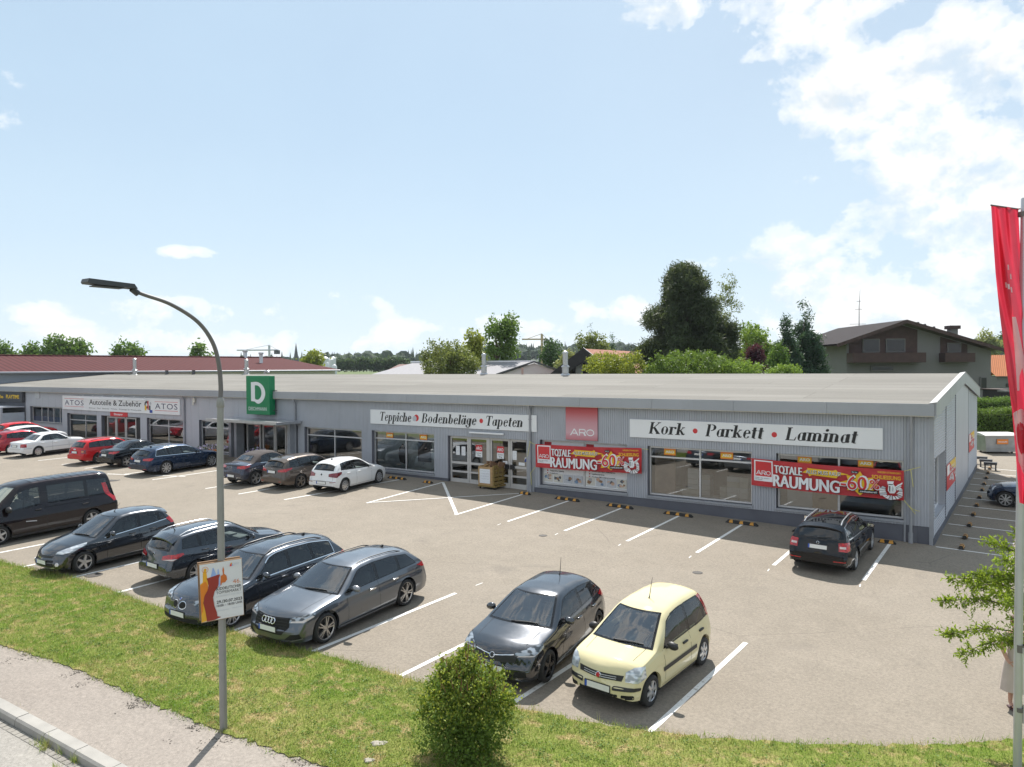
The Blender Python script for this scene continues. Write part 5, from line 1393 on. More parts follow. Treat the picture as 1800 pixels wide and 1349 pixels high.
def build_car(name, label, cat, sp, pm, org, hd, group=None):
    d = Vector((math.cos(hd), math.sin(hd))); lt = Vector((-d.y, d.x))
    s = Car(name, label, cat, sp, pm, (0, 0, 0), 0, group)
    L, hw = s.L, s.hw
    s.windscreen(sp['roof'], sp['cowl'], sp.get('pil', .075), frit=sp.get('wfrit', .045))
    s.windows(sp['wins'], sp.get('dark', ()), chrome=sp.get('chrome'), m0=sp.get('m0', .018), m1=sp.get('m1', .055))
    if 'rw' in sp: s.rear_window(*sp['rw'])
    if 'rwt' in sp:          # notchback rear glass, cut from above
        x0, x1, w0, w1 = sp['rwt']; ts = np.linspace(-1, 1, 9)
        s.patch('T', [(x0 + .04 * t * t, t * w0) for t in ts] + [(x1 + .05 * t * t, t * w1) for t in ts[::-1]], 'rear_window', [M_CG, M_FRIT], .004, .03, glaze=True)
    for lm in sp.get('lamps', []): lamp3(s, *lm)
    for view, poly, nm, mt in sp.get('panels', []):
        if poly and isinstance(poly[0], tuple): s.patch(view, poly, nm, mt, .005)
    for view, pts, w, nm, mt in sp.get('lines', []): s.strip(view, pts, w, nm, mt, .008)
    s.plates(*sp['plates'])
    s.mirrors(sp['mir'][0], sp['mir'][1], sp.get('mirmat'), sp.get('mirs', 1.0))
    s.handles(sp['handles'], sp.get('hmat'))
    if 'rails' in sp: s.rails(*sp['rails'])
    if 'ant' in sp: s.antenna(*sp['ant'])
    if 'spoil' in sp: s.spoiler(*sp['spoil'])
    for b in sp.get('badges', []): s.badge(*b)
    for x in sp['doors']:
        s.seams([[(x + .02, s.be_(x) + .005), (x, .60), (x + sp.get('dl', .0), .30)]])
    s.seams([[(s.xr + s.wr + .10, .27), (s.xf - s.wr - .10, .27)]], .008)
    s.hood_seam(L - .42, sp['cowl'] - .06, hw * .70)
    for sg in (1, -1):
        yb = hw * .80
    s.strip('B', [(-hw * .66, sp.get('tg', .50)), (hw * .66, sp.get('tg', .50))], .008, 'panel_gap', M_SEAM, .0015)
    s.strip('B', [(-hw * .70, sp.get('tg', .50)), (-hw * .68, sp.get('tgt', .92))], .008, 'panel_gap', M_SEAM, .0015); s.strip('B', [(hw * .70, sp.get('tg', .50)), (hw * .68, sp.get('tgt', .92))], .008, 'panel_gap', M_SEAM, .0015)
    s.finish()
    if sp.get('extra'): sp['extra'](s)
    zc = []
    def gp(px, py): q = Vector(org) + d * px + lt * py; return gzf(q.x, q.y)
    zr = (gp(s.xr, -hw + .1) + gp(s.xr, hw - .1)) / 2; zf_ = (gp(s.xf, -hw + .1) + gp(s.xf, hw - .1)) / 2
    pit = math.atan2(zf_ - zr, s.xf - s.xr); rol = math.atan2((gp(s.xr, hw) + gp(s.xf, hw)) - (gp(s.xr, -hw) + gp(s.xf, -hw)), 4 * hw)
    z0 = zr - s.xr * math.tan(pit)
    s.root.matrix_world = Matrix.Translation((org[0], org[1], z0 + .003)) @ Matrix.Rotation(hd, 4, 'Z') @ Matrix.Rotation(-pit, 4, 'Y') @ Matrix.Rotation(rol, 4, 'X')
    return s
def head(L, hw, x1=.10, x2=.52, z0=.60, z1=.74, z2=.80, yi=.42, out=.0, nm='headlight', mat=None):
    return [((1, .75, .25), [(L - x1, hw * yi, z0 + .03), (L - x1 - .02, hw * yi, z1 - .02), (L - .26, hw * .70, z1 + .02), (L - x2, hw * .97, z2), (L - x2 + .06, hw * .99, z2 - .08), (L - .26, hw * .90, z0), (L - .16, hw * .66, z0 - .01)], nm, mat or M_HEAD)]
P_BLACK = paint('black car paint', (.004, .005, .008), .1, .22)
P_DGREY = paint('dark grey car paint', (.020, .028, .042), .5, .26, coat=1.75, spec=.4)
P_GREY = paint('mid grey car paint', (.085, .097, .116), .65, .30, coat=1.7, spec=.4)
P_BLUEBLACK = paint('blue black car paint', (.010, .014, .022), .5, .24, coat=1.8, spec=.4)
P_NAVY = paint('deep blue car paint', (.008, .022, .055), .4, .26)
P_BROWN = paint('brown car paint', (.105, .085, .072), .55, .30)
P_WHITE = paint('white car paint', (.74, .75, .76), .0, .30, dust=.03)
P_RED = paint('red car paint', (.50, .012, .016), .05, .30)
P_CRIM = paint('dark red car paint', (.30, .012, .022), .3, .28)
P_YELL = paint('pale yellow car paint', (.67, .60, .365), .0, .30, dust=.04)
P_SLATE = paint('blue grey car paint', (.055, .06, .085), .5, .28)
P_AUB = paint('aubergine black paint', (.013, .009, .011), .3, .26)
def S(**k): return k
def ex_panda(s):
    L, hw = s.L, s.hw
    s.both(lambda v, sg: s.strip(v, [(s.xr + .42, .56), (s.xf - .42, .56)], .075, 'side_moulding', M_TRIM, .012))
    for y in (-.52, .52): s.patch('F', rpoly(y - .21, y + .21, .42, .485, .02), 'bumper_strip', M_TRIM, .010)
    for y in (-.56, .56): s.patch('F', rpoly(y - .10, y + .10, .27, .35, .02), 'air_intake', M_SEAM, .004)
    s.patch('F', rpoly(-.40, .40, .25, .35, .02), 'air_intake', M_SEAM, .004)
    s.strip('F', [(-.34, .60), (.34, .60)], .012, 'grille_bar', M_LGREY, .012); s.strip('F', [(-.34, .635), (.34, .635)], .010, 'grille_bar', M_LGREY, .012)
sp = S(L=3.54, W=1.60, r=.29, xr=.58, xf=2.88, th=.30, cf=.16, cr=.06, cmid=1.9, crown=.045, crease=-.20, tw=.175, rimf=.64, rim=('spoke', 6),
  top=[(0, .42), (.02, .80), (.06, 1.05), (.12, 1.30), (.24, 1.47), (.40, 1.52), (.9, 1.54), (1.4, 1.53), (1.8, 1.49), (2.02, 1.43), (2.42, 1.20), (2.76, .985), (2.95, .945), (3.22, .87), (3.38, .76), (3.48, .62), (3.54, .42)],
  belt=[(0, .95), (.6, .93), (1.5, .905), (2.7, .88), (3.1, .84), (3.54, .68)], bot=[(0, .36), (.12, .27), (.4, .24), (3.1, .22), (3.42, .24), (3.54, .32)],
  plan=[(0, .80), (.08, .89), (.35, .965), (.9, 1.0), (2.5, 1.0), (3.0, .97), (3.26, .92), (3.40, .82), (3.49, .62), (3.54, .36)],
  roof=2.02, cowl=2.78, wins=[(.16, .40, .20, .40), (.47, 1.20, .47, 1.16), (1.27, 2.36, 1.23, 1.98)], dark=(0,), m1=.075, rw=(.98, 1.38, .60, .54), plates=(.42, .62), mir=(2.22, .90), mirmat=M_TRIM, handles=[(.72, .80), (1.50, .79)], hmat=M_TRIM,
  doors=[1.235, 2.38], ant=(1.55, .40, False, .35), badges=[('F', .615, .055, M_CHROME, M_DRED)],
  lamps=[((1, .55, .2), [(3.40, .50, .57), (3.36, .49, .73), (3.24, .60, .80), (3.10, .74, .82), (3.10, .77, .62), (3.30, .70, .56)], 'headlight', M_HEAD), ((-1, .5, 0), [(.02, .60, .95), (.05, .58, 1.40), (.16, .69, 1.40), (.10, .76, .95)], 'taillight', M_TAIL)],
  panels=[('F', [(-.44, .57), (.44, .57), (.47, .67), (-.47, .67)], 'grille', M_TRIM)], extra=ex_panda)
o, h = place((-5.83, 15.12), (-5.94, 12.82), True, sp)
build_car('parked_car', 'pale yellow small hatchback, only yellow car in the lot', 'car', sp, P_YELL, o, h, 'cars parked along the grass verge')
def ex_corsa(s):
    for y in (-.58, .58): s.patch('F', [(y - .12, .30), (y + .12, .30), (y + .10, .42), (y - .10, .42)], 'air_intake', M_SEAM, .004)
    s.strip('F', [(-.42, .70), (0, .665), (.42, .70)], .014, 'grille_bar', M_CHROME, .012)
    s.both(lambda v, sg: s.strip(v, [(.66, 1.24), (.52, 1.13), (.74, 1.02)], .016, 'window_trim', M_CHROME, .008))
sp = S(L=4.06, W=1.765, r=.315, xr=.69, xf=3.23, th=.44, crease=-.16, rim=('spoke', 5), rimmat=M_RIMB, rimf=.72,
  top=[(0, .42), (.02, .78), (.08, .95), (.20, 1.08), (.45, 1.32), (.58, 1.385), (1.0, 1.42), (1.6, 1.43), (2.05, 1.40), (2.22, 1.36), (2.65, 1.15), (3.02, .965), (3.2, .935), (3.6, .87), (3.82, .78), (3.97, .66), (4.04, .52), (4.06, .40)],
  belt=[(0, 1.02), (.5, 1.02), (1.2, .965), (2.0, .925), (2.9, .89), (3.4, .85), (4.06, .66)], bot=[(0, .34), (.15, .25), (.5, .22), (3.6, .20), (3.9, .21), (4.06, .28)],
  roof=2.22, cowl=3.04, wins=[(.52, .74, .58, .74), (.80, 1.46, .82, 1.40), (1.53, 2.66, 1.48, 2.22)], dark=(0, 1), rw=(1.06, 1.34, .56, .50), plates=(.44, .72), mir=(2.42, .93), handles=[(.92, .84), (1.72, .82)],
  doors=[1.50, 2.62], dl=.02, ant=(.95, .38, False, .2), spoil=(.28, .62, .58, .05), badges=[('F', .665, .055, M_CHROME, M_TRIM)],
  lamps=[((1, .7, .25), [(3.88, .42, .665), (3.84, .42, .72), (3.66, .66, .80), (3.44, .82, .83), (3.46, .85, .76), (3.74, .74, .665)], 'headlight', M_HEADD), ((1, .7, .2), [(3.86, .46, .655), (3.70, .73, .66), (3.50, .85, .75), (3.70, .75, .68), (3.84, .50, .675)], 'running_light', M_TAILW, .014), ((-1, .6, 0), [(.06, .52, .90), (.10, .50, 1.0), (.30, .78, 1.02), (.42, .84, .98), (.28, .86, .88)], 'taillight', M_TAIL)],
  panels=[('F', [(-.46, .56), (.46, .56), (.50, .70), (-.50, .70)], 'grille', M_TRIM), ('F', [(-.40, .26), (.40, .26), (.46, .36), (-.46, .36)], 'air_intake', M_SEAM)], extra=ex_corsa)
o, h = place((-8.32, 15.12), (-8.04, 12.60), True, sp)
build_car('parked_car', 'black hatchback with black wheels beside the yellow car', 'car', sp, P_BLUEBLACK, o, h, 'cars parked along the grass verge')
def rings4(s, view, z, r=.062, sep=.098):
    d = -1 if view == 'F' else 1
    h, n = s.cast((s.L / 2 - d * 4, 0, z), (d, 0, 0)); n = n if n.x * d < 0 else -n; m = MB()
    M = Matrix.Translation(h + n * .012) @ n.to_track_quat('Z', 'Y').to_matrix().to_4x4()
    for k in range(4):
        y = (k - 1.5) * sep
        pts = [M @ Vector((y + r * math.cos(a), r * math.sin(a), .004 * (k % 2))) for a in np.linspace(0, 2 * math.pi, 25)]
        m.tube(pts, .011, 6, False)
    m.build('ring_emblem', M_CHROME, s.root, True)
def ex_audi(s):
    rings4(s, 'F', .625)
    for z in (.44, .50, .56, .62, .68): s.strip('F', [(-.46, z), (.46, z)], .010, 'grille_bar', M_TRIM, .012)
    for y in (-.62, .62): sg = 1 if y > 0 else -1; s.patch('F', [(y - .16 * sg, .26), (y + .17 * sg, .28), (y + .15 * sg, .40), (y - .02 * sg, .38)], 'air_intake', M_SEAM, .004)
    s.strip('F', [(-.80, .285), (-.50, .225), (.50, .225), (.80, .285)], .025, 'splitter', M_GREYT, .012)
    s.both(lambda v, sg: s.strip(v, [(s.xr + .44, .235), (s.xf - .44, .235)], .03, 'sill_trim', M_GREYT, .010))
M_GREYT = simple('satin grey trim', (.25, .26, .28), .35, .6, .05, 6)
sp = S(L=4.73, W=1.842, r=.335, xr=1.02, xf=3.84, th=.46, crease=-.13, rim=('twin', 5), rimf=.76, rimmat=simple('two tone wheel', (.42, .40, .38), .28, .7), tw=.235, gap=.05,
  top=[(0, .45), (.02, .76), (.08, .95), (.20, 1.06), (.48, 1.27), (.62, 1.34), (1.2, 1.41), (1.9, 1.43), (2.45, 1.41), (2.72, 1.36), (3.1, 1.165), (3.50, .96), (3.7, .935), (4.1, .88), (4.4, .80), (4.58, .70), (4.69, .56), (4.73, .40)],
  belt=[(0, .97), (1.0, .95), (2.5, .915), (3.4, .89), (3.9, .84), (4.4, .74), (4.73, .6)], bot=[(0, .34), (.15, .25), (.5, .22), (4.2, .19), (4.55, .19), (4.73, .25)],
  roof=2.72, cowl=3.52, wins=[(.50, 1.18, .78, 1.14), (1.24, 2.02, 1.20, 1.96), (2.09, 3.18, 2.04, 2.70)], dark=(0, 1), rw=(1.0, 1.27, .60, .52), plates=(.46, .80), mir=(2.92, .93), handles=[(1.45, .82), (2.30, .80)], hmat=M_CHROME,
  doors=[2.05, 3.15], rails=(.85, 2.55, M_BLACK, .085, .03, .013), ant=(.95, .06, True), spoil=(.36, .70, .58, .03), mirmat=M_GREYT,
  lamps=[((1, .7, .2), [(4.56, .50, .60), (4.54, .52, .70), (4.36, .72, .745), (4.14, .86, .77), (4.18, .88, .70), (4.42, .80, .615)], 'headlight', M_HEADD), ((1, .7, .2), [(4.55, .52, .605), (4.42, .80, .622), (4.20, .88, .70), (4.24, .87, .73), (4.44, .77, .655), (4.54, .56, .64)], 'running_light', M_TAILW, .014), ((-1, .6, 0), [(.05, .55, .80), (.07, .55, .92), (.22, .84, .95), (.40, .90, .93), (.24, .89, .84)], 'taillight', M_TAIL)],
  panels=[('F', [(-.40, .36), (.40, .36), (.53, .52), (.50, .70), (-.50, .70), (-.53, .52)], 'grille', M_SEAM)], extra=ex_audi)
o, h = place((-13.37, 14.2), (-13.17, 11.4), True, sp)
build_car('parked_car', 'mid grey estate car with four rings on its grille, nose on the grass edge', 'car', sp, P_GREY, o, h, 'cars parked along the grass verge')
def ex_bmw(s):
    for y in (-.125, .125):
        P_ = [(y + .112 * math.cos(a), .615 + .088 * math.sin(a) * (1.05 if math.sin(a) > 0 else 1)) for a in np.linspace(0, 2 * math.pi, 18)[:-1]]
        s.patch('F', P_, 'kidney_frame', M_CHROME, .006); s.patch('F', inset(P_, .016), 'grille', M_SEAM, .012)
    s.badge('F', .735, .036, M_CHROME, M_BLUE)
    s.patch('F', rpoly(-.62, .62, .27, .36, .03), 'air_intake', M_SEAM, .004)
sp = S(L=4.84, W=1.846, r=.33, xr=1.12, xf=4.01, th=.45, crease=-.13, rim=('twin', 7), rimf=.74, tw=.225, chrome=M_CHROME, chrome_top=True,
  top=[(0, .45), (.02, .78), (.08, .98), (.20, 1.10), (.46, 1.33), (.60, 1.40), (1.2, 1.47), (1.9, 1.485), (2.5, 1.46), (2.82, 1.40), (3.2, 1.19), (3.58, .99), (3.8, .96), (4.3, .89), (4.55, .80), (4.70, .70), (4.80, .56), (4.84, .40)],
  belt=[(0, .98), (1.0, .97), (2.5, .94), (3.5, .91), (4.0, .86), (4.5, .74), (4.84, .58)], bot=[(0, .34), (.15, .25), (.5, .22), (4.3, .19), (4.65, .20), (4.84, .27)],
  roof=2.82, cowl=3.60, wins=[(.62, 1.34, .66, 1.32), (1.40, 2.14, 1.38, 2.10), (2.21, 3.26, 2.17, 2.80)], dark=(), rw=(1.04, 1.33, .60, .54), plates=(.42, .82), mir=(3.02, .95), handles=[(1.60, .84), (2.42, .82)],
  doors=[2.16, 3.24], rails=(.80, 2.70, M_BLACK, .085, .045, .016), ant=(1.0, .06, True), spoil=(.36, .66, .58, .03),
  lamps=[((1, .7, .25), [(4.66, .36, .635), (4.64, .36, .72), (4.46, .62, .80), (4.22, .82, .86), (4.20, .86, .80), (4.42, .80, .69), (4.58, .60, .635)], 'headlight', M_HEADD), ((-1, .6, 0), [(.05, .52, .80), (.07, .52, .94), (.2, .84, .97), (.34, .9, .93), (.2, .89, .82)], 'taillight', M_TAIL)],
  panels=[], extra=ex_bmw)
o, h = place((-15.86, 13.60), (-15.70, 10.75), True, sp)
build_car('parked_car', 'dark grey estate car with twin oval grille half hidden by the lamp post poster', 'car', sp, P_DGREY, o, h, 'cars parked along the grass verge')
def ex_clio(s):
    s.strip('B', [(-.74, .36), (.74, .36)], .03, 'bumper_trim', M_CHROME, .010); s.patch('B', rpoly(-.66, .66, .25, .33, .03), 'diffuser', M_TRIM, .006)
sp = S(L=4.27, W=1.73, r=.31, xr=.84, xf=3.43, th=.44, crease=-.18, rim=('twin', 5), rimf=.72, cr=.10,
  top=[(0, .48), (.02, .74), (.06, .92), (.14, 1.05), (.34, 1.30), (.44, 1.38), (.9, 1.43), (1.6, 1.445), (2.1, 1.42), (2.36, 1.37), (2.75, 1.17), (3.12, .98), (3.3, .95), (3.75, .87), (4.0, .76), (4.15, .62), (4.24, .50), (4.27, .40)],
  belt=[(0, .98), (.5, 1.0), (1.2, .97), (2.4, .91), (3.1, .88), (3.6, .83), (4.27, .6)], bot=[(0, .36), (.12, .28), (.4, .23), (3.8, .20), (4.1, .21), (4.27, .28)],
  roof=2.36, cowl=3.14, wins=[(.46, .98, .54, .96), (1.04, 1.62, 1.02, 1.58), (1.69, 2.76, 1.65, 2.34)], dark=(0,), rw=(1.0, 1.30, .56, .50), plates=(.45, .58), mir=(2.56, .92), handles=[(1.86, .82), (1.12, .90)],
  doors=[1.64, 2.74], rails=(.55, 2.20, M_ZINC, .085, .045, .017), ant=(.70, .22, False, .5), spoil=(.16, .46, .56, .05), badges=[('B', .88, .045)], tg=.50, tgt=.95,
  lamps=[((-1, .75, .0), [(.03, .42, .76), (.05, .42, .86), (.10, .66, .91), (.34, .86, .93), (.36, .88, .88), (.14, .80, .76)], 'taillight', M_TAIL), ((-1, .75, 0), [(.035, .44, .765), (.14, .79, .765), (.22, .83, .81), (.1, .72, .80)], 'reversing_light', M_TAILW, .015), ((1, .7, .25), [(4.06, .40, .62), (4.0, .42, .74), (3.7, .8, .84), (3.9, .76, .66)], 'headlight', M_HEAD)],
  panels=[], extra=ex_clio)
o, h = place((-19.42, 12.20), (-19.42, 14.79), False, sp)
build_car('parked_car', 'dark grey estate car parked tail first to the grass, silver roof rails', 'car', sp, P_DGREY, o, h, 'cars parked along the grass verge')
def ex_fiesta(s):
    s.patch('F', [(-.52, .30), (.52, .30), (.44, .46), (-.44, .46)], 'air_intake', M_SEAM, .004); s.strip('F', [(-.56, .27), (-.3, .245), (.3, .245), (.56, .27)], .025, 'bumper_trim', M_RIMS, .010)
    for y in (-.63, .63): s.badge('F', .36, .055, M_CHROME, M_TAILW, y)
sp = S(L=3.95, W=1.722, r=.31, xr=.66, xf=3.15, th=.42, crease=-.20, rim=('spoke', 5), rimf=.70, chrome=M_CHROME,
  top=[(0, .45), (.02, .78), (.08, .98), (.20, 1.15), (.38, 1.36), (.52, 1.43), (1.0, 1.475), (1.5, 1.48), (1.85, 1.45), (2.05, 1.40), (2.5, 1.17), (2.92, .965), (3.1, .93), (3.45, .84), (3.70, .70), (3.86, .56), (3.93, .46), (3.95, .38)],
  belt=[(0, 1.08), (.5, 1.06), (1.2, .99), (2.0, .93), (2.8, .87), (3.3, .80), (3.95, .56)], bot=[(0, .34), (.15, .25), (.5, .22), (3.5, .20), (3.8, .20), (3.95, .26)],
  roof=2.05, cowl=2.94, wins=[(.42, .66, .52, .68), (.72, 1.36, .74, 1.30), (1.43, 2.50, 1.38, 2.02)], dark=(0,), rw=(1.08, 1.38, .54, .48), plates=(.40, .72), mir=(2.30, .94), handles=[(.98, .88), (1.66, .86)],
  doors=[1.40, 2.48], ant=(1.75, .25, False, .8), spoil=(.18, .50, .56, .04),
  lamps=[((1, .75, .5), [(3.70, .40, .60), (3.66, .42, .66), (3.40, .66, .80), (3.06, .80, .88), (3.10, .83, .82), (3.46, .80, .66), (3.62, .62, .60)], 'headlight', M_HEAD), ((-1, .7, 0), [(.05, .60, .92), (.10, .58, 1.10), (.24, .68, 1.16), (.34, .78, 1.08), (.20, .84, .92)], 'taillight', M_TAIL)],
  panels=[('F', [(-.36, .52), (.36, .52), (.42, .585), (-.42, .585)], 'grille', M_TRIM)], extra=ex_fiesta)
o, h = place((-23.24, 13.40), (-23.14, 10.92), True, sp)
build_car('parked_car', 'black small hatchback with silver window line beside the dark van', 'car', sp, P_BLUEBLACK, o, h, 'cars parked along the grass verge')
def ex_van(s):
    s.both(lambda v, sg: s.strip(v, [(1.02, 1.08), (1.02, .45)], .012, 'panel_gap', M_SEAM, .002)); s.both(lambda v, sg: s.strip(v, [(1.0, 1.02), (2.6, 1.02)], .018, 'slide_rail', M_SEAM, .003))
    s.both(lambda v, sg: s.strip(v, [(2.9, .62), (3.25, .66)], .03, 'model_script', M_LGREY, .006))
    for k in range(9):
        x = .6 + .28 * k; s.strip('T', [(x, -.50), (x, .50)], .03, 'roof_swage', s.paint, .012)
sp = S(L=5.0, W=1.956, r=.325, xr=.97, xf=4.07, th=.17, cf=.25, cr=.05, cmid=2.9, crease=-.40, crown=.05, rim=('spoke', 5), rimf=.66, lean=.03, rr=4, zm=.7, tuck=.05,
  top=[(0, .55), (.02, 1.2), (.05, 1.72), (.13, 1.90), (.4, 1.955), (1.5, 1.97), (2.9, 1.96), (3.35, 1.91), (3.55, 1.85), (4.0, 1.48), (4.36, 1.19), (4.6, 1.10), (4.8, .98), (4.93, .78), (4.98, .6), (5.0, .45)],
  belt=[(0, 1.12), (2.6, 1.12), (3.3, 1.06), (4.2, .98), (4.7, .9), (5.0, .7)], bot=[(0, .38), (.12, .30), (.5, .27), (4.5, .25), (4.85, .26), (5.0, .33)],
  plan=[(0, .93), (.05, .965), (.3, .99), (.9, 1.0), (3.9, 1.0), (4.5, .955), (4.78, .86), (4.93, .66), (5.0, .40)],
  roof=3.52, cowl=4.38, wins=[(.22, 1.02, .25, 1.02), (1.10, 2.42, 1.10, 2.42), (2.66, 3.86, 2.66, 3.46)], dark=(0, 1), m0=.03, m1=.16, rw=(1.15, 1.70, .72, .60), plates=(.5, .75), mir=(3.72, 1.08), mirs=1.35, handles=[(2.80, .98), (1.20, .92)], hmat=M_TRIM, mirmat=M_TRIM,
  doors=[2.54, 3.92], tg=.42, tgt=1.7,
  lamps=[((1, .7, .2), [(4.86, .55, .78), (4.80, .58, .98), (4.55, .84, 1.04), (4.60, .9, .84), (4.78, .78, .76)], 'headlight', M_HEAD), ((-1, .8, 0), [(.03, .86, .85), (.04, .86, 1.55), (.10, .95, 1.55), (.10, .97, .85)], 'taillight', M_TAIL)],
  panels=[('F', rpoly(-.5, .5, .62, .74, .03), 'grille', M_TRIM)], extra=ex_van)
o, h = place((-28.96, 13.98), (-28.88, 10.89), True, sp)
build_car('parked_van', 'dark brown black passenger van cut by the left edge of the photo', 'van', sp, P_AUB, o, h, 'cars parked along the grass verge')
# far row, tails towards the viewer
def rear_hatch(s, y=.6, z0=.24, z1=.34): s.patch('B', rpoly(-y, y, z0, z1, .03), 'rear_diffuser', M_TRIM, .006)
G2 = 'cars parked facing the shops'
sp = S(L=4.05, W=1.751, r=.31, xr=.67, xf=3.22, th=.43, crease=-.15, rim=('cap', 9), rimf=.70,
  top=[(0, .46), (.02, .76), (.07, .94), (.15, 1.06), (.40, 1.34), (.52, 1.40), (1.0, 1.45), (1.6, 1.455), (2.05, 1.42), (2.22, 1.37), (2.6, 1.17), (3.0, .97), (3.2, .94), (3.6, .86), (3.84, .76), (3.97, .62), (4.03, .5), (4.05, .40)],
  belt=[(0, .98), (.5, 1.0), (1.3, .955), (2.8, .89), (3.3, .85), (4.05, .64)], bot=[(0, .36), (.12, .28), (.4, .22), (3.6, .2), (3.9, .21), (4.05, .28)],
  roof=2.22, cowl=3.02, wins=[(.52, .74, .60, .76), (.80, 1.44, .82, 1.40), (1.51, 2.64, 1.46, 2.20)], dark=(), rw=(1.02, 1.32, .58, .52), plates=(.46, .48), mir=(2.42, .92), handles=[(.94, .84), (1.70, .82)],
  doors=[1.48, 2.60], ant=(.80, .06, True), badges=[('B', .85, .05)], tg=.56, spoil=(.22, .54, .58, .04),
  lamps=[((-1, .7, 0), [(.03, .42, .76), (.05, .42, .88), (.10, .64, .92), (.40, .86, .95), (.38, .88, .86), (.14, .80, .72), (.07, .62, .74)], 'taillight', M_TAILD), ((-1, .4, 0), [(.03, .48, .50), (.1, .76, .52), (.1, .76, .545), (.03, .48, .525)], 'reflector', M_TAILD), ((1, .7, .25), [(3.86, .40, .63), (3.8, .42, .74), (3.5, .8, .82), (3.7, .76, .66)], 'headlight', M_HEAD)],
  extra=rear_hatch)
o, h = place((-26.18, 23.86), (-26.54, 26.40), False, sp)
build_car('parked_car', 'white hatchback facing the carpet shop window', 'car', sp, P_WHITE, o, h, G2)
sp = S(L=4.56, W=1.823, r=.325, xr=1.02, xf=3.67, th=.42, crease=-.15, rim=('twin', 5), rimf=.74, rimmat=simple('bronze grey wheel', (.30, .27, .24), .3, .7),
  top=[(0, .46), (.02, .76), (.06, .98), (.12, 1.10), (.34, 1.35), (.46, 1.43), (1.0, 1.49), (1.7, 1.50), (2.3, 1.47), (2.58, 1.41), (3.0, 1.19), (3.40, .99), (3.6, .96), (4.05, .88), (4.3, .78), (4.45, .66), (4.53, .5), (4.56, .40)],
  belt=[(0, 1.0), (.6, 1.02), (1.4, .98), (2.8, .92), (3.5, .88), (4.56, .62)], bot=[(0, .36), (.12, .28), (.4, .22), (4.1, .2), (4.4, .21), (4.56, .28)],
  roof=2.58, cowl=3.42, wins=[(.46, 1.06, .58, 1.04), (1.12, 1.80, 1.10, 1.76), (1.87, 3.02, 1.83, 2.56)], dark=(), rw=(1.04, 1.35, .62, .56), plates=(.46, .84), mir=(2.80, .95), handles=[(1.30, .88), (2.06, .86)],
  doors=[1.84, 2.98], ant=(.62, .25, False, .6), badges=[('B', .95, .04)], tg=.52, tgt=1.0, spoil=(.16, .50, .60, .04),
  lamps=[((-1, .75, 0), [(.03, .44, .84), (.05, .44, .94), (.12, .66, .98), (.46, .88, 1.02), (.44, .9, .96), (.16, .84, .86)], 'taillight', M_TAIL), ((-1, .3, 0), [(.03, .5, .40), (.06, .66, .40), (.06, .66, .425), (.03, .5, .425)], 'reflector', M_TAIL)],
  extra=rear_hatch)
o, h = place((-28.75, 23.45), (-28.85, 26.10), False, sp)
build_car('parked_car', 'brown estate car between the white hatchback and the soft-top', 'car', sp, P_BROWN, o, h, G2)
def ex_troc(s):
    for y in (-.60, .60): s.patch('B', [(y - .17, .37), (y + .17, .37), (y + .14, .45), (y - .14, .45)], 'exhaust_trim', M_CHROME, .008); s.patch('B', [(y - .13, .385), (y + .13, .385), (y + .11, .435), (y - .11, .435)], 'exhaust_mouth', M_TRIM, .012)
sp = S(L=4.27, W=1.81, r=.34, xr=.79, xf=3.42, th=.40, crease=-.14, rim=('twin', 5), rimf=.74, softtop=(.62, 2.50), cladding=.36, rr=5,
  top=[(0, .55), (.02, .84), (.06, .99), (.12, 1.05), (.58, 1.09), (.68, 1.11), (1.02, 1.36), (1.2, 1.44), (1.6, 1.515), (2.1, 1.515), (2.42, 1.46), (2.8, 1.26), (3.18, 1.06), (3.4, 1.03), (3.8, .95), (4.05, .84), (4.18, .68), (4.25, .52), (4.27, .42)],
  belt=[(0, 1.02), (.6, 1.05), (1.5, 1.02), (3.0, .97), (3.5, .92), (4.27, .68)], bot=[(0, .42), (.12, .33), (.4, .26), (3.8, .24), (4.1, .25), (4.27, .32)],
  roof=2.42, cowl=3.20, wins=[(1.16, 1.74, 1.30, 1.70), (1.80, 2.84, 1.76, 2.40)], dark=(0,), plates=(.5, .50), mir=(2.62, 1.0), handles=[(1.95, .92)], rear_seat=True,
  rwt=(.74, 1.04, .48, .42), doors=[1.72, 2.80], badges=[('B', .90, .05)], tg=.60, tgt=1.0, chrome=M_CHROME,
  lamps=[((-1, .75, .1), [(.04, .42, .86), (.06, .42, .96), (.14, .70, .99), (.40, .87, 1.0), (.40, .89, .93), (.16, .82, .85)], 'taillight', M_TAIL), ((1, .7, .25), [(4.1, .4, .7), (4.0, .45, .84), (3.7, .8, .9), (3.9, .78, .74)], 'headlight', M_HEAD)],
  panels=[('B', [(-.66, .955), (.66, .955), (.64, 1.0), (-.64, 1.0)], 'boot_lip', M_TRIM)], extra=ex_troc)
o, h = place((-31.25, 22.80), (-31.40, 25.43), False, sp)
build_car('parked_car', 'dark blue grey convertible with a closed brown-black cloth roof', 'car', sp, P_SLATE, o, h, G2)
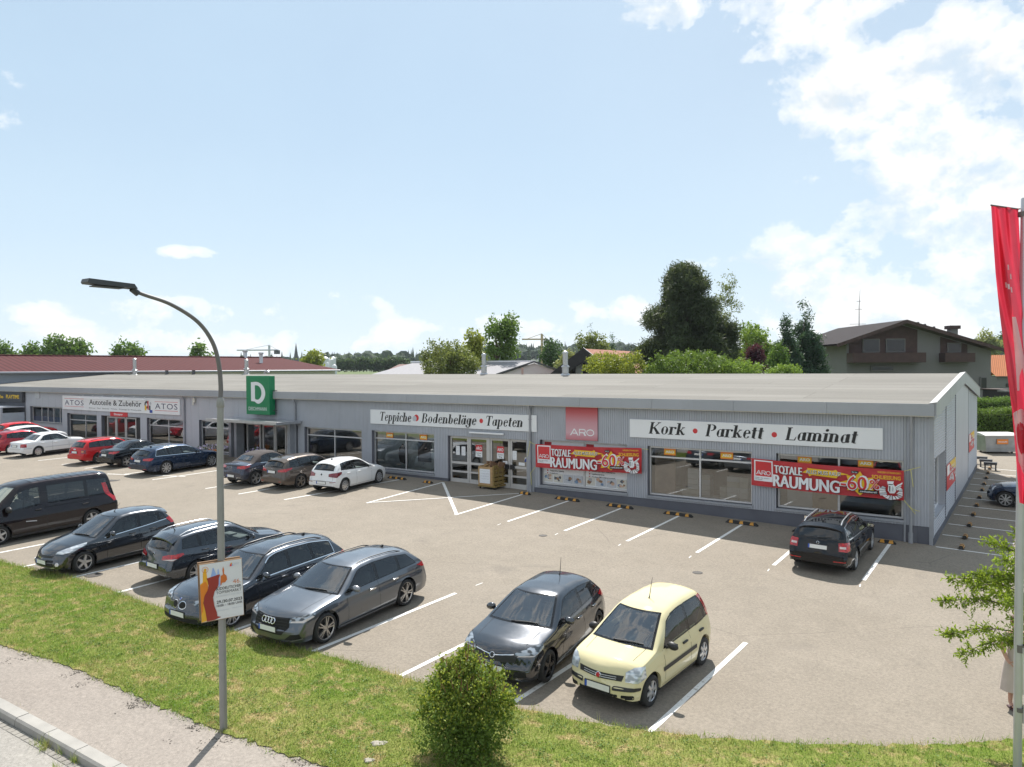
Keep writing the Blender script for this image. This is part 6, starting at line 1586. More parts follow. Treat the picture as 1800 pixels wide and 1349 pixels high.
sp = S(L=4.86, W=1.864, r=.34, xr=1.09, xf=3.93, th=.43, crease=-.13, rim=('fan', 9), rimf=.76, chrome=M_CHROME, chrome_top=True,
  top=[(0, .46), (.02, .78), (.07, .97), (.16, 1.07), (.42, 1.30), (.56, 1.38), (1.1, 1.455), (1.9, 1.477), (2.5, 1.45), (2.80, 1.39), (3.2, 1.185), (3.62, .98), (3.8, .95), (4.3, .88), (4.58, .78), (4.74, .65), (4.83, .5), (4.86, .40)],
  belt=[(0, .99), (.6, 1.0), (1.5, .97), (3.0, .92), (3.7, .88), (4.86, .62)], bot=[(0, .36), (.12, .28), (.4, .22), (4.4, .2), (4.7, .21), (4.86, .28)],
  roof=2.80, cowl=3.64, wins=[(.56, 1.30, .70, 1.28), (1.36, 2.12, 1.34, 2.08), (2.19, 3.26, 2.15, 2.78)], dark=(0, 1), rw=(1.02, 1.31, .62, .55), plates=(.46, .78), mir=(3.0, .95), handles=[(1.56, .86), (2.40, .84)],
  doors=[2.16, 3.22], ant=(.85, .06, True), badges=[('B', .92, .04)], tg=.50, rails=(.75, 2.6, M_CHROME, .07, .02, .012), spoil=(.30, .62, .60, .04),
  lamps=[((-1, .7, 0), [(.03, .44, .80), (.05, .44, .90), (.16, .82, .94), (.32, .90, .92), (.20, .89, .80), (.10, .72, .80)], 'taillight', M_TAIL), ((-1, .3, 0), [(.03, .5, .36), (.08, .74, .37), (.08, .74, .395), (.03, .5, .385)], 'reflector', M_TAIL)],
  extra=rear_hatch)
o, h = place((-38.2, 22.30), (-38.43, 25.13), False, sp)
build_car('parked_car', 'deep blue estate car with bright window trim, facing the flat grey wall', 'car', sp, P_NAVY, o, h, G2)
sp = S(L=4.35, W=1.76, r=.315, xr=.86, xf=3.47, th=.48, crease=-.14, rim=('twin', 5), rimf=.72,
  top=[(0, .46), (.02, .78), (.06, .92), (.14, .99), (.60, 1.04), (.78, 1.06), (1.25, 1.31), (1.5, 1.385), (1.9, 1.42), (2.25, 1.40), (2.45, 1.35), (2.85, 1.15), (3.2, .97), (3.4, .94), (3.85, .86), (4.1, .75), (4.25, .6), (4.32, .5), (4.35, .40)],
  belt=[(0, .96), (.7, 1.0), (1.5, .96), (2.8, .90), (3.5, .85), (4.35, .6)], bot=[(0, .36), (.12, .28), (.4, .22), (3.9, .2), (4.2, .21), (4.35, .28)],
  roof=2.45, cowl=3.22, wins=[(1.10, 1.62, 1.34, 1.60), (1.68, 2.84, 1.66, 2.42)], dark=(), plates=(.46, .72), mir=(2.62, .93), handles=[(1.82, .82)], rwt=(.82, 1.34, .56, .46), chrome=M_CHROME,
  doors=[1.64, 2.80], badges=[('B', .88, .035)], tg=.52,
  lamps=[((-1, .75, .05), [(.04, .40, .80), (.05, .42, .90), (.16, .74, .93), (.42, .84, .93), (.30, .86, .86), (.14, .78, .80)], 'taillight', M_TAIL)], extra=rear_hatch)
o, h = place((-42.55, 22.50), (-42.70, 25.1), False, sp)
build_car('parked_car', 'small black coupe tucked between the red estate and the blue estate', 'car', sp, P_BLACK, o, h, G2)
sp = S(L=4.48, W=1.733, r=.31, xr=.96, xf=3.58, th=.40, crease=-.18, rim=('spoke', 5), rimf=.68,
  top=[(0, .46), (.02, .76), (.05, .90), (.12, 1.02), (.36, 1.30), (.46, 1.365), (1.0, 1.41), (1.8, 1.42), (2.3, 1.40), (2.55, 1.35), (2.95, 1.15), (3.32, .965), (3.5, .94), (4.0, .87), (4.28, .77), (4.4, .64), (4.46, .52), (4.48, .40)],
  belt=[(0, .95), (.7, .96), (1.5, .94), (3.0, .89), (3.6, .85), (4.48, .62)], bot=[(0, .34), (.12, .27), (.4, .22), (4.0, .2), (4.3, .21), (4.48, .28)],
  roof=2.55, cowl=3.34, wins=[(.46, 1.06, .54, 1.04), (1.12, 1.84, 1.10, 1.80), (1.91, 2.98, 1.87, 2.52)], dark=(0,), rw=(1.0, 1.29, .60, .53), plates=(.46, .72), mir=(2.74, .92), handles=[(1.30, .82), (2.10, .80)], hmat=M_TRIM,
  doors=[1.88, 2.94], ant=(.65, .25, False, .8), tg=.50, rails=(.70, 2.35, M_TRIM, .08, .035, .014),
  lamps=[((-1, .5, 0), [(.03, .60, .66), (.04, .60, .86), (.14, .83, .87), (.14, .84, .66)], 'taillight', M_TAILD), ((-1, .5, 0), [(.03, .62, .74), (.1, .76, .74), (.1, .76, .80), (.03, .62, .80)], 'indicator', M_INDIC, .015)],
  extra=lambda s: (rings4(s, 'B', .88, .035, .055), rear_hatch(s)))
o, h = place((-45.35, 22.30), (-45.55, 24.92), False, sp)
build_car('parked_car', 'bright red estate car in front of the car-parts shop doors', 'car', sp, P_RED, o, h, G2)
def ex_merc(s):
    s.both(lambda v, sg: s.strip(v, [(.10, .56), (.60, .56)], .05, 'side_moulding', M_LGREY, .008)); s.both(lambda v, sg: s.strip(v, [(s.xr + .42, .54), (s.xf - .42, .54)], .05, 'side_moulding', M_LGREY, .008))
    s.both(lambda v, sg: s.strip(v, [(s.xr + .42, .255), (s.xf - .42, .255)], .08, 'sill_trim', M_TRIM, .006))
sp = S(L=4.49, W=1.72, r=.31, xr=1.00, xf=3.69, th=.44, crease=-.16, rim=('cap', 8), rimf=.68,
  top=[(0, .46), (.02, .80), (.05, .92), (.12, .965), (.60, 1.0), (.86, 1.01), (1.30, 1.30), (1.45, 1.37), (1.9, 1.415), (2.35, 1.415), (2.62, 1.37), (3.0, 1.16), (3.36, .965), (3.5, .945), (4.1, .87), (4.32, .80), (4.42, .70), (4.47, .55), (4.49, .42)],
  belt=[(0, .93), (.7, .96), (1.5, .945), (3.0, .90), (3.6, .87), (4.49, .70)], bot=[(0, .34), (.12, .27), (.4, .22), (4.0, .2), (4.3, .21), (4.49, .28)],
  roof=2.62, cowl=3.38, wins=[(1.16, 1.86, 1.42, 1.82), (1.93, 3.02, 1.89, 2.60)], dark=(), rwt=(.88, 1.34, .60, .50), plates=(.46, .72), mir=(2.80, .93), handles=[(1.30, .82), (2.12, .80)],
  doors=[1.90, 2.98], tg=.52, tgt=.90,
  lamps=[((-1, .6, 0), [(.02, .56, .64), (.03, .56, .84), (.10, .80, .85), (.22, .84, .84), (.22, .85, .64), (.10, .80, .64)], 'taillight', M_TAIL), ((-1, .6, 0), [(.02, .58, .66), (.10, .80, .655), (.2, .84, .66), (.2, .84, .72), (.1, .8, .72), (.02, .58, .72)], 'reversing_light', M_TAILD, .015)], extra=ex_merc)
o, h = place((-51.85, 21.80), (-52.25, 24.46), False, sp)
build_car('parked_car', 'white saloon car with a boot, in front of the small left window', 'car', sp, P_WHITE, o, h, G2)
def hatch_spec(dk=(0,)):
    return S(L=4.20, W=1.78, r=.32, xr=.74, xf=3.35, th=.44, crease=-.15, rim=('spoke', 5), rimf=.70,
  top=[(0, .46), (.02, .78), (.07, .97), (.15, 1.08), (.40, 1.36), (.54, 1.42), (1.0, 1.47), (1.7, 1.48), (2.15, 1.44), (2.34, 1.38), (2.75, 1.18), (3.14, .98), (3.3, .95), (3.75, .87), (4.0, .76), (4.12, .62), (4.18, .5), (4.20, .40)],
  belt=[(0, 1.02), (.5, 1.04), (1.3, .98), (2.8, .90), (3.4, .86), (4.2, .64)], bot=[(0, .36), (.12, .28), (.4, .22), (3.7, .2), (4.0, .21), (4.2, .28)],
  roof=2.34, cowl=3.16, wins=[(.54, .80, .62, .82), (.86, 1.54, .88, 1.50), (1.61, 2.76, 1.57, 2.32)], dark=dk, rw=(1.04, 1.34, .58, .52), plates=(.46, .70), mir=(2.54, .94), handles=[(1.0, .86), (1.8, .84)],
  doors=[1.58, 2.72], tg=.54, spoil=(.22, .56, .58, .04),
  lamps=[((-1, .7, 0), [(.03, .46, .80), (.06, .46, .92), (.16, .74, .97), (.38, .86, .98), (.30, .88, .88), (.12, .78, .80)], 'taillight', M_TAIL)], extra=rear_hatch)
sp = hatch_spec()
o, h = place((-54.45, 21.30), (-54.75, 23.90), False, sp)
build_car('parked_car', 'dark red hatchback cut by the left edge, beside the white saloon', 'car', sp, P_CRIM, o, h, G2)
sp = hatch_spec(); o, h = place((-57.3, 23.0), (-57.5, 25.6), False, sp)
build_car('parked_car', 'white car of which only the roof shows behind the dark red hatchback', 'car', sp, P_WHITE, o, h, G2)
sp = hatch_spec(); o, h = place((-61.0, 24.0), (-61.2, 26.6), False, sp)
build_car('parked_car', 'red car of which only a sliver shows at the far left edge', 'car', sp, P_RED, o, h, G2)
sp = S(L=4.66, W=1.814, r=.325, xr=1.06, xf=3.74, th=.42, crease=-.13, rim=('fan', 7), rimf=.73, chrome=M_CHROME, chrome_top=True,
  top=[(0, .46), (.02, .78), (.06, .97), (.13, 1.07), (.36, 1.33), (.48, 1.40), (1.0, 1.45), (1.8, 1.465), (2.4, 1.44), (2.68, 1.38), (3.05, 1.18), (3.45, .98), (3.6, .955), (4.1, .88), (4.4, .78), (4.55, .65), (4.63, .5), (4.66, .40)],
  belt=[(0, .99), (.6, 1.0), (1.5, .965), (3.0, .91), (3.6, .87), (4.66, .62)], bot=[(0, .34), (.12, .27), (.4, .22), (4.2, .2), (4.5, .21), (4.66, .28)],
  roof=2.68, cowl=3.47, wins=[(.50, 1.18, .62, 1.16), (1.24, 1.96, 1.22, 1.92), (2.03, 3.10, 1.99, 2.66)], dark=(), rw=(1.02, 1.34, .61, .55, .035), plates=(.46, .80), mir=(2.86, .94), handles=[(1.42, .86), (2.24, .84)],
  doors=[2.0, 3.06], ant=(.72, .06, True), badges=[('B', .915, .042)], tg=.50, rails=(.62, 2.45, M_ZINC, .075, .04, .016), spoil=(.20, .54, .60, .03),
  lamps=[((-1, .6, 0), [(.03, .60, .72), (.05, .60, .95), (.16, .82, .97), (.26, .88, .95), (.20, .89, .74), (.12, .82, .72)], 'taillight', M_TAIL), ((-1, .5, 0), [(.03, .63, .80), (.1, .78, .80), (.1, .78, .86), (.03, .63, .86)], 'reversing_light', M_TAILW, .015), ((-1, .3, 0), [(.02, .44, .42), (.08, .76, .43), (.08, .76, .455), (.02, .44, .445)], 'reflector', M_TAIL)],
  extra=rear_hatch)
o, h = place((-4.59, 24.12), (-4.62, 26.80), False, sp)
build_car('parked_car', 'black estate car with silver roof rails below the right sale banner', 'car', sp, P_BLACK, o, h, 'cars parked under the carpet shop front')
sp = S(L=3.72, W=1.684, r=.31, xr=.58, xf=3.05, th=.28, crease=-.16, crown=.06, rim=('fan', 8), rimf=.74, cf=.16,
  top=[(0, .46), (.02, .80), (.08, 1.0), (.20, 1.24), (.36, 1.36), (.8, 1.40), (1.4, 1.41), (1.85, 1.37), (2.0, 1.32), (2.3, 1.14), (2.56, .985), (2.75, .955), (3.2, .89), (3.45, .80), (3.60, .68), (3.69, .52), (3.72, .40)],
  belt=[(0, .93), (1.0, .92), (2.4, .90), (3.0, .86), (3.72, .64)], bot=[(0, .34), (.12, .26), (.4, .22), (3.3, .2), (3.55, .21), (3.72, .28)],
  roof=2.0, cowl=2.58, wins=[(.30, 1.04, .40, 1.02), (1.10, 2.16, 1.08, 1.96)], dark=(), rw=(1.0, 1.28, .58, .52), plates=(.45, .62), mir=(2.14, .93), handles=[(1.30, .82)], chrome=M_CHROME, mirmat=M_CHROME,
  doors=[1.06, 2.18], lamps=[((1, .55, .35), [(3.47 + .09 * math.cos(a) * .55, .56 + .14 * math.cos(a), .70 + .12 * math.sin(a)) for a in np.linspace(0, 6.0, 12)], 'headlight', M_HEAD)],
  panels=[('F', rpoly(-.36, .36, .58, .70, .05), 'grille', M_TRIM)], extra=lambda s: s.patch('F', rpoly(-.45, .45, .28, .38, .03), 'air_intake', M_SEAM, .004))
o, h = place((1.12, 36.95), (-1.35, 36.98), True, sp)
build_car('parked_car', 'dark blue small car with many-spoked wheels beside the side wall', 'car', sp, P_NAVY, o, h)
# painted bay lines
def line_mat():
    m, t, b, out = mat_new('worn white road paint')
    p = t.pos(); n = t.noise(p, 9, 5, .7); n2 = t.noise(p, 60, 3, .7)
    c = t.mix(t.ramp(t.math('ADD', n, t.math('MULTIPLY', t.math('SUBTRACT', n2, .5), .5)), [(.30, 0), (.42, 1)]), (.34, .31, .27, 1), (.74, .73, .70, 1))
    t.set(b.inputs['Base Color'], c); b.inputs['Roughness'].default_value = .75; return m
M_LINE = line_mat()
pl = MB()
def pline(a, b, w=.11, z=.006):
    a = Vector(a); b = Vector(b); d = (b - a); L = d.length; d /= L; n = Vector((-d.y, d.x)) * w / 2; k = max(1, int(L / .5)); vs = []; fs = []
    for i in range(k + 1):
        p = a + d * L * i / k
        for q in (p + n, p - n): vs.append((q.x, q.y, gzf(q.x, q.y) + z))
    for i in range(k): fs.append((2 * i, 2 * i + 1, 2 * i + 3, 2 * i + 2))
    pl.add(vs, fs)
for x in (-16.6, -14.1, -11.63, -9.16, -6.73, -4.22): pline((x + .02, 23.2), (x - .04, 28.3)); pline((x + .05, 22.5), (x + .02, 22.75), .03)
pline((-27.1, 21.2), (-26.35, 27.9))
for x in (-29.75, -32.3, -36.9, -39.9, -43.9, -46.6, -49.6, -53.3): pline((x - .2, 20.9), (x + .1, 26.0))
pline((-41.0, 20.6), (-36.6, 22.4))
pline((-23.5, 22.62), (-24.02, 28.2)); pline((-18.86, 22.96), (-23.97, 28.15), .13, .0105); pline((-23.45, 22.72), (-19.1, 28.0), .09, .015); pline((-18.9, 22.9), (-19.05, 28.3))
yl = np.interp
for x in (-35.4, -32.9, -30.3, -27.75, -25.28, -22.85, -20.38, -17.9, -15.43, -12.97, -10.56, -8.04, -5.50):
    y0 = float(np.interp(x, E_LOT[:, 0], E_LOT[:, 1])) - .03
    pline((x - .06, y0), (x + .03, y0 + 4.85))
pline((-12.9, 16.5), (-12.88, 16.8), .03)
for i in range(11): y = 28.42 + 1.955 * i; pline((-2.95, y), (1.9, y - 1.5 * .0), .09)
tag(pl.build('bay_lines', M_LINE, fixn=False), kind='structure')
kb = MB()
M_KERB = simple('kerb stone', (.31, .295, .27), .85, 0, .14, 2.2, bump=.4, bscale=40)
M_GUT = simple('gutter setts', (.235, .22, .195), .9, 0, .2, 4, bump=.6, bscale=25)
s_ = np.concatenate([[0], np.cumsum(np.linalg.norm(np.diff(K_IN, axis=0), axis=1))]); d = .9
def kpt(u): return np.array([np.interp(u, s_, K_IN[:, 0]), np.interp(u, s_, K_IN[:, 1])])
u = 30.0
while u < s_[-1] - 2:
    a, b = kpt(u + .004), kpt(u + .99); tv = (b - a) / np.linalg.norm(b - a); nv = np.array([tv[1], -tv[0]])
    vs = []
    jz = rng.normal(0, .003)
    for q in (a, b):
        for off, h in ((0.0, .0), (0.0, .016), (.20, .016), (.235, -.02), (.25, -.16)):
            p = q + nv * off; vs.append((p[0], p[1], gzf(*p) + h + jz))
    kb.add(vs, [(k, k + 1, 6 + k, 5 + k) for k in range(4)] + [(0, 1, 2, 3, 4), (9, 8, 7, 6, 5)]); u += 1.0
tag(kb.build('kerb', M_KERB), kind='structure')
gt = MB(); u = 30.0
while u < s_[-1] - 2:
    for j in range(1):
        a, b = kpt(u + .006), kpt(u + .15); tv = (b - a) / np.linalg.norm(b - a); nv = np.array([tv[1], -tv[0]])
        vs = [(p[0], p[1], gzf(*p) - .118 + rng.normal(0, .0015)) for p in (a + nv * (.26 + .15 * j), a + nv * (.40 + .15 * j), b + nv * (.40 + .15 * j), b + nv * (.26 + .15 * j))]
        gt.add(vs, [(0, 1, 2, 3)])
    u += .158
tag(gt.build('gutter_paving', M_GUT, fixn=False), kind='structure')
# rubber wheel stops
M_RUB = simple('black rubber', (.020, .019, .018), .8, 0, .15, 8); M_YEL = simple('amber reflector', (.58, .27, .035), .55, 0, .12, 10)
stop_protos = {}
def make_stop(kind):
    L = 1.22 if kind == 'long' else .58
    r = thing('wheel_stop', 'x', 'wheel stop')
    m = MB(); h = .10
    m.prism([(-L / 2, 0), (L / 2, 0), (L / 2 - .06, h * .55), (L / 2 - .10, h), (-L / 2 + .10, h), (-L / 2 + .06, h * .55)], 'y', -.045, .045)
    m.add([(x, y, z) for x, y, z in ((-L / 2, -.085, 0), (L / 2, -.085, 0), (L / 2 - .10, -.045, h), (-L / 2 + .10, -.045, h))], [(0, 1, 2, 3)])
    m.add([(x, y, z) for x, y, z in ((-L / 2, .085, 0), (L / 2, .085, 0), (L / 2 - .10, .045, h), (-L / 2 + .10, .045, h))], [(3, 2, 1, 0)])
    m.build('rubber_block', M_RUB, r)
    n = 3 if kind == 'long' else 2
    for k in range(n):
        x = (k - (n - 1) / 2) * (L / (n + .15)); y = MB()
        for sg in (-1, 1):
            y.add([(x - .075, sg * .079, .016), (x + .075, sg * .079, .016), (x + .055, sg * .0465, .099), (x - .055, sg * .0465, .099)], [(0, 1, 2, 3) if sg < 0 else (3, 2, 1, 0)])
        y.add([(x - .055, -.046, h + .003), (x + .055, -.046, h + .003), (x + .055, .046, h + .003), (x - .055, .046, h + .003)], [(0, 1, 2, 3)])
        y.build('reflector', M_YEL, r, fixn=False)
    return r
def put_stop(kind, x, y, rz, label, group):
    if kind not in stop_protos: r = make_stop(kind); stop_protos[kind] = r
    else:
        src = stop_protos[kind]; r = src.copy(); COL.objects.link(r)
        for ch in src.children: c = ch.copy(); COL.objects.link(c); c.parent = r
    g = (gzf(x + .2, y) - gzf(x - .2, y)) / .4; gy_ = (gzf(x, y + .2) - gzf(x, y - .2)) / .4
    r.location = (x, y, gzf(x, y) + .008); r.rotation_euler = (math.atan(gy_), -math.atan(g), rz) if abs(rz) < .5 else (math.atan(g), math.atan(gy_), rz)
    r['label'] = label; r['category'] = 'wheel stop'; r['group'] = group; return r
GF = 'wheel stops along the shop front'
put_stop('long', -26.6, 27.7, 0, 'black and yellow wheel stop at the nose of the white hatchback', GF)
put_stop('short', -24.5, 27.65, 0, 'short wheel stop left of the shop doors at the crossed lines', GF)
put_stop('short', -18.95, 27.85, 0, 'short wheel stop at the foot of the middle downpipe', GF)
put_stop('long', -16.75, 27.83, 0, 'long wheel stop below the poster window', GF)
put_stop('long', -14.25, 27.83, 0, 'long wheel stop between the poster window and the cork window', GF)
put_stop('long', -11.72, 27.83, 0, 'long wheel stop below the middle of the cork window', GF)
put_stop('long', -9.22, 27.85, 0, 'long wheel stop at the right end of the cork window', GF)
put_stop('long', -6.80, 27.85, 0, 'wheel stop half hidden left of the black estate car', GF)
put_stop('short', -4.35, 27.98, 0, 'short wheel stop right of the black estate car', GF)
ordn = ['nearest', 'second', 'third', 'fourth', 'fifth', 'sixth', 'seventh', 'eighth', 'ninth', 'tenth', 'farthest']
for i, y in enumerate([28.56, 30.17, 32.28, 34.37, 36.39, 38.39, 40.45, 42.22, 44.18, 45.96, 47.63]):
    put_stop('short', -2.24 - .022 * i, y + .15, math.pi / 2, f'{ordn[i]} wheel stop in the row beside the side wall, counted from the front corner', 'wheel stops beside the side wall')
# cardboard bin on a wheeled pallet by the doors
cart = thing('cardboard_trolley', 'wheeled trolley full of folded cardboard with a paper note, outside the glass doors', 'trolley', (-21.1, 28.35, gzf(-21.1, 28.35)))
M_CARD = simple('cardboard', (.42, .27, .13), .85, 0, .12, 6); M_CARDD = simple('brown cardboard', (.25, .14, .08), .85, 0, .12, 6); M_WOOD = simple('yellow crate', (.24, .165, .05), .7, 0, .2, 8); M_PAPER = simple('white paper', (.76, .78, .82), .7, 0, .03, 4)
m = MB(); m.box(-.50, .50, -.50, .52, .10, .17);
m.build('base', M_WOOD, cart)
for x in (-.42, .42):
    for y in (-.40, .42): w = MB(); w.lathe([(.001, -.02), (.05, -.02), (.05, .02), (.001, .02)], 14, Matrix.Translation((x, y, .05)) @ Matrix.Rotation(R(90), 4, 'Y')); w.build('castor', M_RUB, cart, True)
m = MB(); m.box(-.48, .34, -.48, -.44, .17, 1.02); m.box(-.48, -.44, -.44, .5, .17, 1.05); m.box(-.48, .40, .46, .50, .17, .98); m.build('cardboard_side', M_CARD, cart)
m = MB()
for k in range(5): m.box(.36, .42, -.50 + .0 * k, .50, .20 + .19 * k, .34 + .19 * k)
for y in (-.5, -.16, .18, .46): m.box(.421, .45, y - .02, y + .04, .17, 1.0)
m.build('crate_side', M_WOOD, cart)
rg = np.random.default_rng(5)
for k in range(6):
    m = MB(); Mx = Matrix.Translation((-.32 + .13 * k, -.1 + .08 * (k % 3), .62)) @ Matrix.Rotation(R(rg.uniform(-35, 35)), 4, 'Y') @ Matrix.Rotation(R(rg.uniform(-20, 20)), 4, 'X')
    m.box(-.02, .02, -.28, .30, 0, .55 + .06 * (k % 2), Mx); m.build('folded_box', M_CARDD if k % 2 else M_CARD, cart)
s = Sheet(.001); s.rect(-.40, .20, .26, .92, 0)
for q, ln in enumerate(('BITTE KARTON', 'ZU HAUSE WERFEN', 'IN DIE BLAUE', 'TONNE')): s.text(ln, -.34, .14, .80 - .12 * q, .855 - .12 * q, 1)
s.build('paper_note', [M_PAPER, M_LGREY], cart, lambda x, z, h: (x, -.482 - h, z))
def tub(x, y, r, h, col, label, fl):
    z = gzf(x, y); t = thing('flower_display', label, 'flowers', (x, y, z)); m = MB(); m.lathe([(r * .6, 0), (r * .8, h), (r * .72, h), (.01, h * .9)], 18); m.build('tub', col, t, True)
    v = []; f = []; mi = []; rg = np.random.default_rng(int(abs(x) * 10))
    for k in range(420):
        a = rg.uniform(0, 6.28); rr = r * 1.3 * math.sqrt(rg.uniform()); c = Vector((rr * math.cos(a), rr * math.sin(a), h + .05 + .35 * rg.uniform() * (1.15 - rr / (r * 1.6)))); n = Vector(rg.normal(size=3)).normalized(); u = n.orthogonal().normalized() * rg.uniform(.03, .06); w = n.cross(u)
        b = len(v); v += [c + u, c + w, c - u, c - w]; f.append((b, b + 1, b + 2, b + 3)); mi.append(rg.choice([0, 1, 2], p=fl))
    mesh_from('flowers', v, f, [simple('lilac petals', (.50, .42, .62), .7), simple('white petals', (.66, .64, .68), .7), simple('flower leaves', (.06, .12, .03), .8)], t, mi=mi)
tub(-41.3, 27.0, .75, .55, M_ORANGE, 'broad tub of pale lilac and white flowers left of the shoe shop doors', [.4, .35, .25]); tub(-37.1, 27.2, .55, .55, M_DGREY, 'smaller tub of lilac flowers right of the shoe shop doors', [.55, .25, .2])
def box_stack(x0, x1, y, z, n, mats, label, seed, hmax=4):
    rg = np.random.default_rng(seed); t = thing('box_stack', label, 'boxes', ((x0 + x1) / 2, y, z)); x = x0; t_ = Vector(t.location)
    while x < x1:
        w = rg.uniform(.28, .5)
        for k in range(rg.integers(1, hmax + 1)):
            m = MB(); m.box(x - t_.x, x + w - .02 - t_.x, -.2, .2, .21 * k, .21 * k + .2, bev=.006); m.build('box', mats[rg.integers(0, len(mats))], t)
        x += w
    return t
M_MINT = simple('mint box', (.45, .62, .50), .6); M_PGRN = simple('pale green box', (.35, .55, .20), .6); M_OFFW = simple('off white box', (.72, .70, .64), .7)
box_stack(-32.9, -30.3, Y0 + .55, 1.42, 6, [M_MINT, M_PGRN, M_OFFW], 'mint and white shoe boxes in the window right of the shoe shop doors', 4, 3)
box_stack(-11.9, -9.5, Y0 + .9, 1.35, 6, [M_OFFW, M_WHITE], 'white cartons stacked in the right half of the cork window', 9, 6)
box_stack(-12.7, -11.7, Y0 + 1.0, 1.35, 6, [M_OFFW], 'white cartons stacked in the left half of the cork window', 10, 5)
m = MB(); m.box(-13.2, -12.3, Y0 + .40, Y0 + .43, 1.55, 3.35); tag(m.build('display_poster', simple('peach poster', (.55, .40, .33), .6, var=.2, vscale=1.5)), 'tall peach coloured poster standing in the left of the cork window', 'poster')
s = Sheet(.001); s.text('PASSION', -13.1, -12.42, 3.12, 3.22, 0); s.build('poster_text', [simple('dark green print', (.03, .12, .06), .6)], None, flat_fn(Y0 + .398)).name = 'poster_lettering'
o = bpy.data.objects['poster_lettering']; o.parent = bpy.data.objects['display_poster']
for x0, x1, lb in ((-7.9, -7.0, 'grey'), (-7.0, -6.15, 'tan')):
    m = MB(); m.box(x0, x1, Y0 + .5, Y0 + .54, 1.3, 3.0); tag(m.build('display_board', M_CARD if lb == 'tan' else M_LGREY), f'{lb} display board standing in the right window', 'display board')
m = MB(); m.box(-29.1, -24.95, Y0 + .30, Y0 + .33, 1.2, 3.55); tag(m.build('display_wall', simple('pale display wall', (.74, .80, .84), .7)), 'pale display wall inside the window left of the shop doors', 'display board')
m = MB(); m.prism([(-27.45, 1.9), (-27.1, 1.8), (-26.98, 2.2), (-26.95, 2.55), (-27.25, 2.85), (-27.5, 2.6), (-27.55, 2.2)], 'y', Y0 + .26, Y0 + .29); tag(m.build('display_shape', M_DGREY), 'dark rounded cloth hanging inside the window left of the doors', 'display')
m = MB(); m.box(-26.2, -25.3, Y0 + .26, Y0 + .29, 2.0, 3.1); tag(m.build('dark_square', M_DGREY), 'dark square panel inside the window next to the shop doors', 'display board')
for (u, v, w_, r, lb) in ((1226, 934, 22.2, .15, 'dark round cover in the asphalt below the cork window'), (954, 881, 26.5, .15, 'dark drain cover in the asphalt below the middle downpipe'), (165, 1009, 22.1, .24, 'flat iron drain cover beside the black small hatchback'), (198, 838, 38.5, .35, 'flat iron cover on the lane behind the parked red estate')):
    p = at(u, v, w_); m = MB(); m.lathe([(.001, .002), (r * .82, .002), (r * .84, .004), (r, .004), (r, -.01)], 20); o = m.build('drain_cover', simple('cast iron', (.055, .05, .046), .7, .3, .2, 14)); o.location = (p.x, p.y, gzf(p.x, p.y) + .003); tag(o, lb, 'drain cover')
# street lamp with poster boards
M_POLE = simple('weathered grey pole', (.27, .265, .255), .5, .25, .10, 3, bump=.15, bscale=30); M_ARM = simple('dull grey lamp arm', (.15, .14, .14), .5, .2, .1, 3); M_LAMPH = simple('dark lamp head', (.05, .052, .06), .45, .1, .1, 4)
lx_, ly_ = -11.63, 7.76; lz = gzf(lx_, ly_)
lamp = thing('street_lamp', 'tall grey street lamp with a curved arm at the edge of the footpath', 'street lamp', (lx_, ly_, lz))
m = MB(); Zt = 6.07 - lz
m.tube([(0, 0, -.1), (0, 0, 1.5), (0, 0, 3), (0.005, 0, 4.6), (0.01, 0.02, Zt)], [.064, .062, .060, .056, .054], 20); m.lathe([(.054, Zt - .02), (.066, Zt), (.062, Zt + .10), (.042, Zt + .16)], 20, Matrix.Translation((.01, .02, 0)))
m.build('pole', M_POLE, lamp, True)
arm = catmull([(0.02, Zt + .1), (0.03, 6.45 - lz), (-.01, 6.85 - lz), (-.13, 7.20 - lz), (-.40, 7.52 - lz), (-.86, 7.77 - lz), (-1.30, 7.89 - lz), (-1.50, 7.95 - lz)], 8)
m = MB(); m.tube([(.01, p[0], p[1]) for p in arm], list(np.linspace(.040, .028, len(arm))), 14); m.build('arm', M_ARM, lamp, True)
m = MB(); hx = .10
m.prism([(-1.46, 7.966 - lz), (-1.51, 8.036 - lz), (-2.19, 8.062 - lz), (-2.21, 8.01 - lz), (-2.19, 7.985 - lz)], 'x', -hx, hx + .02); m.tube([(.01, -1.40, 7.90 - lz), (.01, -1.50, 7.97 - lz)], .05, 10); m.build('lamp_head', M_LAMPH, lamp)
m = MB(); m.box(-.075, .09, -2.1, -1.66, 7.952 - lz, 7.967 - lz); m.build('lamp_glass', M_DGREY, lamp)
m = MB(); m.prism([(-.015, .32), (.015, .32), (.015, 1.0), (-.015, 1.0)], 'x', .060, .066); m.build('service_door', M_POLE, lamp)
NW = Vector((.918, -.396, 0)).normalized(); UW = Vector((.396, .918, 0)).normalized()
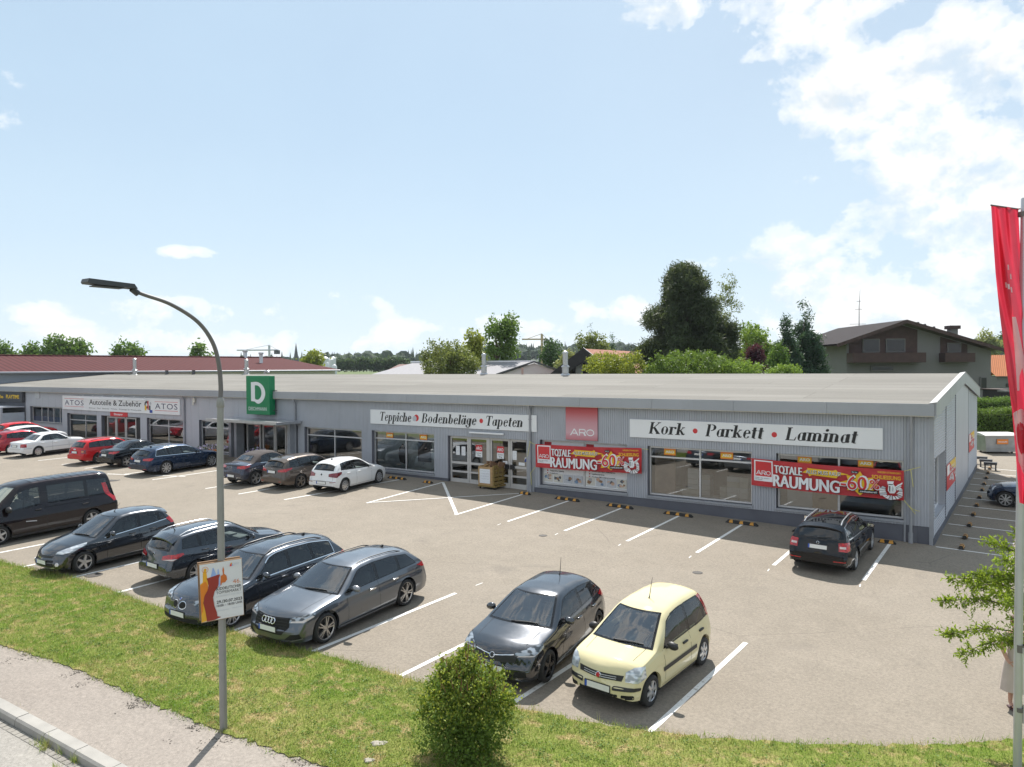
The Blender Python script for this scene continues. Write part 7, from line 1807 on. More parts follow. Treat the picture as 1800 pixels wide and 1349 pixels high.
def board(off, label, name, printed):
    c = Vector((lx_, ly_, 0)) + NW * off; t = thing(name, label, 'poster board', (c.x, c.y, 2.42))
    Mx = Matrix(((UW.x, NW.x, 0, 0), (UW.y, NW.y, 0, 0), (0, 0, 1, 0), (0, 0, 0, 1)))
    tilt = Matrix.Rotation(R(-1.5), 4, 'Y')
    w, h = .70, 1.0
    m = MB(); m.box(-w / 2, w / 2, -.012, .012, 0, h, Mx @ tilt); m.build('board', M_BOARDE, t)
    if printed:
        s = Sheet(.0008); cs = [simple('poster paper', (.66, .66, .67), .5, 0, .04, 3), simple('poster maroon', (.28, .025, .015), .5), simple('poster orange', (.68, .20, .01), .5), simple('poster amber', (.75, .38, .02), .5), simple('poster blue', (.28, .40, .68), .5), M_BLACK, M_LGREY, simple('poster rust', (.55, .14, .02), .5), M_RED]
        X = lambda u: -w / 2 + u * w; Z = lambda v: (1 - v) * h
        P = lambda L: [(X(a), Z(b)) for a, b in L]
        s.rect(X(.01), X(.99), Z(.99), Z(.01), 0)
        s.poly(P([(.01, .34), (.07, .31), (.08, .16), (.10, .12), (.13, .09), (.16, .12), (.17, .20), (.18, .27), (.20, .34), (.16, .55), (.10, .75), (.14, .98), (.01, .99)]), 3)
        s.poly(P([(.01, .36), (.13, .30), (.19, .38), (.17, .50), (.06, .62), (.05, .80), (.01, .86)]), 2)
        s.ring(X(.135), Z(.105), .045, .052, 2, 20); s.disc(X(.135), Z(.105), .025, 3)
        s.poly(P([(.255, .245), (.31, .09), (.325, .09), (.40, .235)]), 4); s.poly(P([(.41, .22), (.42, .13), (.44, .12), (.455, .20), (.45, .24)]), 4); s.poly(P([(.42, .26), (.46, .25), (.47, .45), (.43, .46)]), 4)
        s.poly(P([(.485, .25), (.54, .23), (.53, .15), (.55, .09), (.57, .15), (.565, .22), (.62, .26), (.63, .33), (.58, .37), (.51, .37), (.48, .42), (.47, .40)]), 7)
        s.poly(P([(.155, .255), (.46, .215), (.47, .24), (.44, .28), (.43, .38), (.40, .44), (.33, .50), (.29, .60), (.31, .74), (.36, .86), (.37, .93), (.46, .955), (.30, .985), (.13, 1.0 - .015), (.10, .80), (.06, .66), (.10, .54), (.17, .46), (.20, .38), (.175, .28)]), 1)
        cp = [(.99, .42)] + [(.31 + .30 * (1 - math.cos(a)) * 1.0, .62 + .23 * math.sin(a)) for a in np.linspace(-1.45, -.05, 8)[::-1]] + [(.32, .72), (.36, .84), (.40, .935), (.99, .96)]
        s.poly(P([(.99, .36), (.62, .37), (.50, .40), (.40, .455), (.335, .53), (.312, .62), (.325, .72), (.36, .82), (.385, .93), (.99, .965)]), 0)
        s.text('46.', X(.76), X(.955), Z(.415), Z(.345), 7); s.text('SÜDDEUTSCHER', X(.365), X(.955), Z(.488), Z(.44), 5, bold=.02); s.text('TÖPFERMARKT', X(.365), X(.955), Z(.555), Z(.507), 5)
        s.text('LANDSBERG AM LECH', X(.365), X(.955), Z(.605), Z(.58), 6); s.text('29./30.07.2023', X(.365), X(.965), Z(.715), Z(.665), 5, bold=.02); s.text('10:00 – 18:00 UHR', X(.365), X(.965), Z(.775), Z(.735), 5, bold=.01)
        s.rect(X(.37), X(.65), Z(.845), Z(.838), 6); s.rect(X(.72), X(.95), Z(.838), Z(.830), 6)
        s.poly(P([(.70, .105), (.72, .06), (.75, .05), (.75, .105)]), 8); s.poly(P([(.755, .05), (.79, .10), (.755, .105)]), 4); s.poly(P([(.73, .05), (.755, .045), (.755, .075), (.735, .08)]), 3); s.rect(X(.80), X(.93), Z(.068), Z(.06), 6); s.rect(X(.80), X(.92), Z(.085), Z(.077), 6)
        s.build('print', cs, t, lambda x, z, hh: tuple(Mx @ tilt @ Vector((x, .0125 + hh, z))))
    return t
M_BOARDE = simple('board edge', (.30, .19, .11), .8, 0, .15, 8)
board(.078, 'pottery market poster with a red brown vase on the street lamp pole', 'poster_board', True)
board(-.078, 'brown back board on the far side of the lamp pole', 'poster_board', False)
# flag pole with a long red flag
fp = at(1788.5, 1352, 11.82); fx, fy = fp.x, fp.y; fz = gzf(fx, fy)
M_FPOLE = simple('flag pole', (.50, .51, .53), .38, .45, .06, 2)
t = thing('flag_pole', 'thick light grey flag pole at the right edge of the photo', 'flag pole', (fx, fy, fz))
m = MB(); H_ = 9.26 - fz; m.tube([(0, 0, -.1), (0, 0, 2), (0.02, 0, 5), (.05, .02, H_ - .02), (.05, .02, H_)], [.060, .059, .058, .057, .05], 24); m.build('pole', M_FPOLE, t, True)
m = MB()
for z in (1.02, 1.95, 2.0, 5.4, H_ - .25): m.lathe([(.066, -.035), (.068, .035)], 24, Matrix.Translation((.02, 0, z)))
m.build('collar', M_ARM, t)
m = MB(); m.tube([(.085, -.03, .6), (.075, -.04, 1.5), (.062, -.05, 2.0)], .006, 6); m.build('halyard', M_WHITE, t)
T0 = at(1790.5, 368, 11.78); L0 = at(1742, 361, 11.35)
m = MB(); base_ = Vector((fx + .05, fy + .02, T0.z)); loc = Vector((fx, fy, fz)); m.tube([base_ - loc, T0 - loc, L0 - loc], .012, 8); m.build('top_arm', M_ARM, t)
fl = thing('flag', 'long red flag with white lettering hanging from the flag pole', 'flag', L0)
def flag_pt(s_, t_):
    v = 361 + (884 - 361) * t_ + 6 * s_
    ul = np.interp(t_, [0, .12, .23, .36, .53, .69, .85, 1], [1742, 1746, 1750, 1757, 1768, 1779, 1786, 1792]); ur = np.interp(t_, [0, .12, .25, .4, .55, .75, .9, 1], [1790, 1793, 1800, 1812, 1819, 1824, 1819, 1812])
    u = ul + (ur - ul) * s_
    dpt = 11.35 + .42 * s_ - .5 * t_ * s_ + .14 * math.sin(s_ * 7 + t_ * 5) * min(1, t_ * 3 + .15) + .05 * math.sin(s_ * 17 - t_ * 9)
    return at(u, v, dpt)
nx, nz = 36, 90; vs = []; fs = []
for j in range(nz + 1):
    for i in range(nx + 1): vs.append(flag_pt(i / nx, j / nz) - L0)
for j in range(nz):
    for i in range(nx): k = j * (nx + 1) + i; fs.append((k, k + 1, k + nx + 2, k + nx + 1))
def cloth_mat(name, col):
    m, t, b, out = mat_new(name)
    t.set(b.inputs['Base Color'], t.mix(1.0, (*col, 1), t.ramp(t.noise(t.obj(), 3, 4), [(.3, .88), (.7, 1.1)]), 'MULTIPLY')); b.inputs['Roughness'].default_value = .55
    tr = t.new('ShaderNodeBsdfTranslucent', ins={'Color': (*col, 1)}); mx = t.new('ShaderNodeMixShader', ins={'Fac': .45}); t.l.new(b.outputs[0], mx.inputs[1]); t.l.new(tr.outputs[0], mx.inputs[2]); t.l.new(mx.outputs[0], out.inputs[0]); return m
M_FLAG = cloth_mat('flag cloth', (.66, .045, .085)); M_FLAGW = cloth_mat('white flag print', (.80, .72, .74))
mesh_from('cloth', vs, fs, M_FLAG, fl, smooth=True)
def fpatch(poly, mt):
    vs = []; fs = []; A = np.array(poly);
    V = []
    for a, b in zip(poly, poly[1:] + poly[:1]):
        n = max(1, int(math.hypot((b[0] - a[0]), (b[1] - a[1]) * 3) / .05))
        V += [Vector((a[0] + (b[0] - a[0]) * q / n, a[1] + (b[1] - a[1]) * q / n)) for q in range(n)]
    n0 = len(V); PP = [tuple(v) for v in V]
    for a in np.arange(A[:, 0].min() + .02, A[:, 0].max(), .05):
        for b in np.arange(A[:, 1].min() + .01, A[:, 1].max(), .02):
            if pip((a, b), PP): V.append(Vector((a, b)))
    r = delaunay_2d_cdt(V, [(i, (i + 1) % n0) for i in range(n0)], [], 1, 1e-6)
    out = []
    for p in r[0]:
        q = flag_pt(p.x, p.y); tow = (Vector((0, 0, CAM_Z)) - q).normalized(); nn = (flag_pt(p.x + .01, p.y) - flag_pt(p.x - .01, p.y)).cross(flag_pt(p.x, p.y + .004) - flag_pt(p.x, p.y - .004)).normalized()
        if nn.dot(tow) < 0: nn = -nn
        out.append(q + nn * .006 - L0)
    mesh_from('print', out, [tuple(f) for f in r[2]], mt, fl, smooth=True)
fpatch([(.34, .50), (.42, .37), (.52, .37), (.75, .60), (.62, .60), (.55, .54), (.42, .57), (.36, .62), (.28, .62)], M_FLAGW)
fpatch([(.02, .70), (.35, .68), (.9, .70), (.98, .74), (.98, .90), (.5, .93), (.10, .86)], M_FLAGW)
for q, (a, b) in enumerate(((.44, .195), (.50, .225), (.33, .255), (.40, .26), (.47, .27))):
    fpatch([(a, b), (a + .05, b), (a + .05, b + .018), (a, b + .018)], M_FLAGW)
def fpatch2(poly):
    pass
o_ = [(.12 + .18 + .20 * math.cos(a), .78 + .055 * math.sin(a)) for a in np.linspace(0, 2 * math.pi, 16)[:-1]]
_fp = flag_pt
def flag_pt(s_, t_, _f=_fp):
    q = _f(s_, t_); return q + (Vector((0, 0, CAM_Z)) - q).normalized() * .006
fpatch(o_, M_FLAG); fpatch([(.45, .86), (.62, .76), (.75, .80), (.70, .88), (.55, .905)], M_FLAG)
flag_pt = _fp
# woman in a pale dress, mostly behind the pole
M_SKIN = simple('skin', (.50, .28, .20), .55, 0, .06, 6); M_DRESS = simple('pale beige dress', (.50, .43, .385), .85, 0, .07, 5, bump=.25, bscale=14); M_SHOE = simple('dark shoe', (.06, .02, .025), .5, 0, .1, 8); M_HAIR = simple('brown hair', (.10, .055, .03), .6, 0, .2, 14)
pp_ = at(1786, 1241, 13.95); wz = gzf(pp_.x, pp_.y)
pw = thing('person', 'woman in a pale beige belted dress and dark shoes, half hidden behind the flag pole', 'person', (pp_.x, pp_.y, wz + .006), R(205))
def skinned(name, verts, edges, rad, mat, parent, sub=2, root=0):
    me = bpy.data.meshes.new(name); me.from_pydata(verts, edges, []); me.update()
    o = bpy.data.objects.new(name, me); COL.objects.link(o)
    md = o.modifiers.new('skin', 'SKIN'); md.use_smooth_shade = True
    sv = me.skin_vertices[0].data
    for i, r in enumerate(rad): sv[i].radius = (r, r) if not hasattr(r, '__len__') else r
    sv[root].use_root = True
    o.modifiers.new('sub', 'SUBSURF').levels = sub; o.modifiers['sub'].render_levels = sub
    dg = bpy.context.evaluated_depsgraph_get(); dg.update(); m2 = bpy.data.meshes.new_from_object(o.evaluated_get(dg))
    bpy.data.objects.remove(o); return link_mesh(name, m2, mat, parent, True)
V = [(0, 0, .92), (0, -.01, 1.08), (0, -.015, 1.24), (0, -.01, 1.36), (0, .0, 1.44), (0, .02, 1.52), (0, .03, 1.58), (0, .015, 1.655),
     (.09, 0, .86), (.095, .03, .49), (.09, -.02, .10), (.09, .10, .035), (-.09, 0, .86), (-.09, -.03, .49), (-.095, -.12, .10), (-.095, .0, .035),
     (.165, -.01, 1.36), (.235, -.02, 1.10), (.20, .12, .92), (.175, .19, .88), (-.165, -.01, 1.36), (-.245, -.03, 1.10), (-.21, .13, .97), (-.18, .20, .99)]
E_ = [(0, 1), (1, 2), (2, 3), (3, 4), (4, 5), (5, 6), (6, 7), (0, 8), (8, 9), (9, 10), (10, 11), (0, 12), (12, 13), (13, 14), (14, 15), (3, 16), (16, 17), (17, 18), (18, 19), (3, 20), (20, 21), (21, 22), (22, 23)]
Rr_ = [(.15, .11), (.125, .095), (.145, .10), (.12, .08), .055, (.070, .085), (.078, .095), (.062, .075), .085, .056, .036, .03, .085, .056, .036, .03, .055, .042, .030, .030, .055, .042, .030, .030]
skinned('body', V, E_, Rr_, M_SKIN, pw)
for sg, hx_, hy_, hz_ in ((1, .17, .21, .87), (-1, -.175, .225, .995)):
    for k in range(5):
        if k < 4: a = (k - 1.5) * .018; P_ = [(hx_ + a * .6, hy_ - .03, hz_ + a), (hx_ + a * .9 - sg * .005, hy_ + .03 - abs(k - 1.2) * .004, hz_ + a - .008), (hx_ + a - sg * .012, hy_ + .055 - abs(k - 1.2) * .006, hz_ + a - .026)]
        else: P_ = [(hx_, hy_ - .035, hz_ + .02), (hx_ - sg * .02, hy_ - .005, hz_ + .05), (hx_ - sg * .03, hy_ + .02, hz_ + .055)]
        skinned('finger', P_, [(0, 1), (1, 2)], [.011, .009, .007], M_SKIN, pw, 1)
rows = [(1.40, .165, .085), (1.36, .185, .105), (1.28, .175, .125), (1.18, .155, .115), (1.07, .140, .108), (1.05, .142, .110), (.95, .175, .135), (.85, .20, .155), (.65, .225, .185), (.45, .245, .21), (.33, .255, .22)]
n = 44; vs = []; fs = []
for j, (z, rx, ry) in enumerate(rows):
    for k in range(n):
        a = 2 * math.pi * k / n; fold = 1 + (.05 * math.sin(a * 9 + j * .3) + .03 * math.sin(a * 5 + 1)) * max(0, (1.0 - z)) * 1.2
        vs.append((rx * math.cos(a) * fold, ry * math.sin(a) * fold - .005, z))
fs = [(j * n + k, (j + 1) * n + k, (j + 1) * n + (k + 1) % n, j * n + (k + 1) % n) for j in range(len(rows) - 1) for k in range(n)]
mesh_from('dress', vs, fs, M_DRESS, pw, smooth=True)
for sg in (1, -1):
    m = MB(); m.tube([(sg * .14, -.01, 1.385), (sg * .19, -.012, 1.31), (sg * .215, -.018, 1.21)], [.075, .07, .068], 14); m.build('sleeve', M_DRESS, pw, True)
m = MB(); m.lathe([(.001, 0), (1, 0), (1.0, .05), (.001, .05)], 30, Matrix.Translation((0, -.005, 1.035)) @ Matrix.Diagonal((.15, .116, 1, 1))); m.build('belt', M_DRESS, pw, True)
for (x, y) in ((.09, .05), (-.095, -.05)):
    m = MB(); m.prism([(x - .042, y - .11), (x + .042, y - .11), (x + .046, y + .03), (x + .03, y + .12), (x - .02, y + .125), (x - .046, y + .03)], 'z', 0.0, .028); m.tube([(x - .05, y + .03, .03), (x, y + .03, .07), (x + .05, y + .03, .03)], .014, 6); m.build('shoe', M_SHOE, pw)
bm = bmesh.new(); bmesh.ops.create_uvsphere(bm, u_segments=20, v_segments=14, radius=1)
for v in bm.verts:
    c = v.co; back = max(0, -c.y); v.co = Vector((c.x * .092, .0 + c.y * .104 - .012 + (.035 if c.y > .3 and c.z < .35 else 0) * -1.6, 1.615 + c.z * .105 - back * .05 * (1 if c.z < 0 else 0) - (.07 * back if c.z < -.2 else 0)))
me = bpy.data.meshes.new('hair'); bm.to_mesh(me); bm.free(); link_mesh('hair', me, M_HAIR, pw, True)
m = MB(); m.tube([(0, .108, 1.60), (0, .126, 1.575), (0, .108, 1.563)], [.008, .014, .012], 8); m.build('nose', M_SKIN, pw, True)
for sg in (1, -1):
    m = MB(); m.lathe([(.001, .006), (.011, .003), (.013, -.004)], 12, Matrix.Translation((sg * .032, .107, 1.603)) @ Matrix.Rotation(R(-90), 4, 'X')); m.build('eye', M_HAIR, pw, True)
    m = MB(); m.tube([(sg * .080, .02, 1.62), (sg * .088, .0, 1.60), (sg * .080, .015, 1.565)], .012, 8); m.build('ear', M_SKIN, pw, True)
m = MB(); m.tube([(-.022, .108, 1.537), (0, .114, 1.535), (.022, .108, 1.537)], .006, 6); m.build('mouth', simple('lips', (.40, .12, .11), .5), pw, True)
# container and racks behind the building
cp = at(1751, 793.5, 46.8); cz = gzf(cp.x, cp.y)
t = thing('waste_container', 'grey galvanised waste container with a flat lid and an orange label', 'container', (cp.x, cp.y, cz), R(YAW - 4))
M_GALV = simple('galvanised container', (.36, .37, .38), .5, .5, .18, 2.5)
m = MB(); w0, w1, d0, d1, h = .86, .98, .52, .62, 1.05
m.add([(-w0, -d0, .10), (w0, -d0, .10), (w0, d0, .10), (-w0, d0, .10), (-w1, -d1, h), (w1, -d1, h), (w1, d1, h), (-w1, d1, h)], [(0, 3, 2, 1), (0, 1, 5, 4), (1, 2, 6, 5), (2, 3, 7, 6), (3, 0, 4, 7), (4, 5, 6, 7)])
for z in (.35, .7): m.box(-w0 - .05, w0 + .05, -d0 - .075, -d0 - .02, z, z + .03)
m.build('tub', M_GALV, t)
m = MB(); m.prism([(-d1 - .06, h + .01), (d1 + .03, h + .01), (d1 + .03, h + .17), (0, h + .18), (-d1 - .06, h + .06)], 'x', -w1 - .04, w1 + .04); m.build('lid', simple('pale container lid', (.56, .55, .53), .6, .1, .1, 2), t)
m = MB(); m.box(-.30, .36, -d1 - .025, -d1 - .012, .58, .88); lb = m.build('label_plate', M_ORANGE, t); s = Sheet(.002); s.text('Wertstoffe', -.24, .30, .68, .77, 0, bold=.02); s.build('lettering', [M_WHITE], lb, lambda x, z, hh: (x, -d1 - .026 - hh, z))
for x in (-.7, .7):
    for y in (-.4, .4): m = MB(); m.lathe([(.001, -.03), (.085, -.03), (.085, .03), (.001, .03)], 14, Matrix.Translation((x, y, .085)) @ Matrix.Rotation(R(90), 4, 'Y')); m.build('castor', M_RUB, t, True)
for i, (u, v) in enumerate(((1724.5, 806), (1733, 812), (1741, 819))):
    p = at(u, v, 42.2 - i * 1.0); z = gzf(p.x, p.y); m = MB(); m.box(-.30, .30, -.14, .14, .30, .44, bev=.02)
    for x in (-.24, .24): m.box(x - .03, x + .03, -.12, .12, 0, .30)
    o = m.build('metal_stand', M_DGREY); o.location = (p.x, p.y, z); tag(o, f'low dark metal stand by the back corner, {["nearest the wall", "middle of three", "farthest from the wall"][i]}', 'stand', 'dark metal stands at the back corner')
# foliage
def leaf_mat(name, col, var=.35, tl=.35):
    m, t, b, out = mat_new(name)
    p = t.pos(); n = t.noise(p, 3.0, 3, .6); oi = t.new('ShaderNodeNewGeometry').outputs['Random Per Island']
    f = t.math('ADD', t.math('MULTIPLY', t.ramp(n, [(.25, 0), (.75, 1)]), .5), t.math('MULTIPLY', oi, .5))
    c = t.mix(f, tuple(x * (1 - var) for x in col) + (1,), tuple(min(1, x * (1 + var)) for x in col) + (1,))
    t.set(b.inputs['Base Color'], c); b.inputs['Roughness'].default_value = .55; b.inputs['Specular IOR Level'].default_value = .25
    tr = t.new('ShaderNodeBsdfTranslucent'); t.set(tr.inputs[0], t.mix(.5, c, (col[0] * 1.9, col[1] * 1.7, col[2] * .7, 1))); mx = t.new('ShaderNodeMixShader', ins={'Fac': tl}); t.l.new(b.outputs[0], mx.inputs[1]); t.l.new(tr.outputs[0], mx.inputs[2]); t.l.new(mx.outputs[0], out.inputs[0]); return m
M_BARK = simple('bark', (.11, .085, .06), .9, 0, .25, 5, bump=.6, bscale=18)
LF = {k: leaf_mat('leaves ' + k, c) for k, c in dict(mid=(0.111, 0.191, 0.044), light=(0.171, 0.264, 0.051), dark=(0.063, 0.117, 0.045), pine=(.062, .085, .042), spruce=(0.053, 0.098, 0.061), yellow=(0.213, 0.255, 0.043), purple=(0.072, 0.023, 0.040), olive=(0.158, 0.196, 0.065), hedge=(0.111, 0.179, 0.037), lime=(0.239, 0.359, 0.059), pale=(0.239, 0.273, 0.120), far=(0.069, 0.113, 0.055)).items()}
def leaf_cloud(centers, n, size, rg, spread, asp=.55, up=.35, axis=None):
    """n leaf-sized quads gathered in clumps -> vertex array"""
    c = centers[rg.integers(0, len(centers), n)] + rg.normal(0, 1, (n, 3)) * spread
    nrm = rg.normal(0, 1, (n, 3)); nrm[:, 2] += up; nrm /= np.linalg.norm(nrm, axis=1)[:, None]
    if axis is None: a = np.cross(nrm, rg.normal(0, 1, (n, 3)))
    else: a = axis + rg.normal(0, .45, (n, 3))
    a /= np.linalg.norm(a, axis=1)[:, None] + 1e-9; b = np.cross(nrm, a); b /= np.linalg.norm(b, axis=1)[:, None] + 1e-9
    s = size * rg.uniform(.6, 1.35, n)[:, None]
    return np.stack([c - a * s * .5, c + b * s * asp * .5, c + a * s * .5, c - b * s * asp * .5], 1).reshape(-1, 3)
def leaf_mesh(name, V, mat, parent):
    n = len(V) // 4; me = bpy.data.meshes.new(name); me.vertices.add(len(V)); me.vertices.foreach_set('co', V.astype(np.float32).ravel())
    me.loops.add(4 * n); me.loops.foreach_set('vertex_index', np.arange(4 * n, dtype=np.int32)); me.polygons.add(n); me.polygons.foreach_set('loop_start', np.arange(0, 4 * n, 4, dtype=np.int32)); me.update(); me.validate()
    return link_mesh(name, me, mat, parent)
def blob_centers(blobs, k, rg, shell=.55):
    """clump centres spread through ellipsoids (cx,cy,cz,rx,ry,rz), denser towards the outside"""
    w = np.array([b[3] * b[4] * b[5] for b in blobs]) ** .67; w /= w.sum(); ids = rg.choice(len(blobs), k, p=w); out = []
    for i in ids:
        b = blobs[i]; d = rg.normal(0, 1, 3); d /= np.linalg.norm(d); r = rg.uniform(shell, 1.0) ** .8 * rg.uniform(.88, 1.06); out.append((b[0] + d[0] * b[3] * r, b[1] + d[1] * b[4] * r, b[2] + d[2] * b[5] * r))
    return np.array(out)
def trunk_mesh(parent, h, r, tips, rg, split=.35):
    m = MB(); top = Vector((rg.normal(0, .04) * h, rg.normal(0, .04) * h, h)); m.tube([(0, 0, -.3), (0, 0, h * .3), top * .65, top], [r * 1.25, r, r * .7, r * .25], 9)
    for t in tips:
        t = Vector(t); z = max(h * split, min(t.z * .7, h * .85)); st = Vector((top.x * z / h, top.y * z / h, z)); mid = st.lerp(t, .5) + Vector((0, 0, .06 * h)); m.tube([st, mid, t], [r * .42, r * .26, r * .08], 6)
    return m.build('trunk', M_BARK, parent, True)
def tree(name, label, base, blobs, mat, n, size, spread, clumps, trunk_h, trunk_r, seed, group=None, cat='tree', asp=.55, shell=.55, up=.35, extra=None, axis=None):
    rg = np.random.default_rng(seed); t = thing(name, label, cat, base, 0, group)
    C = blob_centers(blobs, clumps, rg, shell)
    V = leaf_cloud(C, n, size, rg, spread, asp, up, axis); leaf_mesh('crown', V, LF[mat] if isinstance(mat, str) else mat, t)
    if trunk_h: trunk_mesh(t, trunk_h, trunk_r, [C[i] for i in rg.choice(len(C), min(9, len(C)), False)], rg)
    if extra: extra(t, C, rg)
    return t
RV = Vector((math.cos(R(YAW)), math.sin(R(YAW)), 0)); FV = Vector((-math.sin(R(YAW)), math.cos(R(YAW)), 0))
def zv(v, w): return CAM_Z - (v - 648.6) / 1334 * w
def px_tree(name, label, u, v_top, v_bot, half_u, w, mat, n, seed, shape='round', size=.22, group=None, vis_bot=657, cat='tree', up=.35):
    """tree standing w metres off; crown from v_top to v_bot in the photo"""
    p = at(u, 648, w); gz_ = gzf(p.x, p.y); k = w / 1334; zt = zv(v_top, w) - gz_; zb = max(zv(v_bot, w) - gz_, .4); rx = half_u * k; rg = np.random.default_rng(seed + 100); H_ = zt - zb
    bl = []
    if shape == 'round':
        for q in range(9):
            a = rg.uniform(0, 6.28); rr = rg.uniform(.25, .62) * rx; f = rg.uniform(.28, .80); s = rg.uniform(.30, .46)
            bl.append((rr * math.cos(a), rr * math.sin(a), zb + H_ * f, rx * s * 1.1, rx * s * 1.1, H_ * s * .62))
        bl.append((0, 0, zb + H_ * .78, rx * .42, rx * .42, H_ * .21)); bl.append((0, 0, zb + H_ * .42, rx * .70, rx * .70, H_ * .36))
    elif shape == 'dome':
        for q in range(10):
            a = 2 * math.pi * q / 10; bl.append((rx * .55 * math.cos(a), rx * .55 * math.sin(a), zb + H_ * rg.uniform(.35, .60), rx * .45, rx * .45, H_ * .38))
        bl.append((0, 0, zb + H_ * .58, rx * .6, rx * .6, H_ * .42))
    elif shape == 'cone':
        for q in range(13):
            f = q / 12; r = rx * (1 - f) ** .85 + .10
            for j in range(max(1, int(5 * (1 - f)))): a = rg.uniform(0, 6.28); bl.append((r * .62 * math.cos(a), r * .62 * math.sin(a), zb + H_ * (.03 + .95 * f), r * .42 + .06, r * .42 + .06, H_ * .05 + .05))
    elif shape == 'pine':
        for q in range(120):
            f = rg.uniform(0, 1) ** 1.1; r = rx * np.interp(f, [0, .15, .35, .55, .75, .9, 1], [.86, .97, .95, .82, .60, .36, .16]); a = rg.uniform(0, 6.28); rr = r * rg.uniform(.30, .84); bl.append((rr * math.cos(a), rr * math.sin(a), zb + H_ * (.03 + .91 * f), rx * rg.uniform(.13, .19), rx * rg.uniform(.13, .19), H_ * rg.uniform(.05, .085)))
        bl.append((0, 0, zb + H_ * .92, rx * .14, rx * .14, H_ * .08))
    elif shape == 'column':
        for q in range(8): bl.append((rg.normal(0, .15) * rx, rg.normal(0, .15) * rx, zb + H_ * (q + .5) / 8, rx * (1 - .5 * q / 8), rx * (1 - .5 * q / 8), H_ * .09))
    return tree(name, label, (p.x, p.y, gz_), bl, mat, n, size, size * .8 if shape not in ('pine', 'cone') else size * .55, max(60, n // 26), max(zb + H_ * .6, 1), max(.08, rx * .06), seed, group, cat, asp={'pine': .17, 'cone': .22, 'column': .3}.get(shape, .55), up=up)
TG = 'trees behind the shop roof'
px_tree('pine_tree', 'huge dark pine tree towering over the roof', 1208, 466, 672, 98, 66, 'pine', 95000, 1, 'pine', .46, TG, up=.0)
px_tree('birch_tree', 'slender pale birch standing just right of the huge pine', 1280, 488, 668, 27, 69, 'olive', 4200, 2, 'column', .26, TG)
px_tree('spruce_tree', 'dark spruce tree between the purple shrub and the gabled house', 1412, 538, 668, 44, 64, 'spruce', 20000, 3, 'cone', .38, TG, up=.0)
px_tree('spruce_tree', 'thinner spruce close to the left of the dark spruce', 1384, 552, 668, 26, 62, 'spruce', 9000, 31, 'cone', .34, TG, up=.0)
px_tree('leafy_tree', 'bright green tree between the pine and the dark spruce', 1332, 570, 664, 46, 74, 'light', 6500, 4, 'round', .26, TG)
px_tree('purple_shrub', 'dark purple leaved shrub in front of the bright green tree', 1333, 604, 662, 23, 60, 'purple', 2600, 5, 'round', .20, TG)
px_tree('leafy_shrub', 'mid green shrub right of the purple shrub', 1366, 608, 664, 24, 58, 'mid', 2600, 6, 'round', .20, TG)
px_tree('broad_shrub', 'broad rounded green shrub below the huge pine', 1214, 618, 672, 84, 54, 'hedge', 13000, 7, 'dome', .17, TG)
px_tree('low_shrub', 'low yellow green shrub right of the broad rounded shrub', 1300, 634, 672, 40, 52, 'light', 4200, 8, 'dome', .16, TG)
px_tree('low_shrub', 'lowest yellow green shrub, barely over the roof edge', 1378, 645, 672, 32, 52, 'light', 2600, 9, 'dome', .16, TG)
px_tree('yew_hedge', 'yellow green clipped conifer hedge beside the dark gabled house', 1082, 618, 672, 56, 54, 'yellow', 8000, 10, 'dome', .17, TG)
px_tree('round_tree', 'dense olive green rounded tree in front of the grey roof', 790, 594, 672, 54, 60, 'olive', 8500, 11, 'dome', .20, TG)
px_tree('maple_tree', 'tall airy maple with large leaves above the grey roof', 876, 551, 652, 42, 84, 'mid', 4200, 12, 'round', .36, TG)
px_tree('maple_tree', 'yellow green maple between the olive tree and the tall maple', 833, 578, 660, 26, 80, 'yellow', 2400, 13, 'round', .32, TG)
px_tree('spruce_tree', 'small spruce tip rising over the red tiled roof', 1038, 572, 640, 9, 96, 'spruce', 900, 14, 'cone', .30, TG, up=.0)
px_tree('leafy_tree', 'pale green tree below the small spruce tip', 1045, 588, 640, 34, 94, 'olive', 3000, 15, 'round', .30, TG)
px_tree('cypress_tree', 'narrow dark cypress behind the red tiled roof', 1077, 588, 640, 5, 98, 'dark', 700, 16, 'column', .24, TG)
px_tree('spruce_tree', 'short dark spruce right of the cypress', 1090, 600, 640, 7, 97, 'dark', 600, 17, 'cone', .24, TG, up=.0)
px_tree('leafy_tree', 'dark green tree left of the dark gabled house', 975, 597, 660, 30, 110, 'dark', 3000, 18, 'round', .36, TG)
px_tree('leafy_tree', 'drooping pale tree between chimney flue and dark house', 1000, 612, 660, 24, 86, 'pale', 1800, 19, 'round', .26, TG)
for i, (u, vt, hu, n, lb) in enumerate([(10, 596, 18, 1500, 'tree over the red roof cut by the left edge'), (58, 602, 20, 1200, 'low part tree beside the largest tree over the red roof'), (100, 584, 32, 2600, 'largest tree over the red roof, third from the left'), (137, 594, 20, 1600, 'rounded tree right of the largest tree over the red roof'), (210, 597, 12, 900, 'narrow tree over the middle of the red roof'), (238, 602, 18, 1200, 'spreading tree over the middle of the red roof'), (348, 600, 12, 800, 'small tree over the red roof left of the lamp arm'), (366, 615, 6, 250, 'tiny tree top over the red roof at the lamp arm'), (552, 621, 20, 1200, 'yellow green tree at the right end of the red roof')]):
    px_tree('maple_tree', lb, u, vt, 650, hu, 128, 'yellow' if i == 8 else 'mid', n, 40 + i, 'round', .62, 'trees over the red roof')
for i, u in enumerate([596, 608, 621.5, 632, 644.5, 656, 665, 668.5, 677.5, 688.5, 699, 712]):
    px_tree('round_tree', 'small round tree in the row beyond the green field', u, 629 + (i % 3), 650, 6.4 if i != 6 else 3.5, 250, 'far', 700, 70 + i, 'dome', .8, 'row of round trees beyond the field')
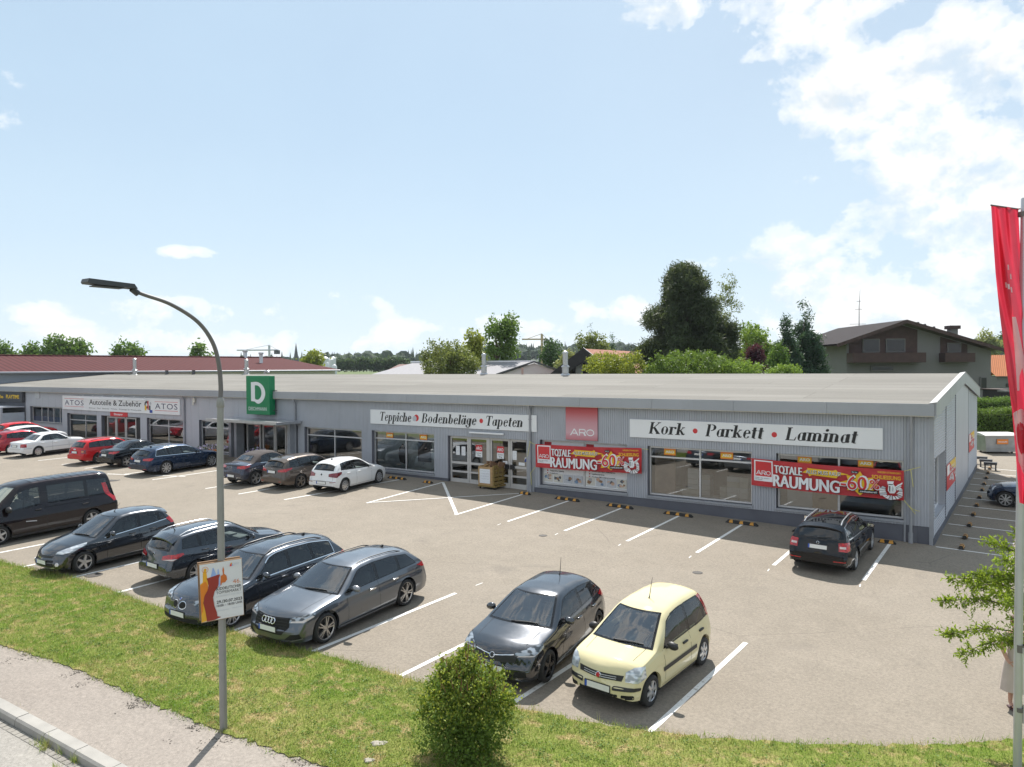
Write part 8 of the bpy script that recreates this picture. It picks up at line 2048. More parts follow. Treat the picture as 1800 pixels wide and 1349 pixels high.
px_tree('leafy_tree', 'pale blossoming tree behind the orange roofed house', 1742, 592, 640, 22, 150, 'pale', 2200, 90, 'round', .6, TG)
px_tree('leafy_tree', 'dark tree at the flag behind the orange roofed house', 1775, 590, 640, 20, 165, 'dark', 1800, 91, 'round', .6, TG)
def hedge(label, u0, u1, vt, vb, w, mat, seed, depth=1.6):
    a = at(u0, 648, w); b = at(u1, 648, w); c = (a + b) / 2; g0 = gzf(c.x, c.y); L = (b - a).length; zt = zv(vt, w) - g0; t = thing('hedge', label, 'hedge', (c.x, c.y, g0), R(YAW)); rg = np.random.default_rng(seed)
    zb = .05; n = int(L * zt * 900); x = rg.uniform(-L / 2, L / 2, n); face = rg.uniform(0, 1, n); y = np.where(face < .6, -depth / 2 + rg.normal(0, .08, n), rg.uniform(-depth / 2, depth / 2, n)); z = np.where(face < .6, rg.uniform(zb, zt, n), zt + rg.normal(0, .07, n))
    z = z + .07 * np.sin(x * 2.3) * (z > zt * .7)
    leaf_mesh('foliage', leaf_cloud(np.column_stack([x, y, z]), n, .13, rg, .05), LF[mat], t)
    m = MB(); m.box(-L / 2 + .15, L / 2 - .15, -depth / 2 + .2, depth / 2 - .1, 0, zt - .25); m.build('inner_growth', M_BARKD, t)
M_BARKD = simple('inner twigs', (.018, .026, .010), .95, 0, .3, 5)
hedge('tall clipped hedge directly behind the waste container', 1706, 1800, 728, 790, 50.5, 'hedge', 5); hedge('upper hedge behind the clipped hedge, below the houses', 1706, 1800, 709, 760, 55, 'mid', 6)
# rough shrub in front of the cars
bx, by = -7.62, 9.45; bz = gzf(bx, by)
rg = np.random.default_rng(21)
t = thing('shrub', 'bushy green shrub with reddish tips on the grass in front of the cars', 'shrub', (bx, by, bz))
bl = [(0, 0, 1.0, .70, .68, .60), (.06, .05, 1.42, .50, .48, .40), (-.35, -.1, .85, .42, .45, .48), (.38, .05, .9, .42, .45, .50), (0, -.35, .8, .45, .40, .48), (-.18, .1, 1.62, .30, .30, .33), (.25, -.05, 1.62, .32, .30, .32), (.05, 0, 1.93, .22, .22, .24), (-.45, .1, 1.25, .28, .28, .26), (.5, .1, 1.32, .28, .28, .24), (.1, .1, .45, .5, .5, .35), (-.12, -.05, .34, .58, .55, .34), (.30, -.15, .38, .46, .44, .33), (-.42, .1, 1.5, .2, .2, .2), (.42, -.2, 1.62, .2, .2, .22)]
bl = [tuple(q * 1.12 if i in (0, 1, 3, 4) else (q * .84 if i in (2, 5) else q) for i, q in enumerate(b_)) for b_ in bl]
C = blob_centers(bl, 760, rg, .45)
leaf_mesh('foliage', leaf_cloud(C, 15500, .050, rg, .052, .62, .45), LF['shrub'] if 'shrub' in LF else leaf_mat('shrub leaves', (.115, .185, .032), .5), t)
Ct = C[C[:, 2] > .80]; leaf_mesh('young_leaves', leaf_cloud(Ct, 6500, .050, rg, .075, .6, .6), leaf_mat('young shrub leaves', (.27, .32, .055), .4), t)
top = C[(C[:, 2] > 1.15)]; V = []
shp = []
for k in range(60):
    c = top[rg.integers(0, len(top))]; d = Vector((c[0] * .5 + rg.normal(0, .25), c[1] * .5 + rg.normal(0, .25), 1.0)).normalized(); ln = rg.uniform(.08, .22)
    for q in range(9): shp.append(np.array(c) + np.array(d) * ln * (q + 1) / 9)
leaf_mesh('shoots', leaf_cloud(np.array(shp), 3800, .048, rg, .016, .5, .2), leaf_mat('shoot leaves', (.20, .26, .045), .4), t)
tipm = MB()
for k in range(120):
    c = top[rg.integers(0, len(top))] + rg.normal(0, .04, 3); d = Vector((c[0] * .35 + rg.normal(0, .15), c[1] * .35 + rg.normal(0, .15), .9)).normalized(); tipm.tube([c, Vector(c) + d * .07, Vector(c) + d * rg.uniform(.12, .20)], [.004, .008, .002], 5)
o_tip = tipm.build('seed_tips', simple('reddish seed heads', (.22, .10, .06), .8, 0, .3, 20), t, True); o_tip['kind'] = 'stuff'
m = MB()
for k in range(12):
    c = C[rg.integers(0, len(C))]; m.tube([(c[0] * .12, c[1] * .12, -.05), (c[0] * .5, c[1] * .5, c[2] * .55), tuple(c)], [.022, .014, .005], 6)
m.build('stems', M_BARK, t, True)
# young tree at the right edge
TB = at(1842, 1330, 13.1); tz = gzf(TB.x, TB.y)
t = thing('young_tree', 'young light green tree leaning its branches into the right edge', 'tree', (TB.x, TB.y, tz))
rg = np.random.default_rng(33); o0 = Vector((TB.x, TB.y, tz)); m = MB(); tw = []
crown0 = at(1838, 1120, 13.1) - o0; m.tube([(0, 0, -.1), crown0 * .5, crown0, at(1836, 960, 13.1) - o0], [.07, .055, .045, .02], 10)
LV = []; LA = []
tips = [(1657, 1057, 12.6), (1672, 1018, 12.9), (1704, 1030, 13.2), (1738, 955, 13.0), (1760, 985, 12.5), (1786, 935, 13.0), (1664, 1116, 12.9), (1690, 1152, 13.0), (1768, 1132, 12.7), (1800, 1155, 13.0), (1745, 1045, 13.5), (1770, 1060, 12.2), (1790, 1010, 13.6), (1810, 975, 12.5), (1785, 1095, 12.9), (1830, 930, 13.3), (1870, 960, 13.0), (1900, 1020, 13.0), (1895, 1090, 12.6), (1850, 1050, 12.3), (1860, 1120, 13.4), (1720, 1012, 12.8), (1752, 1012, 12.9)]
for u, v, w in tips:
    T_ = at(u, v, w) - o0; s0 = crown0.lerp(at(1836, 985, 13.1) - o0, min(max((1150 - v) / 200 - .2, 0), 1)); mid = s0.lerp(T_, .5) + Vector((0, 0, .12)); P_ = [s0, s0.lerp(mid, .6), mid, mid.lerp(T_, .5) + Vector((0, 0, .05)), T_]; m.tube(P_, [.018, .014, .010, .007, .003], 6)
    d = (T_ - s0)
    for q in range(int(50 * d.length) + 14):
        f = rg.uniform(.32, 1.0) ** .8; base = s0.lerp(mid, f * 2) if f < .5 else mid.lerp(T_, f * 2 - 1); ln = rg.uniform(.10, .34) * (1.15 - f * .6); dr = (d.normalized() + Vector(rg.normal(0, .75, 3)) + Vector((0, 0, -.05))).normalized(); e = base + dr * ln
        if rg.uniform() < .35: m.tube([base, e], [.004, .002], 4, False)
        for j in range(5):
            c = base.lerp(e, .3 + .18 * j); a = (dr * .7 + Vector(rg.normal(0, .55, 3))).normalized(); LV.append(c + a * .03); LA.append(a)
LV = np.array(LV); LA = np.array(LA); n = len(LV); nr = rg.normal(0, 1, (n, 3)); nr[:, 2] += .9; b = np.cross(nr, LA); b /= np.linalg.norm(b, axis=1)[:, None]; s = rg.uniform(.055, .095, n)[:, None]
leaf_mesh('crown', np.stack([LV - LA * s * .5, LV + b * s * .19, LV + LA * s * .5, LV - b * s * .19], 1).reshape(-1, 3), leaf_mat('fresh green leaves', (.19, .27, .04), .4, .5), t); m.build('trunk', M_BARK, t, True)
# grass on the verge
def blade_mesh(name, P, h, wd, lean, mat, rg):
    n = len(P); a = rg.uniform(0, 6.283, n); dx = np.cos(a); dy = np.sin(a); l = rg.uniform(.1, 1, n) * lean * h; b = rg.uniform(0, 6.283, n)
    base = P; tip = P + np.column_stack([np.cos(b) * l, np.sin(b) * l, h]); w = np.column_stack([dx, dy, np.zeros(n)]) * (wd * .5)[:, None]
    V = np.stack([base - w, base + w, tip], 1).reshape(-1, 3); me = bpy.data.meshes.new(name); me.vertices.add(3 * n); me.vertices.foreach_set('co', V.astype(np.float32).ravel()); me.loops.add(3 * n); me.loops.foreach_set('vertex_index', np.arange(3 * n, dtype=np.int32)); me.polygons.add(n); me.polygons.foreach_set('loop_start', np.arange(0, 3 * n, 3, dtype=np.int32)); me.update(); me.validate()
    return link_mesh(name, me, mat)
def blade_mat(name):
    m, t, b, out = mat_new(name); p = t.pos(); n1 = t.noise(p, .55, 5, .65); n2 = t.noise(p, 2.6, 5, .7); ri = t.new('ShaderNodeNewGeometry').outputs['Random Per Island']
    c = t.mix(t.ramp(n1, [(.36, 0), (.64, 1)]), (.19, .32, .040, 1), (.30, .35, .085, 1)); c = t.mix(t.ramp(n2, [(.50, 0), (.64, .9)]), c, (.46, .36, .17, 1))
    c = t.mix(t.ramp(ri, [(.80, 0), (.88, .7)]), c, (.44, .36, .17, 1)); c = t.mix(1.0, c, t.ramp(ri, [(0, .62), (.8, 1.35)]), 'MULTIPLY')
    t.set(b.inputs['Base Color'], c); b.inputs['Roughness'].default_value = .6; b.inputs['Specular IOR Level'].default_value = .2
    tr = t.new('ShaderNodeBsdfTranslucent'); t.set(tr.inputs[0], c); mx = t.new('ShaderNodeMixShader', ins={'Fac': .3}); t.l.new(b.outputs[0], mx.inputs[1]); t.l.new(tr.outputs[0], mx.inputs[2]); t.l.new(mx.outputs[0], out.inputs[0]); return m
rg = np.random.default_rng(77); M_BLADE = blade_mat('grass blades')
def edge_y(C, x): return np.interp(x, C[:, 0], C[:, 1])
def verge_pts(n, x0, x1):
    x = rg.uniform(x0, x1, n); t_ = rg.uniform(0, 1, n); ya = edge_y(E_LOT, x); yb = edge_y(E_WALK, x); y = ya + (yb - ya) * t_
    y = y + np.where(t_ < .03, rg.normal(.02, .05, n), 0) - np.where(t_ > .97, rg.normal(.02, .06, n), 0)
    z = gz(x, y) + .02 + .05 * np.sin(np.pi * np.clip(t_, 0, 1)); return np.column_stack([x, y, z]), t_
P, tt = verge_pts(190000, -27.5, 1.2)
h = rg.gamma(5, .0056, len(P)) + .010; edge_f = np.exp(-np.minimum(tt, 1 - tt) / .05); h *= 1 + .9 * edge_f
tag(blade_mesh('grass', P, h, rg.uniform(.006, .014, len(P)), .9, M_BLADE, rg), kind='stuff')
P, tt = verge_pts(9000, -27.5, 1.2); sel = (tt < .12) | (tt > .93); P = P[sel]; tag(blade_mesh('tall_grass', P, rg.uniform(.10, .24, len(P)), rg.uniform(.004, .008, len(P)), .6, M_BLADE, rg), kind='stuff')
P, tt = verge_pts(2600, -27.5, 1.2); Cc = P + np.array([0, 0, .03]); tag(leaf_mesh('clover', leaf_cloud(Cc, 30000, .030, rg, .055 * np.array([1, 1, .25]), .8, 2.2), leaf_mat('clover leaves', (.12, .20, .035), .4), None), kind='stuff')
W_ = []
for k in range(46):
    u = rg.uniform(52, 75); p = kpt(u); tv = kpt(u + .1) - p; tv /= np.linalg.norm(tv); nv = np.array([tv[1], -tv[0]]); q = p + nv * rg.choice([-.04, .28, .36, .55], p=[.2, .4, .25, .15]); nb = rg.integers(20, 70); xy = q + rg.normal(0, .06, (nb, 2)) * np.array([1, .5]); W_.append(np.column_stack([xy, gz(xy[:, 0], xy[:, 1]) - .12]))
W_ = np.vstack(W_); tag(blade_mesh('gutter_weeds', W_, rg.uniform(.04, .20, len(W_)), rg.uniform(.005, .011, len(W_)), .9, M_BLADE, rg), kind='stuff')
x = rg.uniform(-20, -8.5, 700); y = edge_y(E_WALK, x) - np.abs(rg.gamma(1.2, .16, 700)); cl = (np.sin(x * 3.1) + np.sin(x * 7.7 + 1)) > .6; P = np.column_stack([x, y, gz(x, y) + .006])[cl]
tag(leaf_mesh('leaf_litter', leaf_cloud(P, 900, .045, rg, np.array([.05, .03, .004]), .5, 4.0), simple('dark litter', (.06, .05, .04), .9), None), kind='stuff')
for (u, v, r, lb) in ((665, 1204, .13, 'flat grey stone sunk in the grass near the shrub'), (648, 1247, .09, 'small pale stone in the grass below the flat grey stone')):
    p = at(u, v, 12.6 if v < 1220 else 12.1); bm = bmesh.new(); bmesh.ops.create_icosphere(bm, subdivisions=3, radius=1)
    for q in bm.verts: c = q.co; k = 1 + .16 * math.sin(c.x * 4 + v) + .12 * math.sin(c.y * 6 + 1) + .05 * math.sin(c.z * 11 + c.x * 9); q.co = Vector((c.x * r * k, c.y * r * .7 * k, c.z * r * .30 * k))
    me = bpy.data.meshes.new('stone'); bm.to_mesh(me); bm.free(); o = link_mesh('stone', me, simple('stone', (.24, .21, .17) if r > .2 else (.36, .33, .28), .9, 0, .25, 9, bump=.5), None, True)
    o.location = (p.x, p.y, gzf(p.x, p.y) + .05); o.rotation_euler = (0, 0, R(40)); tag(o, lb, 'stone')
# buildings beyond
def tile_mat(name, c0, c1, row=.34, col=.22, rot=0.0):
    m, t, b, out = mat_new(name); o = t.obj(); w = t.new('ShaderNodeTexWave', wave_type='BANDS', bands_direction='X'); w.inputs['Scale'].default_value = 1 / col * .314; w.inputs['Distortion'].default_value = .0; t.set(w.inputs['Vector'], o)
    w2 = t.new('ShaderNodeTexWave', wave_type='BANDS', bands_direction='Y', wave_profile='SAW'); w2.inputs['Scale'].default_value = 1 / row * .314; t.set(w2.inputs['Vector'], o)
    c = t.mix(t.noise(o, 1.1, 5, .65), (*c0, 1), (*c1, 1)); c = t.mix(1.0, c, t.ramp(w.outputs[0], [(0, .62), (.5, 1.05)]), 'MULTIPLY'); c = t.mix(1.0, c, t.ramp(w2.outputs[0], [(0, .72), (.25, 1.05)]), 'MULTIPLY')
    t.set(b.inputs['Base Color'], c); b.inputs['Roughness'].default_value = .85; b.inputs['Specular IOR Level'].default_value = .08; return m
M_TRED = tile_mat('dark red roof tiles', (.078, .025, .026), (.105, .036, .036), .40, .60); M_TORG = tile_mat('orange roof tiles', (.40, .15, .07), (.50, .21, .11)); M_TPINK = tile_mat('weathered red tiles', (.40, .20, .15), (.55, .30, .23)); M_SHING = simple('grey shingle roof', (.25, .245, .26), .85, 0, .18, 8); M_WOODD = simple('black stained wood', (.016, .014, .016), .7, 0, .25, 4); M_WOODB = simple('brown stained wood', (.055, .028, .024), .7, 0, .25, 3); M_STUC = simple('white stucco', (.18, .177, .174), .9, 0, .06, .8); M_GWALL = simple('blue grey wall', (.33, .36, .41), .8, 0, .06, .4); M_PINKW = simple('pale pink wall', (.58, .52, .53), .9, 0, .05, .6); M_WINDK = simple('dark window', (.02, .022, .026), .08, 0, .1, 2)
t = thing('red_roof_hall', 'long hall with a dark red tiled roof behind the left part of the shops', 'building', (-79.5, 28.5, 1.5)); o0 = Vector((-79.5, 28.5, 1.5))
dv = Vector((-74.5 + 79.5, 66.4 - 28.5, 0)); Lh = dv.length; ang = math.atan2(dv.y, dv.x); t.rotation_euler = (0, 0, ang)
x0h, x1h = -60, Lh
m = MB(); m.box(x0h, 11.6, 0.02, .3, -1, 5.22); m.build('wall', M_GWALL, t); m = MB(); m.box(11.62, x1h, 0, .3, -1, 5.22); m.box(x1h - .3, x1h, .3, 22, -1, 5.2); m.build('wall', M_CREAM, t)
rz_ = 8.38 - 1.5; ez = 6.80 - 1.5
m = MB(); m.add([(x0h, -.55, ez - .09), (x1h + .5, -.55, ez - .09), (x1h - 1.2, 11, rz_), (x0h, 11, rz_), (x0h, 22.5, ez - .09), (x1h + .5, 22.5, ez - .09)], [(0, 1, 2, 3), (3, 2, 5, 4), (1, 5, 2)]); m.add([(x0h, -.55, ez - .22), (x1h + .5, -.55, ez - .22), (x1h + .5, -.55, ez - .10), (x0h, -.55, ez - .10)], [(0, 1, 2, 3)]); m.build('roof', M_TRED, t)
m = MB(); m.tube([(x0h, -.62, ez - .18), (x1h + .4, -.62, ez - .18)], .09, 8); m.build('gutter', M_PIPE, t, True); m = MB(); m.tube([(x0h, 11, rz_ + .03), (x1h - 1.2, 11, rz_ + .03)], .12, 8); m.build('ridge', M_TRED, t, True)
for (u, v0, v1, w, r) in ((459, 641, 620, 96, .22), (431, 628, 616, 100, .25)):
    p = at(u, v0, w); q = t.matrix_basis.inverted() if False else (Matrix.Translation(o0) @ Matrix.Rotation(ang, 4, 'Z')).inverted() @ p; m = MB(); h = (v0 - v1) / 1334 * w; m.lathe([(r * 1.8, -.4), (r, .1), (r, h - .25), (r * 1.4, h - .2), (r * 1.4, h), (.01, h + .05)], 14, Matrix.Translation(q)); m.build('flue', M_STEEL, t, True)
def F3(lat, w, z): p = RV * lat + FV * w; return Vector((p.x, p.y, z))
def uv(u, v, w): p = at(u, v, w); return F3((u - 900) / 1334 * w, w, zv(v, w))
def part(t, name, mat, faces, thick=None):
    o = Vector(t.location); m = MB()
    for f in faces: m.add([Vector(p) - o for p in f], [tuple(range(len(f)))])
    return m.build(name, mat, t, fixn=False)
def boxpart(t, name, mat, lat0, lat1, w0, w1, z0, z1):
    o = Vector(t.location); c = [F3(a, b, z) - o for z in (z0, z1) for b in (w0, w1) for a in (lat0, lat1)]; m = MB(); m.add(c, [(0, 2, 3, 1), (4, 5, 7, 6), (0, 1, 5, 4), (2, 6, 7, 3), (0, 4, 6, 2), (1, 3, 7, 5)]); return m.build(name, mat, t)
lat = lambda u, w: (u - 900) / 1334 * w
t = thing('grey_roof_hall', 'low building with a grey shingled roof and a small pinkish gable behind the ridge', 'building', F3(-4, 74, 2))
a, b = F3(lat(727, 82), 82, zv(637, 82)), F3(lat(942, 82), 82, zv(636, 82)); c, d = F3(lat(640, 73), 73, 5.9), F3(lat(960, 73), 73, 5.9); e, f = F3(lat(640, 91), 91, 5.9), F3(lat(960, 91), 91, 5.9)
part(t, 'roof', M_SHING, [(c, d, b, a), (a, b, f, e), (c, a, e), (d, f, b)]); boxpart(t, 'wall', M_PINKW, lat(645, 73), lat(955, 73), 73.6, 90, 1.5, 5.88)
boxpart(t, 'roof_edge', M_WHITE, lat(727, 82) - .3, lat(942, 82), 81.9, 82.2, zv(637, 82) + .02, zv(635, 82) + .05)
A, L_, R_ = F3(lat(939, 71), 71, zv(638, 71)), F3(lat(872, 71), 71, zv(660, 71)), F3(lat(990, 71), 71, zv(656, 71)); bk_ = FV * 9
part(t, 'gable_wall', M_PINKW, [(L_ + Vector((0, 0, -.05)), R_ + Vector((0, 0, -.05)), A + Vector((0, 0, -.05))), (F3(lat(872, 71), 71, 2), F3(lat(990, 71), 71, 2), R_, L_)])
up = Vector((0, 0, .16)); ft = -FV * .25
part(t, 'gable_roof', M_SHING, [(L_ + up + ft, A + up + ft, A + up + bk_, L_ + up + bk_), (A + up + ft, R_ + up + ft, R_ + up + bk_, A + up + bk_)])
part(t, 'bargeboard', M_DGREY, [(L_ + ft, A + ft, A + up + ft, L_ + up + ft), (A + ft, R_ + ft, R_ + up + ft, A + up + ft)])
t = thing('dark_gabled_house', 'house with a black wooden gable and weathered red tiled roof', 'house', F3(6, 70, 2))
A = F3(lat(1025, 68), 68, zv(614, 68)); L_ = F3(lat(966, 68), 68, zv(660, 68)); R_ = F3(lat(1085, 68), 68, zv(660, 68)); go = (F3(lat(1120, 82), 82, 0) - F3(lat(1025, 68), 68, 0)); go.z = 0
part(t, 'roof', M_TPINK, [(A, R_, R_ + go, A + go), (L_, A, A + go, L_ + go)])
dn = Vector((0, 0, -1.25)); fr = -FV * .35; up = Vector((0, 0, .08))
part(t, 'bargeboard', M_WOODD, [(L_ + fr + dn * .6, A + fr + dn, A + fr + up, L_ + fr + up), (A + fr + dn, R_ + fr + dn * .6, R_ + fr + up, A + fr + up)]); part(t, 'verge_trim', M_WHITE, [(A + fr + up, R_ + fr + up, R_ + fr + up + FV * .15 + Vector((0, 0, .05)), A + fr + up + FV * .15 + Vector((0, 0, .05)))])
part(t, 'gable_wall', M_WOODD, [(L_ + FV * 1.2, R_ + FV * 1.2, A + FV * 1.2), (F3(lat(966, 68), 69.2, 1.5), F3(lat(1085, 68), 69.2, 1.5), R_ + FV * 1.2, L_ + FV * 1.2)])
boxpart(t, 'white_post', M_STUC, lat(1013, 68), lat(1025, 68), 68.2, 68.8, 2, zv(634, 68)); boxpart(t, 'window', M_WINDK, lat(1000, 68), lat(1008, 68), 69.0, 69.1, 3, zv(645, 68)); boxpart(t, 'window', M_WINDK, lat(1030, 68), lat(1040, 68), 69.0, 69.1, 3, zv(645, 68))
w = 78.0
t = thing('gabled_house', 'large gabled house with dark wood balconies and white walls behind the shop roof', 'house', F3(40, w, 1.5))
A = F3(lat(1583, w), w, zv(571, w)); L_ = F3(lat(1462, w), w, zv(612, w)); R_ = F3(lat(1752, w), w, zv(622, w)); bk_ = FV * 15
def on_roof(u):
    q = lat(u, w)
    la, lr, ll = lat(1583, w), lat(1752, w), lat(1462, w)
    return A.z + (R_.z - A.z) * (q - la) / (lr - la) if q > la else A.z + (L_.z - A.z) * (la - q) / (la - ll)
u0, u1 = 1488, 1742
part(t, 'wall', M_STUC, [(F3(lat(u0, w), w, 1), F3(lat(u1, w), w, 1), F3(lat(u1, w), w, on_roof(u1) - .2), A + Vector((0, 0, -.2)), F3(lat(u0, w), w, on_roof(u0) - .2)), (F3(lat(u1, w), w, 1), F3(lat(u1, w), w + 15, 1), F3(lat(u1, w), w + 15, on_roof(u1) - .2), F3(lat(u1, w), w, on_roof(u1) - .2)), (F3(lat(u0, w), w + 15, 1), F3(lat(u0, w), w, 1), F3(lat(u0, w), w, on_roof(u0) - .2), F3(lat(u0, w), w + 15, on_roof(u0) - .2))])
fr = -FV * 1.3; up = Vector((0, 0, .18))
M_TDARK = tile_mat('dark roof tiles', (.03, .026, .028), (.045, .038, .04))
part(t, 'roof', M_TDARK, [(A + fr + up, R_ + fr + up, R_ + bk_ + up, A + bk_ + up), (L_ + fr + up, A + fr + up, A + bk_ + up, L_ + bk_ + up)]); part(t, 'soffit', M_WOODB, [(A + fr, A + bk_, R_ + bk_, R_ + fr), (L_ + fr, L_ + bk_, A + bk_, A + fr)]); part(t, 'bargeboard', M_WOODB, [(L_ + fr - up, A + fr - up, A + fr + up, L_ + fr + up), (A + fr - up, R_ + fr - up, R_ + fr + up, A + fr + up)])
part(t, 'gable_cladding', M_WOODB, [(F3(lat(1492, w), w - .05, zv(640, w)), F3(lat(1612, w), w - .05, zv(640, w)), F3(lat(1612, w), w - .05, on_roof(1612) - .3), A + Vector((0, 0, -.3)) - FV * .05, F3(lat(1492, w), w - .05, on_roof(1492) - .3))]); part(t, 'gable_cladding', M_WOODB, [(F3(lat(1652, w), w - .05, zv(640, w)), F3(lat(1700, w), w - .05, zv(640, w)), F3(lat(1700, w), w - .05, on_roof(1700) - .3), F3(lat(1652, w), w - .05, on_roof(1652) - .3))])
boxpart(t, 'balcony', M_WOODB, lat(1488, w), lat(1615, w), w - 1.4, w - .06, zv(642, w), zv(625, w)); boxpart(t, 'balcony', M_WOODB, lat(1650, w), lat(1702, w), w - 1.2, w - .06, zv(642, w), zv(626, w))
for ua, ub, va, vb in ((1515, 1545, 624, 600), (1556, 1590, 624, 600), (1664, 1688, 625, 608), (1722, 1734, 690, 668), (1530, 1570, 657, 647)):
    o = boxpart(t, 'window', M_STUC, lat(ua, w), lat(ub, w), w - .16, w - .06, zv(va, w), zv(vb, w)); q = boxpart(t, 'pane', M_WINDK, lat(ua + 1.5, w), lat(ub - 1.5, w), w - .18, w - .161, zv(va - 1.5, w), zv(vb + 1.5, w)); q.parent = o;
    q.matrix_parent_inverse = Matrix.Identity(4)
boxpart(t, 'chimney', M_STUC, lat(1667, 84), lat(1679, 84), 83.5, 84.3, 7.5, zv(584, 84)); boxpart(t, 'chimney_cap', M_WOODB, lat(1664, 84), lat(1682, 84), 83.3, 84.5, zv(584, 84), zv(578, 84))
for u in (1612, 1624, 1640): boxpart(t, 'roof_vent', M_DGREY, lat(u, 82), lat(u + 3, 82), 81.9, 82.1, 9, on_roof(u) + .75)
p = F3(lat(1510, 88), 88, 0); t = thing('radio_mast', 'thin radio antenna mast left of the large gabled house', 'antenna', (p.x, p.y, 2)); m = MB(); zt = zv(513, 88) - 2; m.tube([(0, 0, 0), (0, 0, zt * .6), (0, 0, zt * .85), (.1, 0, zt)], [.07, .06, .04, .012], 6); m.build('mast', M_DGREY, t)
m = MB()
for v, a in ((574, 1.1), (583, .8), (548, .5), (534, .3)): z = zv(v, 88) - 2; m.tube([(-a * RV.x, -a * RV.y, z), (a * RV.x * .7, a * RV.y * .7, z)], .025, 5)
m.build('crossbar', M_DGREY, t)
t = thing('orange_roof_house', 'white house with a bright orange tiled roof beside the flag', 'house', F3(lat(1775, 98), 98, 2)); w = 98
a0, a1 = lat(1752, w), lat(1830, w); boxpart(t, 'wall', M_STUC, a0, a1, w, w + 9, 1.5, zv(668, w)); o_ = [(F3(a0 - .4, w - .5, zv(667, w)), F3(a1, w - .5, zv(667, w)), F3(a1, w + 4.5, zv(629, w)), F3(a0 - .4, w + 4.5, zv(629, w))), (F3(a0 - .4, w + 4.5, zv(629, w)), F3(a1, w + 4.5, zv(629, w)), F3(a1, w + 9.5, zv(667, w)), F3(a0 - .4, w + 9.5, zv(667, w)))]; part(t, 'roof', M_TORG, o_); boxpart(t, 'window', M_WINDK, lat(1768, w), lat(1780, w), w - .05, w - .01, zv(686, w), zv(680, w))
t = thing('garden_shed', 'small dark wooden shed and deck above the hedge', 'shed', F3(lat(1768, 66), 66, 2)); boxpart(t, 'wall', M_WOODD, lat(1759, 66), lat(1785, 66), 66, 68.5, 1.6, zv(692, 66)); boxpart(t, 'roof', M_WOODB, lat(1757, 66), lat(1787, 66), 65.7, 68.8, zv(692, 66) + .01, zv(690, 66)); boxpart(t, 'deck', M_WOODB, lat(1750, 66), lat(1766, 66), 64.5, 65.6, zv(706, 66), zv(704, 66)); boxpart(t, 'awning', M_STUC, lat(1748, 66), lat(1761, 66), 64.6, 65.6, zv(694, 66), zv(691, 66))
t = thing('silo_group', 'cluster of pale silos at the right end of the red roofed hall', 'silos', F3(lat(580, 225), 225, 6))
for u, r, vt, dw in ((572, 6, 626, 0), (581, 6, 628, 3), (586, 5, 626, 6), (576, 3, 636, -5), (588, 4.5, 640, -6)):
    w = 225 + dw; R_ = r / 1334 * w; p = F3(lat(u, w), w, 0) - Vector(t.location); p.z = 0; m = MB(); z1 = zv(vt, w) - 6; m.lathe([(R_, -1), (R_, z1 - .4), (R_ * .6, z1), (.01, z1 + .2)], 16, Matrix.Translation((p.x, p.y, 0))); m.build('silo', simple('pale silo', (.60, .62, .64), .5, .1, .06, .3), t, True)
p = F3(lat(521, 420), 420, 6); t = thing('church_spire', 'dark needle of a church spire on the horizon', 'church', p); m = MB(); z1 = zv(601, 420) - 6; m.lathe([(1.5, 0), (1.3, z1 * .45), (1.2, z1 * .5), (.05, z1)], 8); m.build('spire', M_DGREY, t)
for (um, vt, ua, ub, w, vb, lb, col) in ((474, 613, 417, 490, 330, 640, 'pale tower crane far left of the church spire', M_LGREY), (953, 597, 918, 963, 300, 640, 'yellowish tower crane behind the grey roofed building', simple('crane ochre', (.42, .32, .18), .6))):
    p = F3(lat(um, w), w, 6); t = thing('tower_crane', lb, 'crane', p); m = MB(); z1 = zv(vt, w) - 6; m.box(-.35, .35, -.35, .35, 0, z1 + 2); m.build('mast', col, t)
    m = MB(); a, b = (ua - um) / 1334 * w, (ub - um) / 1334 * w; m.tube([RV * a + Vector((0, 0, z1)), RV * b + Vector((0, 0, z1))], .30, 5); m.tube([RV * a * .8 + Vector((0, 0, z1)), Vector((0, 0, z1 + 2.2)), RV * b * .9 + Vector((0, 0, z1))], .10, 4); m.build('jib', col, t); m = MB(); q = RV * b * .85; m.box(q.x - .9, q.x + .9, q.y - .9, q.y + .9, z1 - 1.8, z1 - .1); m.build('counterweight', M_DGREY, t)
t = thing('barn_roof', 'brown tiled barn roof just left of the grey roof', 'barn', F3(lat(700, 120), 120, 5)); w = 120
part(t, 'roof', simple('brown barn tiles', (.13, .06, .05), .8, 0, .2, 3), [(F3(lat(676, w), w, zv(652, w)), F3(lat(745, w), w, zv(652, w)), F3(lat(735, w), w + 6, zv(639, w)), F3(lat(692, w), w + 6, zv(639, w))), (F3(lat(692, w), w + 6, zv(639, w)), F3(lat(735, w), w + 6, zv(639, w)), F3(lat(745, w), w + 12, zv(652, w)), F3(lat(676, w), w + 12, zv(652, w)))]); boxpart(t, 'wall', M_CREAM, lat(680, w), lat(742, w), w + .6, w + 11, 4, zv(652.5, w))
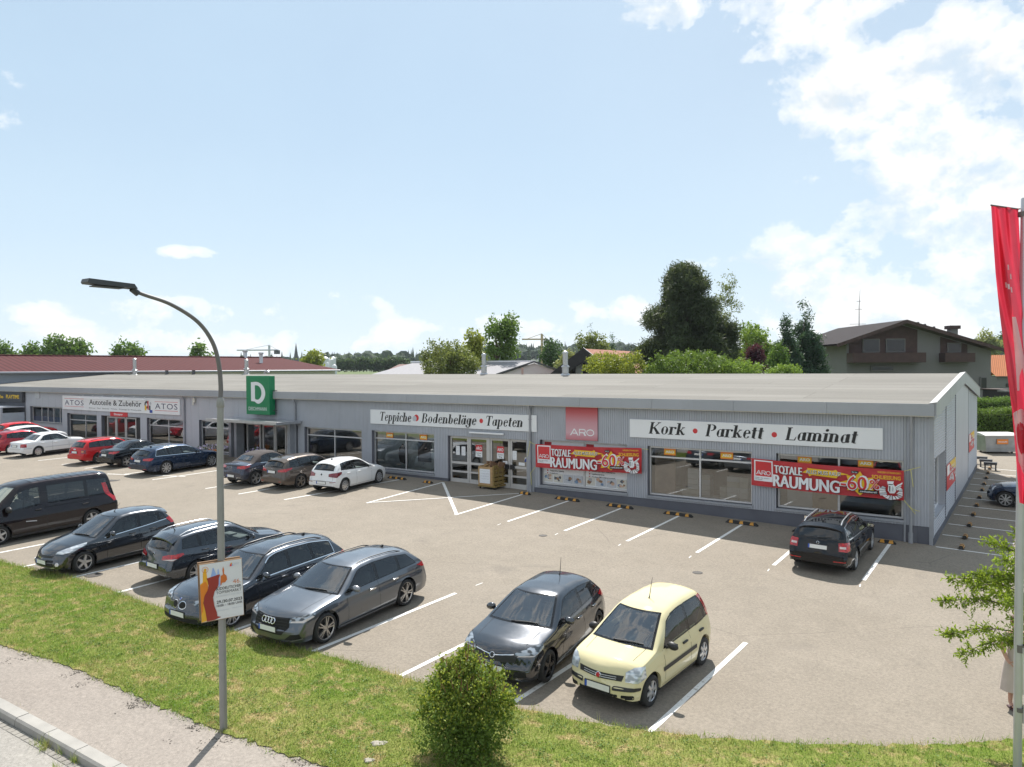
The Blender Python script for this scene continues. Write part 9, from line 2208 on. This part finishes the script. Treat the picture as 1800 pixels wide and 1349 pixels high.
# wooded hills
rg = np.random.default_rng(99)
SKY_U = [200, 400, 470, 520, 560, 600, 740, 800, 870, 930, 1000, 1120, 1200, 1450, 1650, 1690, 1720, 1760, 1800, 1900, 2200]; SKY_V = [641, 640, 640, 634, 626, 620, 621, 612, 608, 604, 604, 604, 610, 604, 600, 597, 600, 599, 594, 600, 620]
us = np.linspace(200, 2200, 140); vs = []; fs = []
rows_ = [(430, 0.0), (520, .35), (640, .72), (760, 1.0), (900, .9)]
for w, k in rows_:
    for u in us: p = at(u, 648, w); z = 6.0 + k * max(zv(np.interp(u, SKY_U, SKY_V), 760) - 6.0 - 13, 0); vs.append((p.x, p.y, z))
n = len(us); fs = [(j * n + i, j * n + i + 1, (j + 1) * n + i + 1, (j + 1) * n + i) for j in range(len(rows_) - 1) for i in range(n - 1)]
tag(mesh_from('hills', vs, fs, simple('forest floor', (.03, .05, .025), .95, 0, .3, .05), smooth=True), kind='structure')
ico = bmesh.new(); bmesh.ops.create_icosphere(ico, subdivisions=2, radius=1); IV = np.array([v.co for v in ico.verts]); IF = np.array([[v.index for v in f.verts] for f in ico.faces]); ico.free()
cone = [(0, 0, 1)] + [(r * math.cos(a + j), r * math.sin(a + j), z) for j, (r, z) in enumerate(((.22, .55), (.42, .5), (.30, .25), (.55, .15), (.4, 0))) for a in np.linspace(0, 2 * math.pi, 7)[:-1]]
CF = [(0, 1 + k, 1 + (k + 1) % 6) for k in range(6)] + [(1 + 6 * j + k, 7 + 6 * j + k, 7 + 6 * j + (k + 1) % 6, 1 + 6 * j + (k + 1) % 6) for j in range(4) for k in range(6)]
CVn = np.array(cone)
mA = MB(); AV = []; AF = []; b0 = 0
N = 1500
for q in range(N):
    u = rg.uniform(420, 1860); k = rg.uniform(0, 1) ** .6; w = np.interp(k, [0, 1], [440, 775])
    if 1180 < u < 1690 and rg.uniform() < .6: continue
    p = at(u, 648, w); kk = np.interp(w, [r[0] for r in rows_], [r[1] for r in rows_]); zg = 6.0 + kk * max(zv(np.interp(u, SKY_U, SKY_V), 760) - 6.0 - 13, 0); h = rg.uniform(8, 13)
    if rg.uniform() < .5:
        V = CVn * np.array([h * .34, h * .34, h * 1.08]) * rg.uniform(.85, 1.1, 3) + np.array([p.x, p.y, zg]); F = CF
    else:
        d = 1 + .28 * np.sin(IV @ rg.normal(0, 3.0, (3, 1)) + rg.uniform(0, 6)) * rg.uniform(.5, 1); V = IV * d * np.array([h * .40, h * .40, h * .48]) + np.array([p.x, p.y, zg + h * .48]); F = IF
    AF += [tuple(int(i) + b0 for i in f) for f in F]; AV.append(V); b0 += len(V)
AV = np.vstack(AV)
def forest_mat():
    m, t, b, out = mat_new('distant forest'); p = t.pos(); ri = t.new('ShaderNodeNewGeometry').outputs['Random Per Island']; c = t.mix(ri, (.030, .055, .032, 1), (.075, .11, .045, 1)); c = t.mix(1.0, c, t.ramp(t.noise(p, .35, 4, .7), [(.3, .45), (.7, 1.5)]), 'MULTIPLY'); t.set(b.inputs['Base Color'], c); b.inputs['Roughness'].default_value = .95
    bp = t.new('ShaderNodeBump', ins={'Strength': 1.0, 'Distance': 1.2, 'Height': t.noise(p, .9, 4, .7)}); t.l.new(bp.outputs[0], b.inputs['Normal']); return m
tag(mesh_from('distant_forest', AV, AF, forest_mat()), kind='stuff')
# summer air
hm = bpy.data.materials.new('summer haze'); hm.use_nodes = True; ht = NT(hm.node_tree); ht.n.clear()
ho = ht.new('ShaderNodeOutputMaterial'); hv = ht.new('ShaderNodeVolumePrincipled')
hv.inputs['Color'].default_value = (.80, .88, .97, 1); hv.inputs['Density'].default_value = .00013; hv.inputs['Anisotropy'].default_value = .2
ht.l.new(hv.outputs[0], ho.inputs['Volume'])
hb = MB(); hb.box(-1350, 1350, -330, 1400, -12, 75); hz = hb.build('haze', hm); tag(hz, kind='stuff')
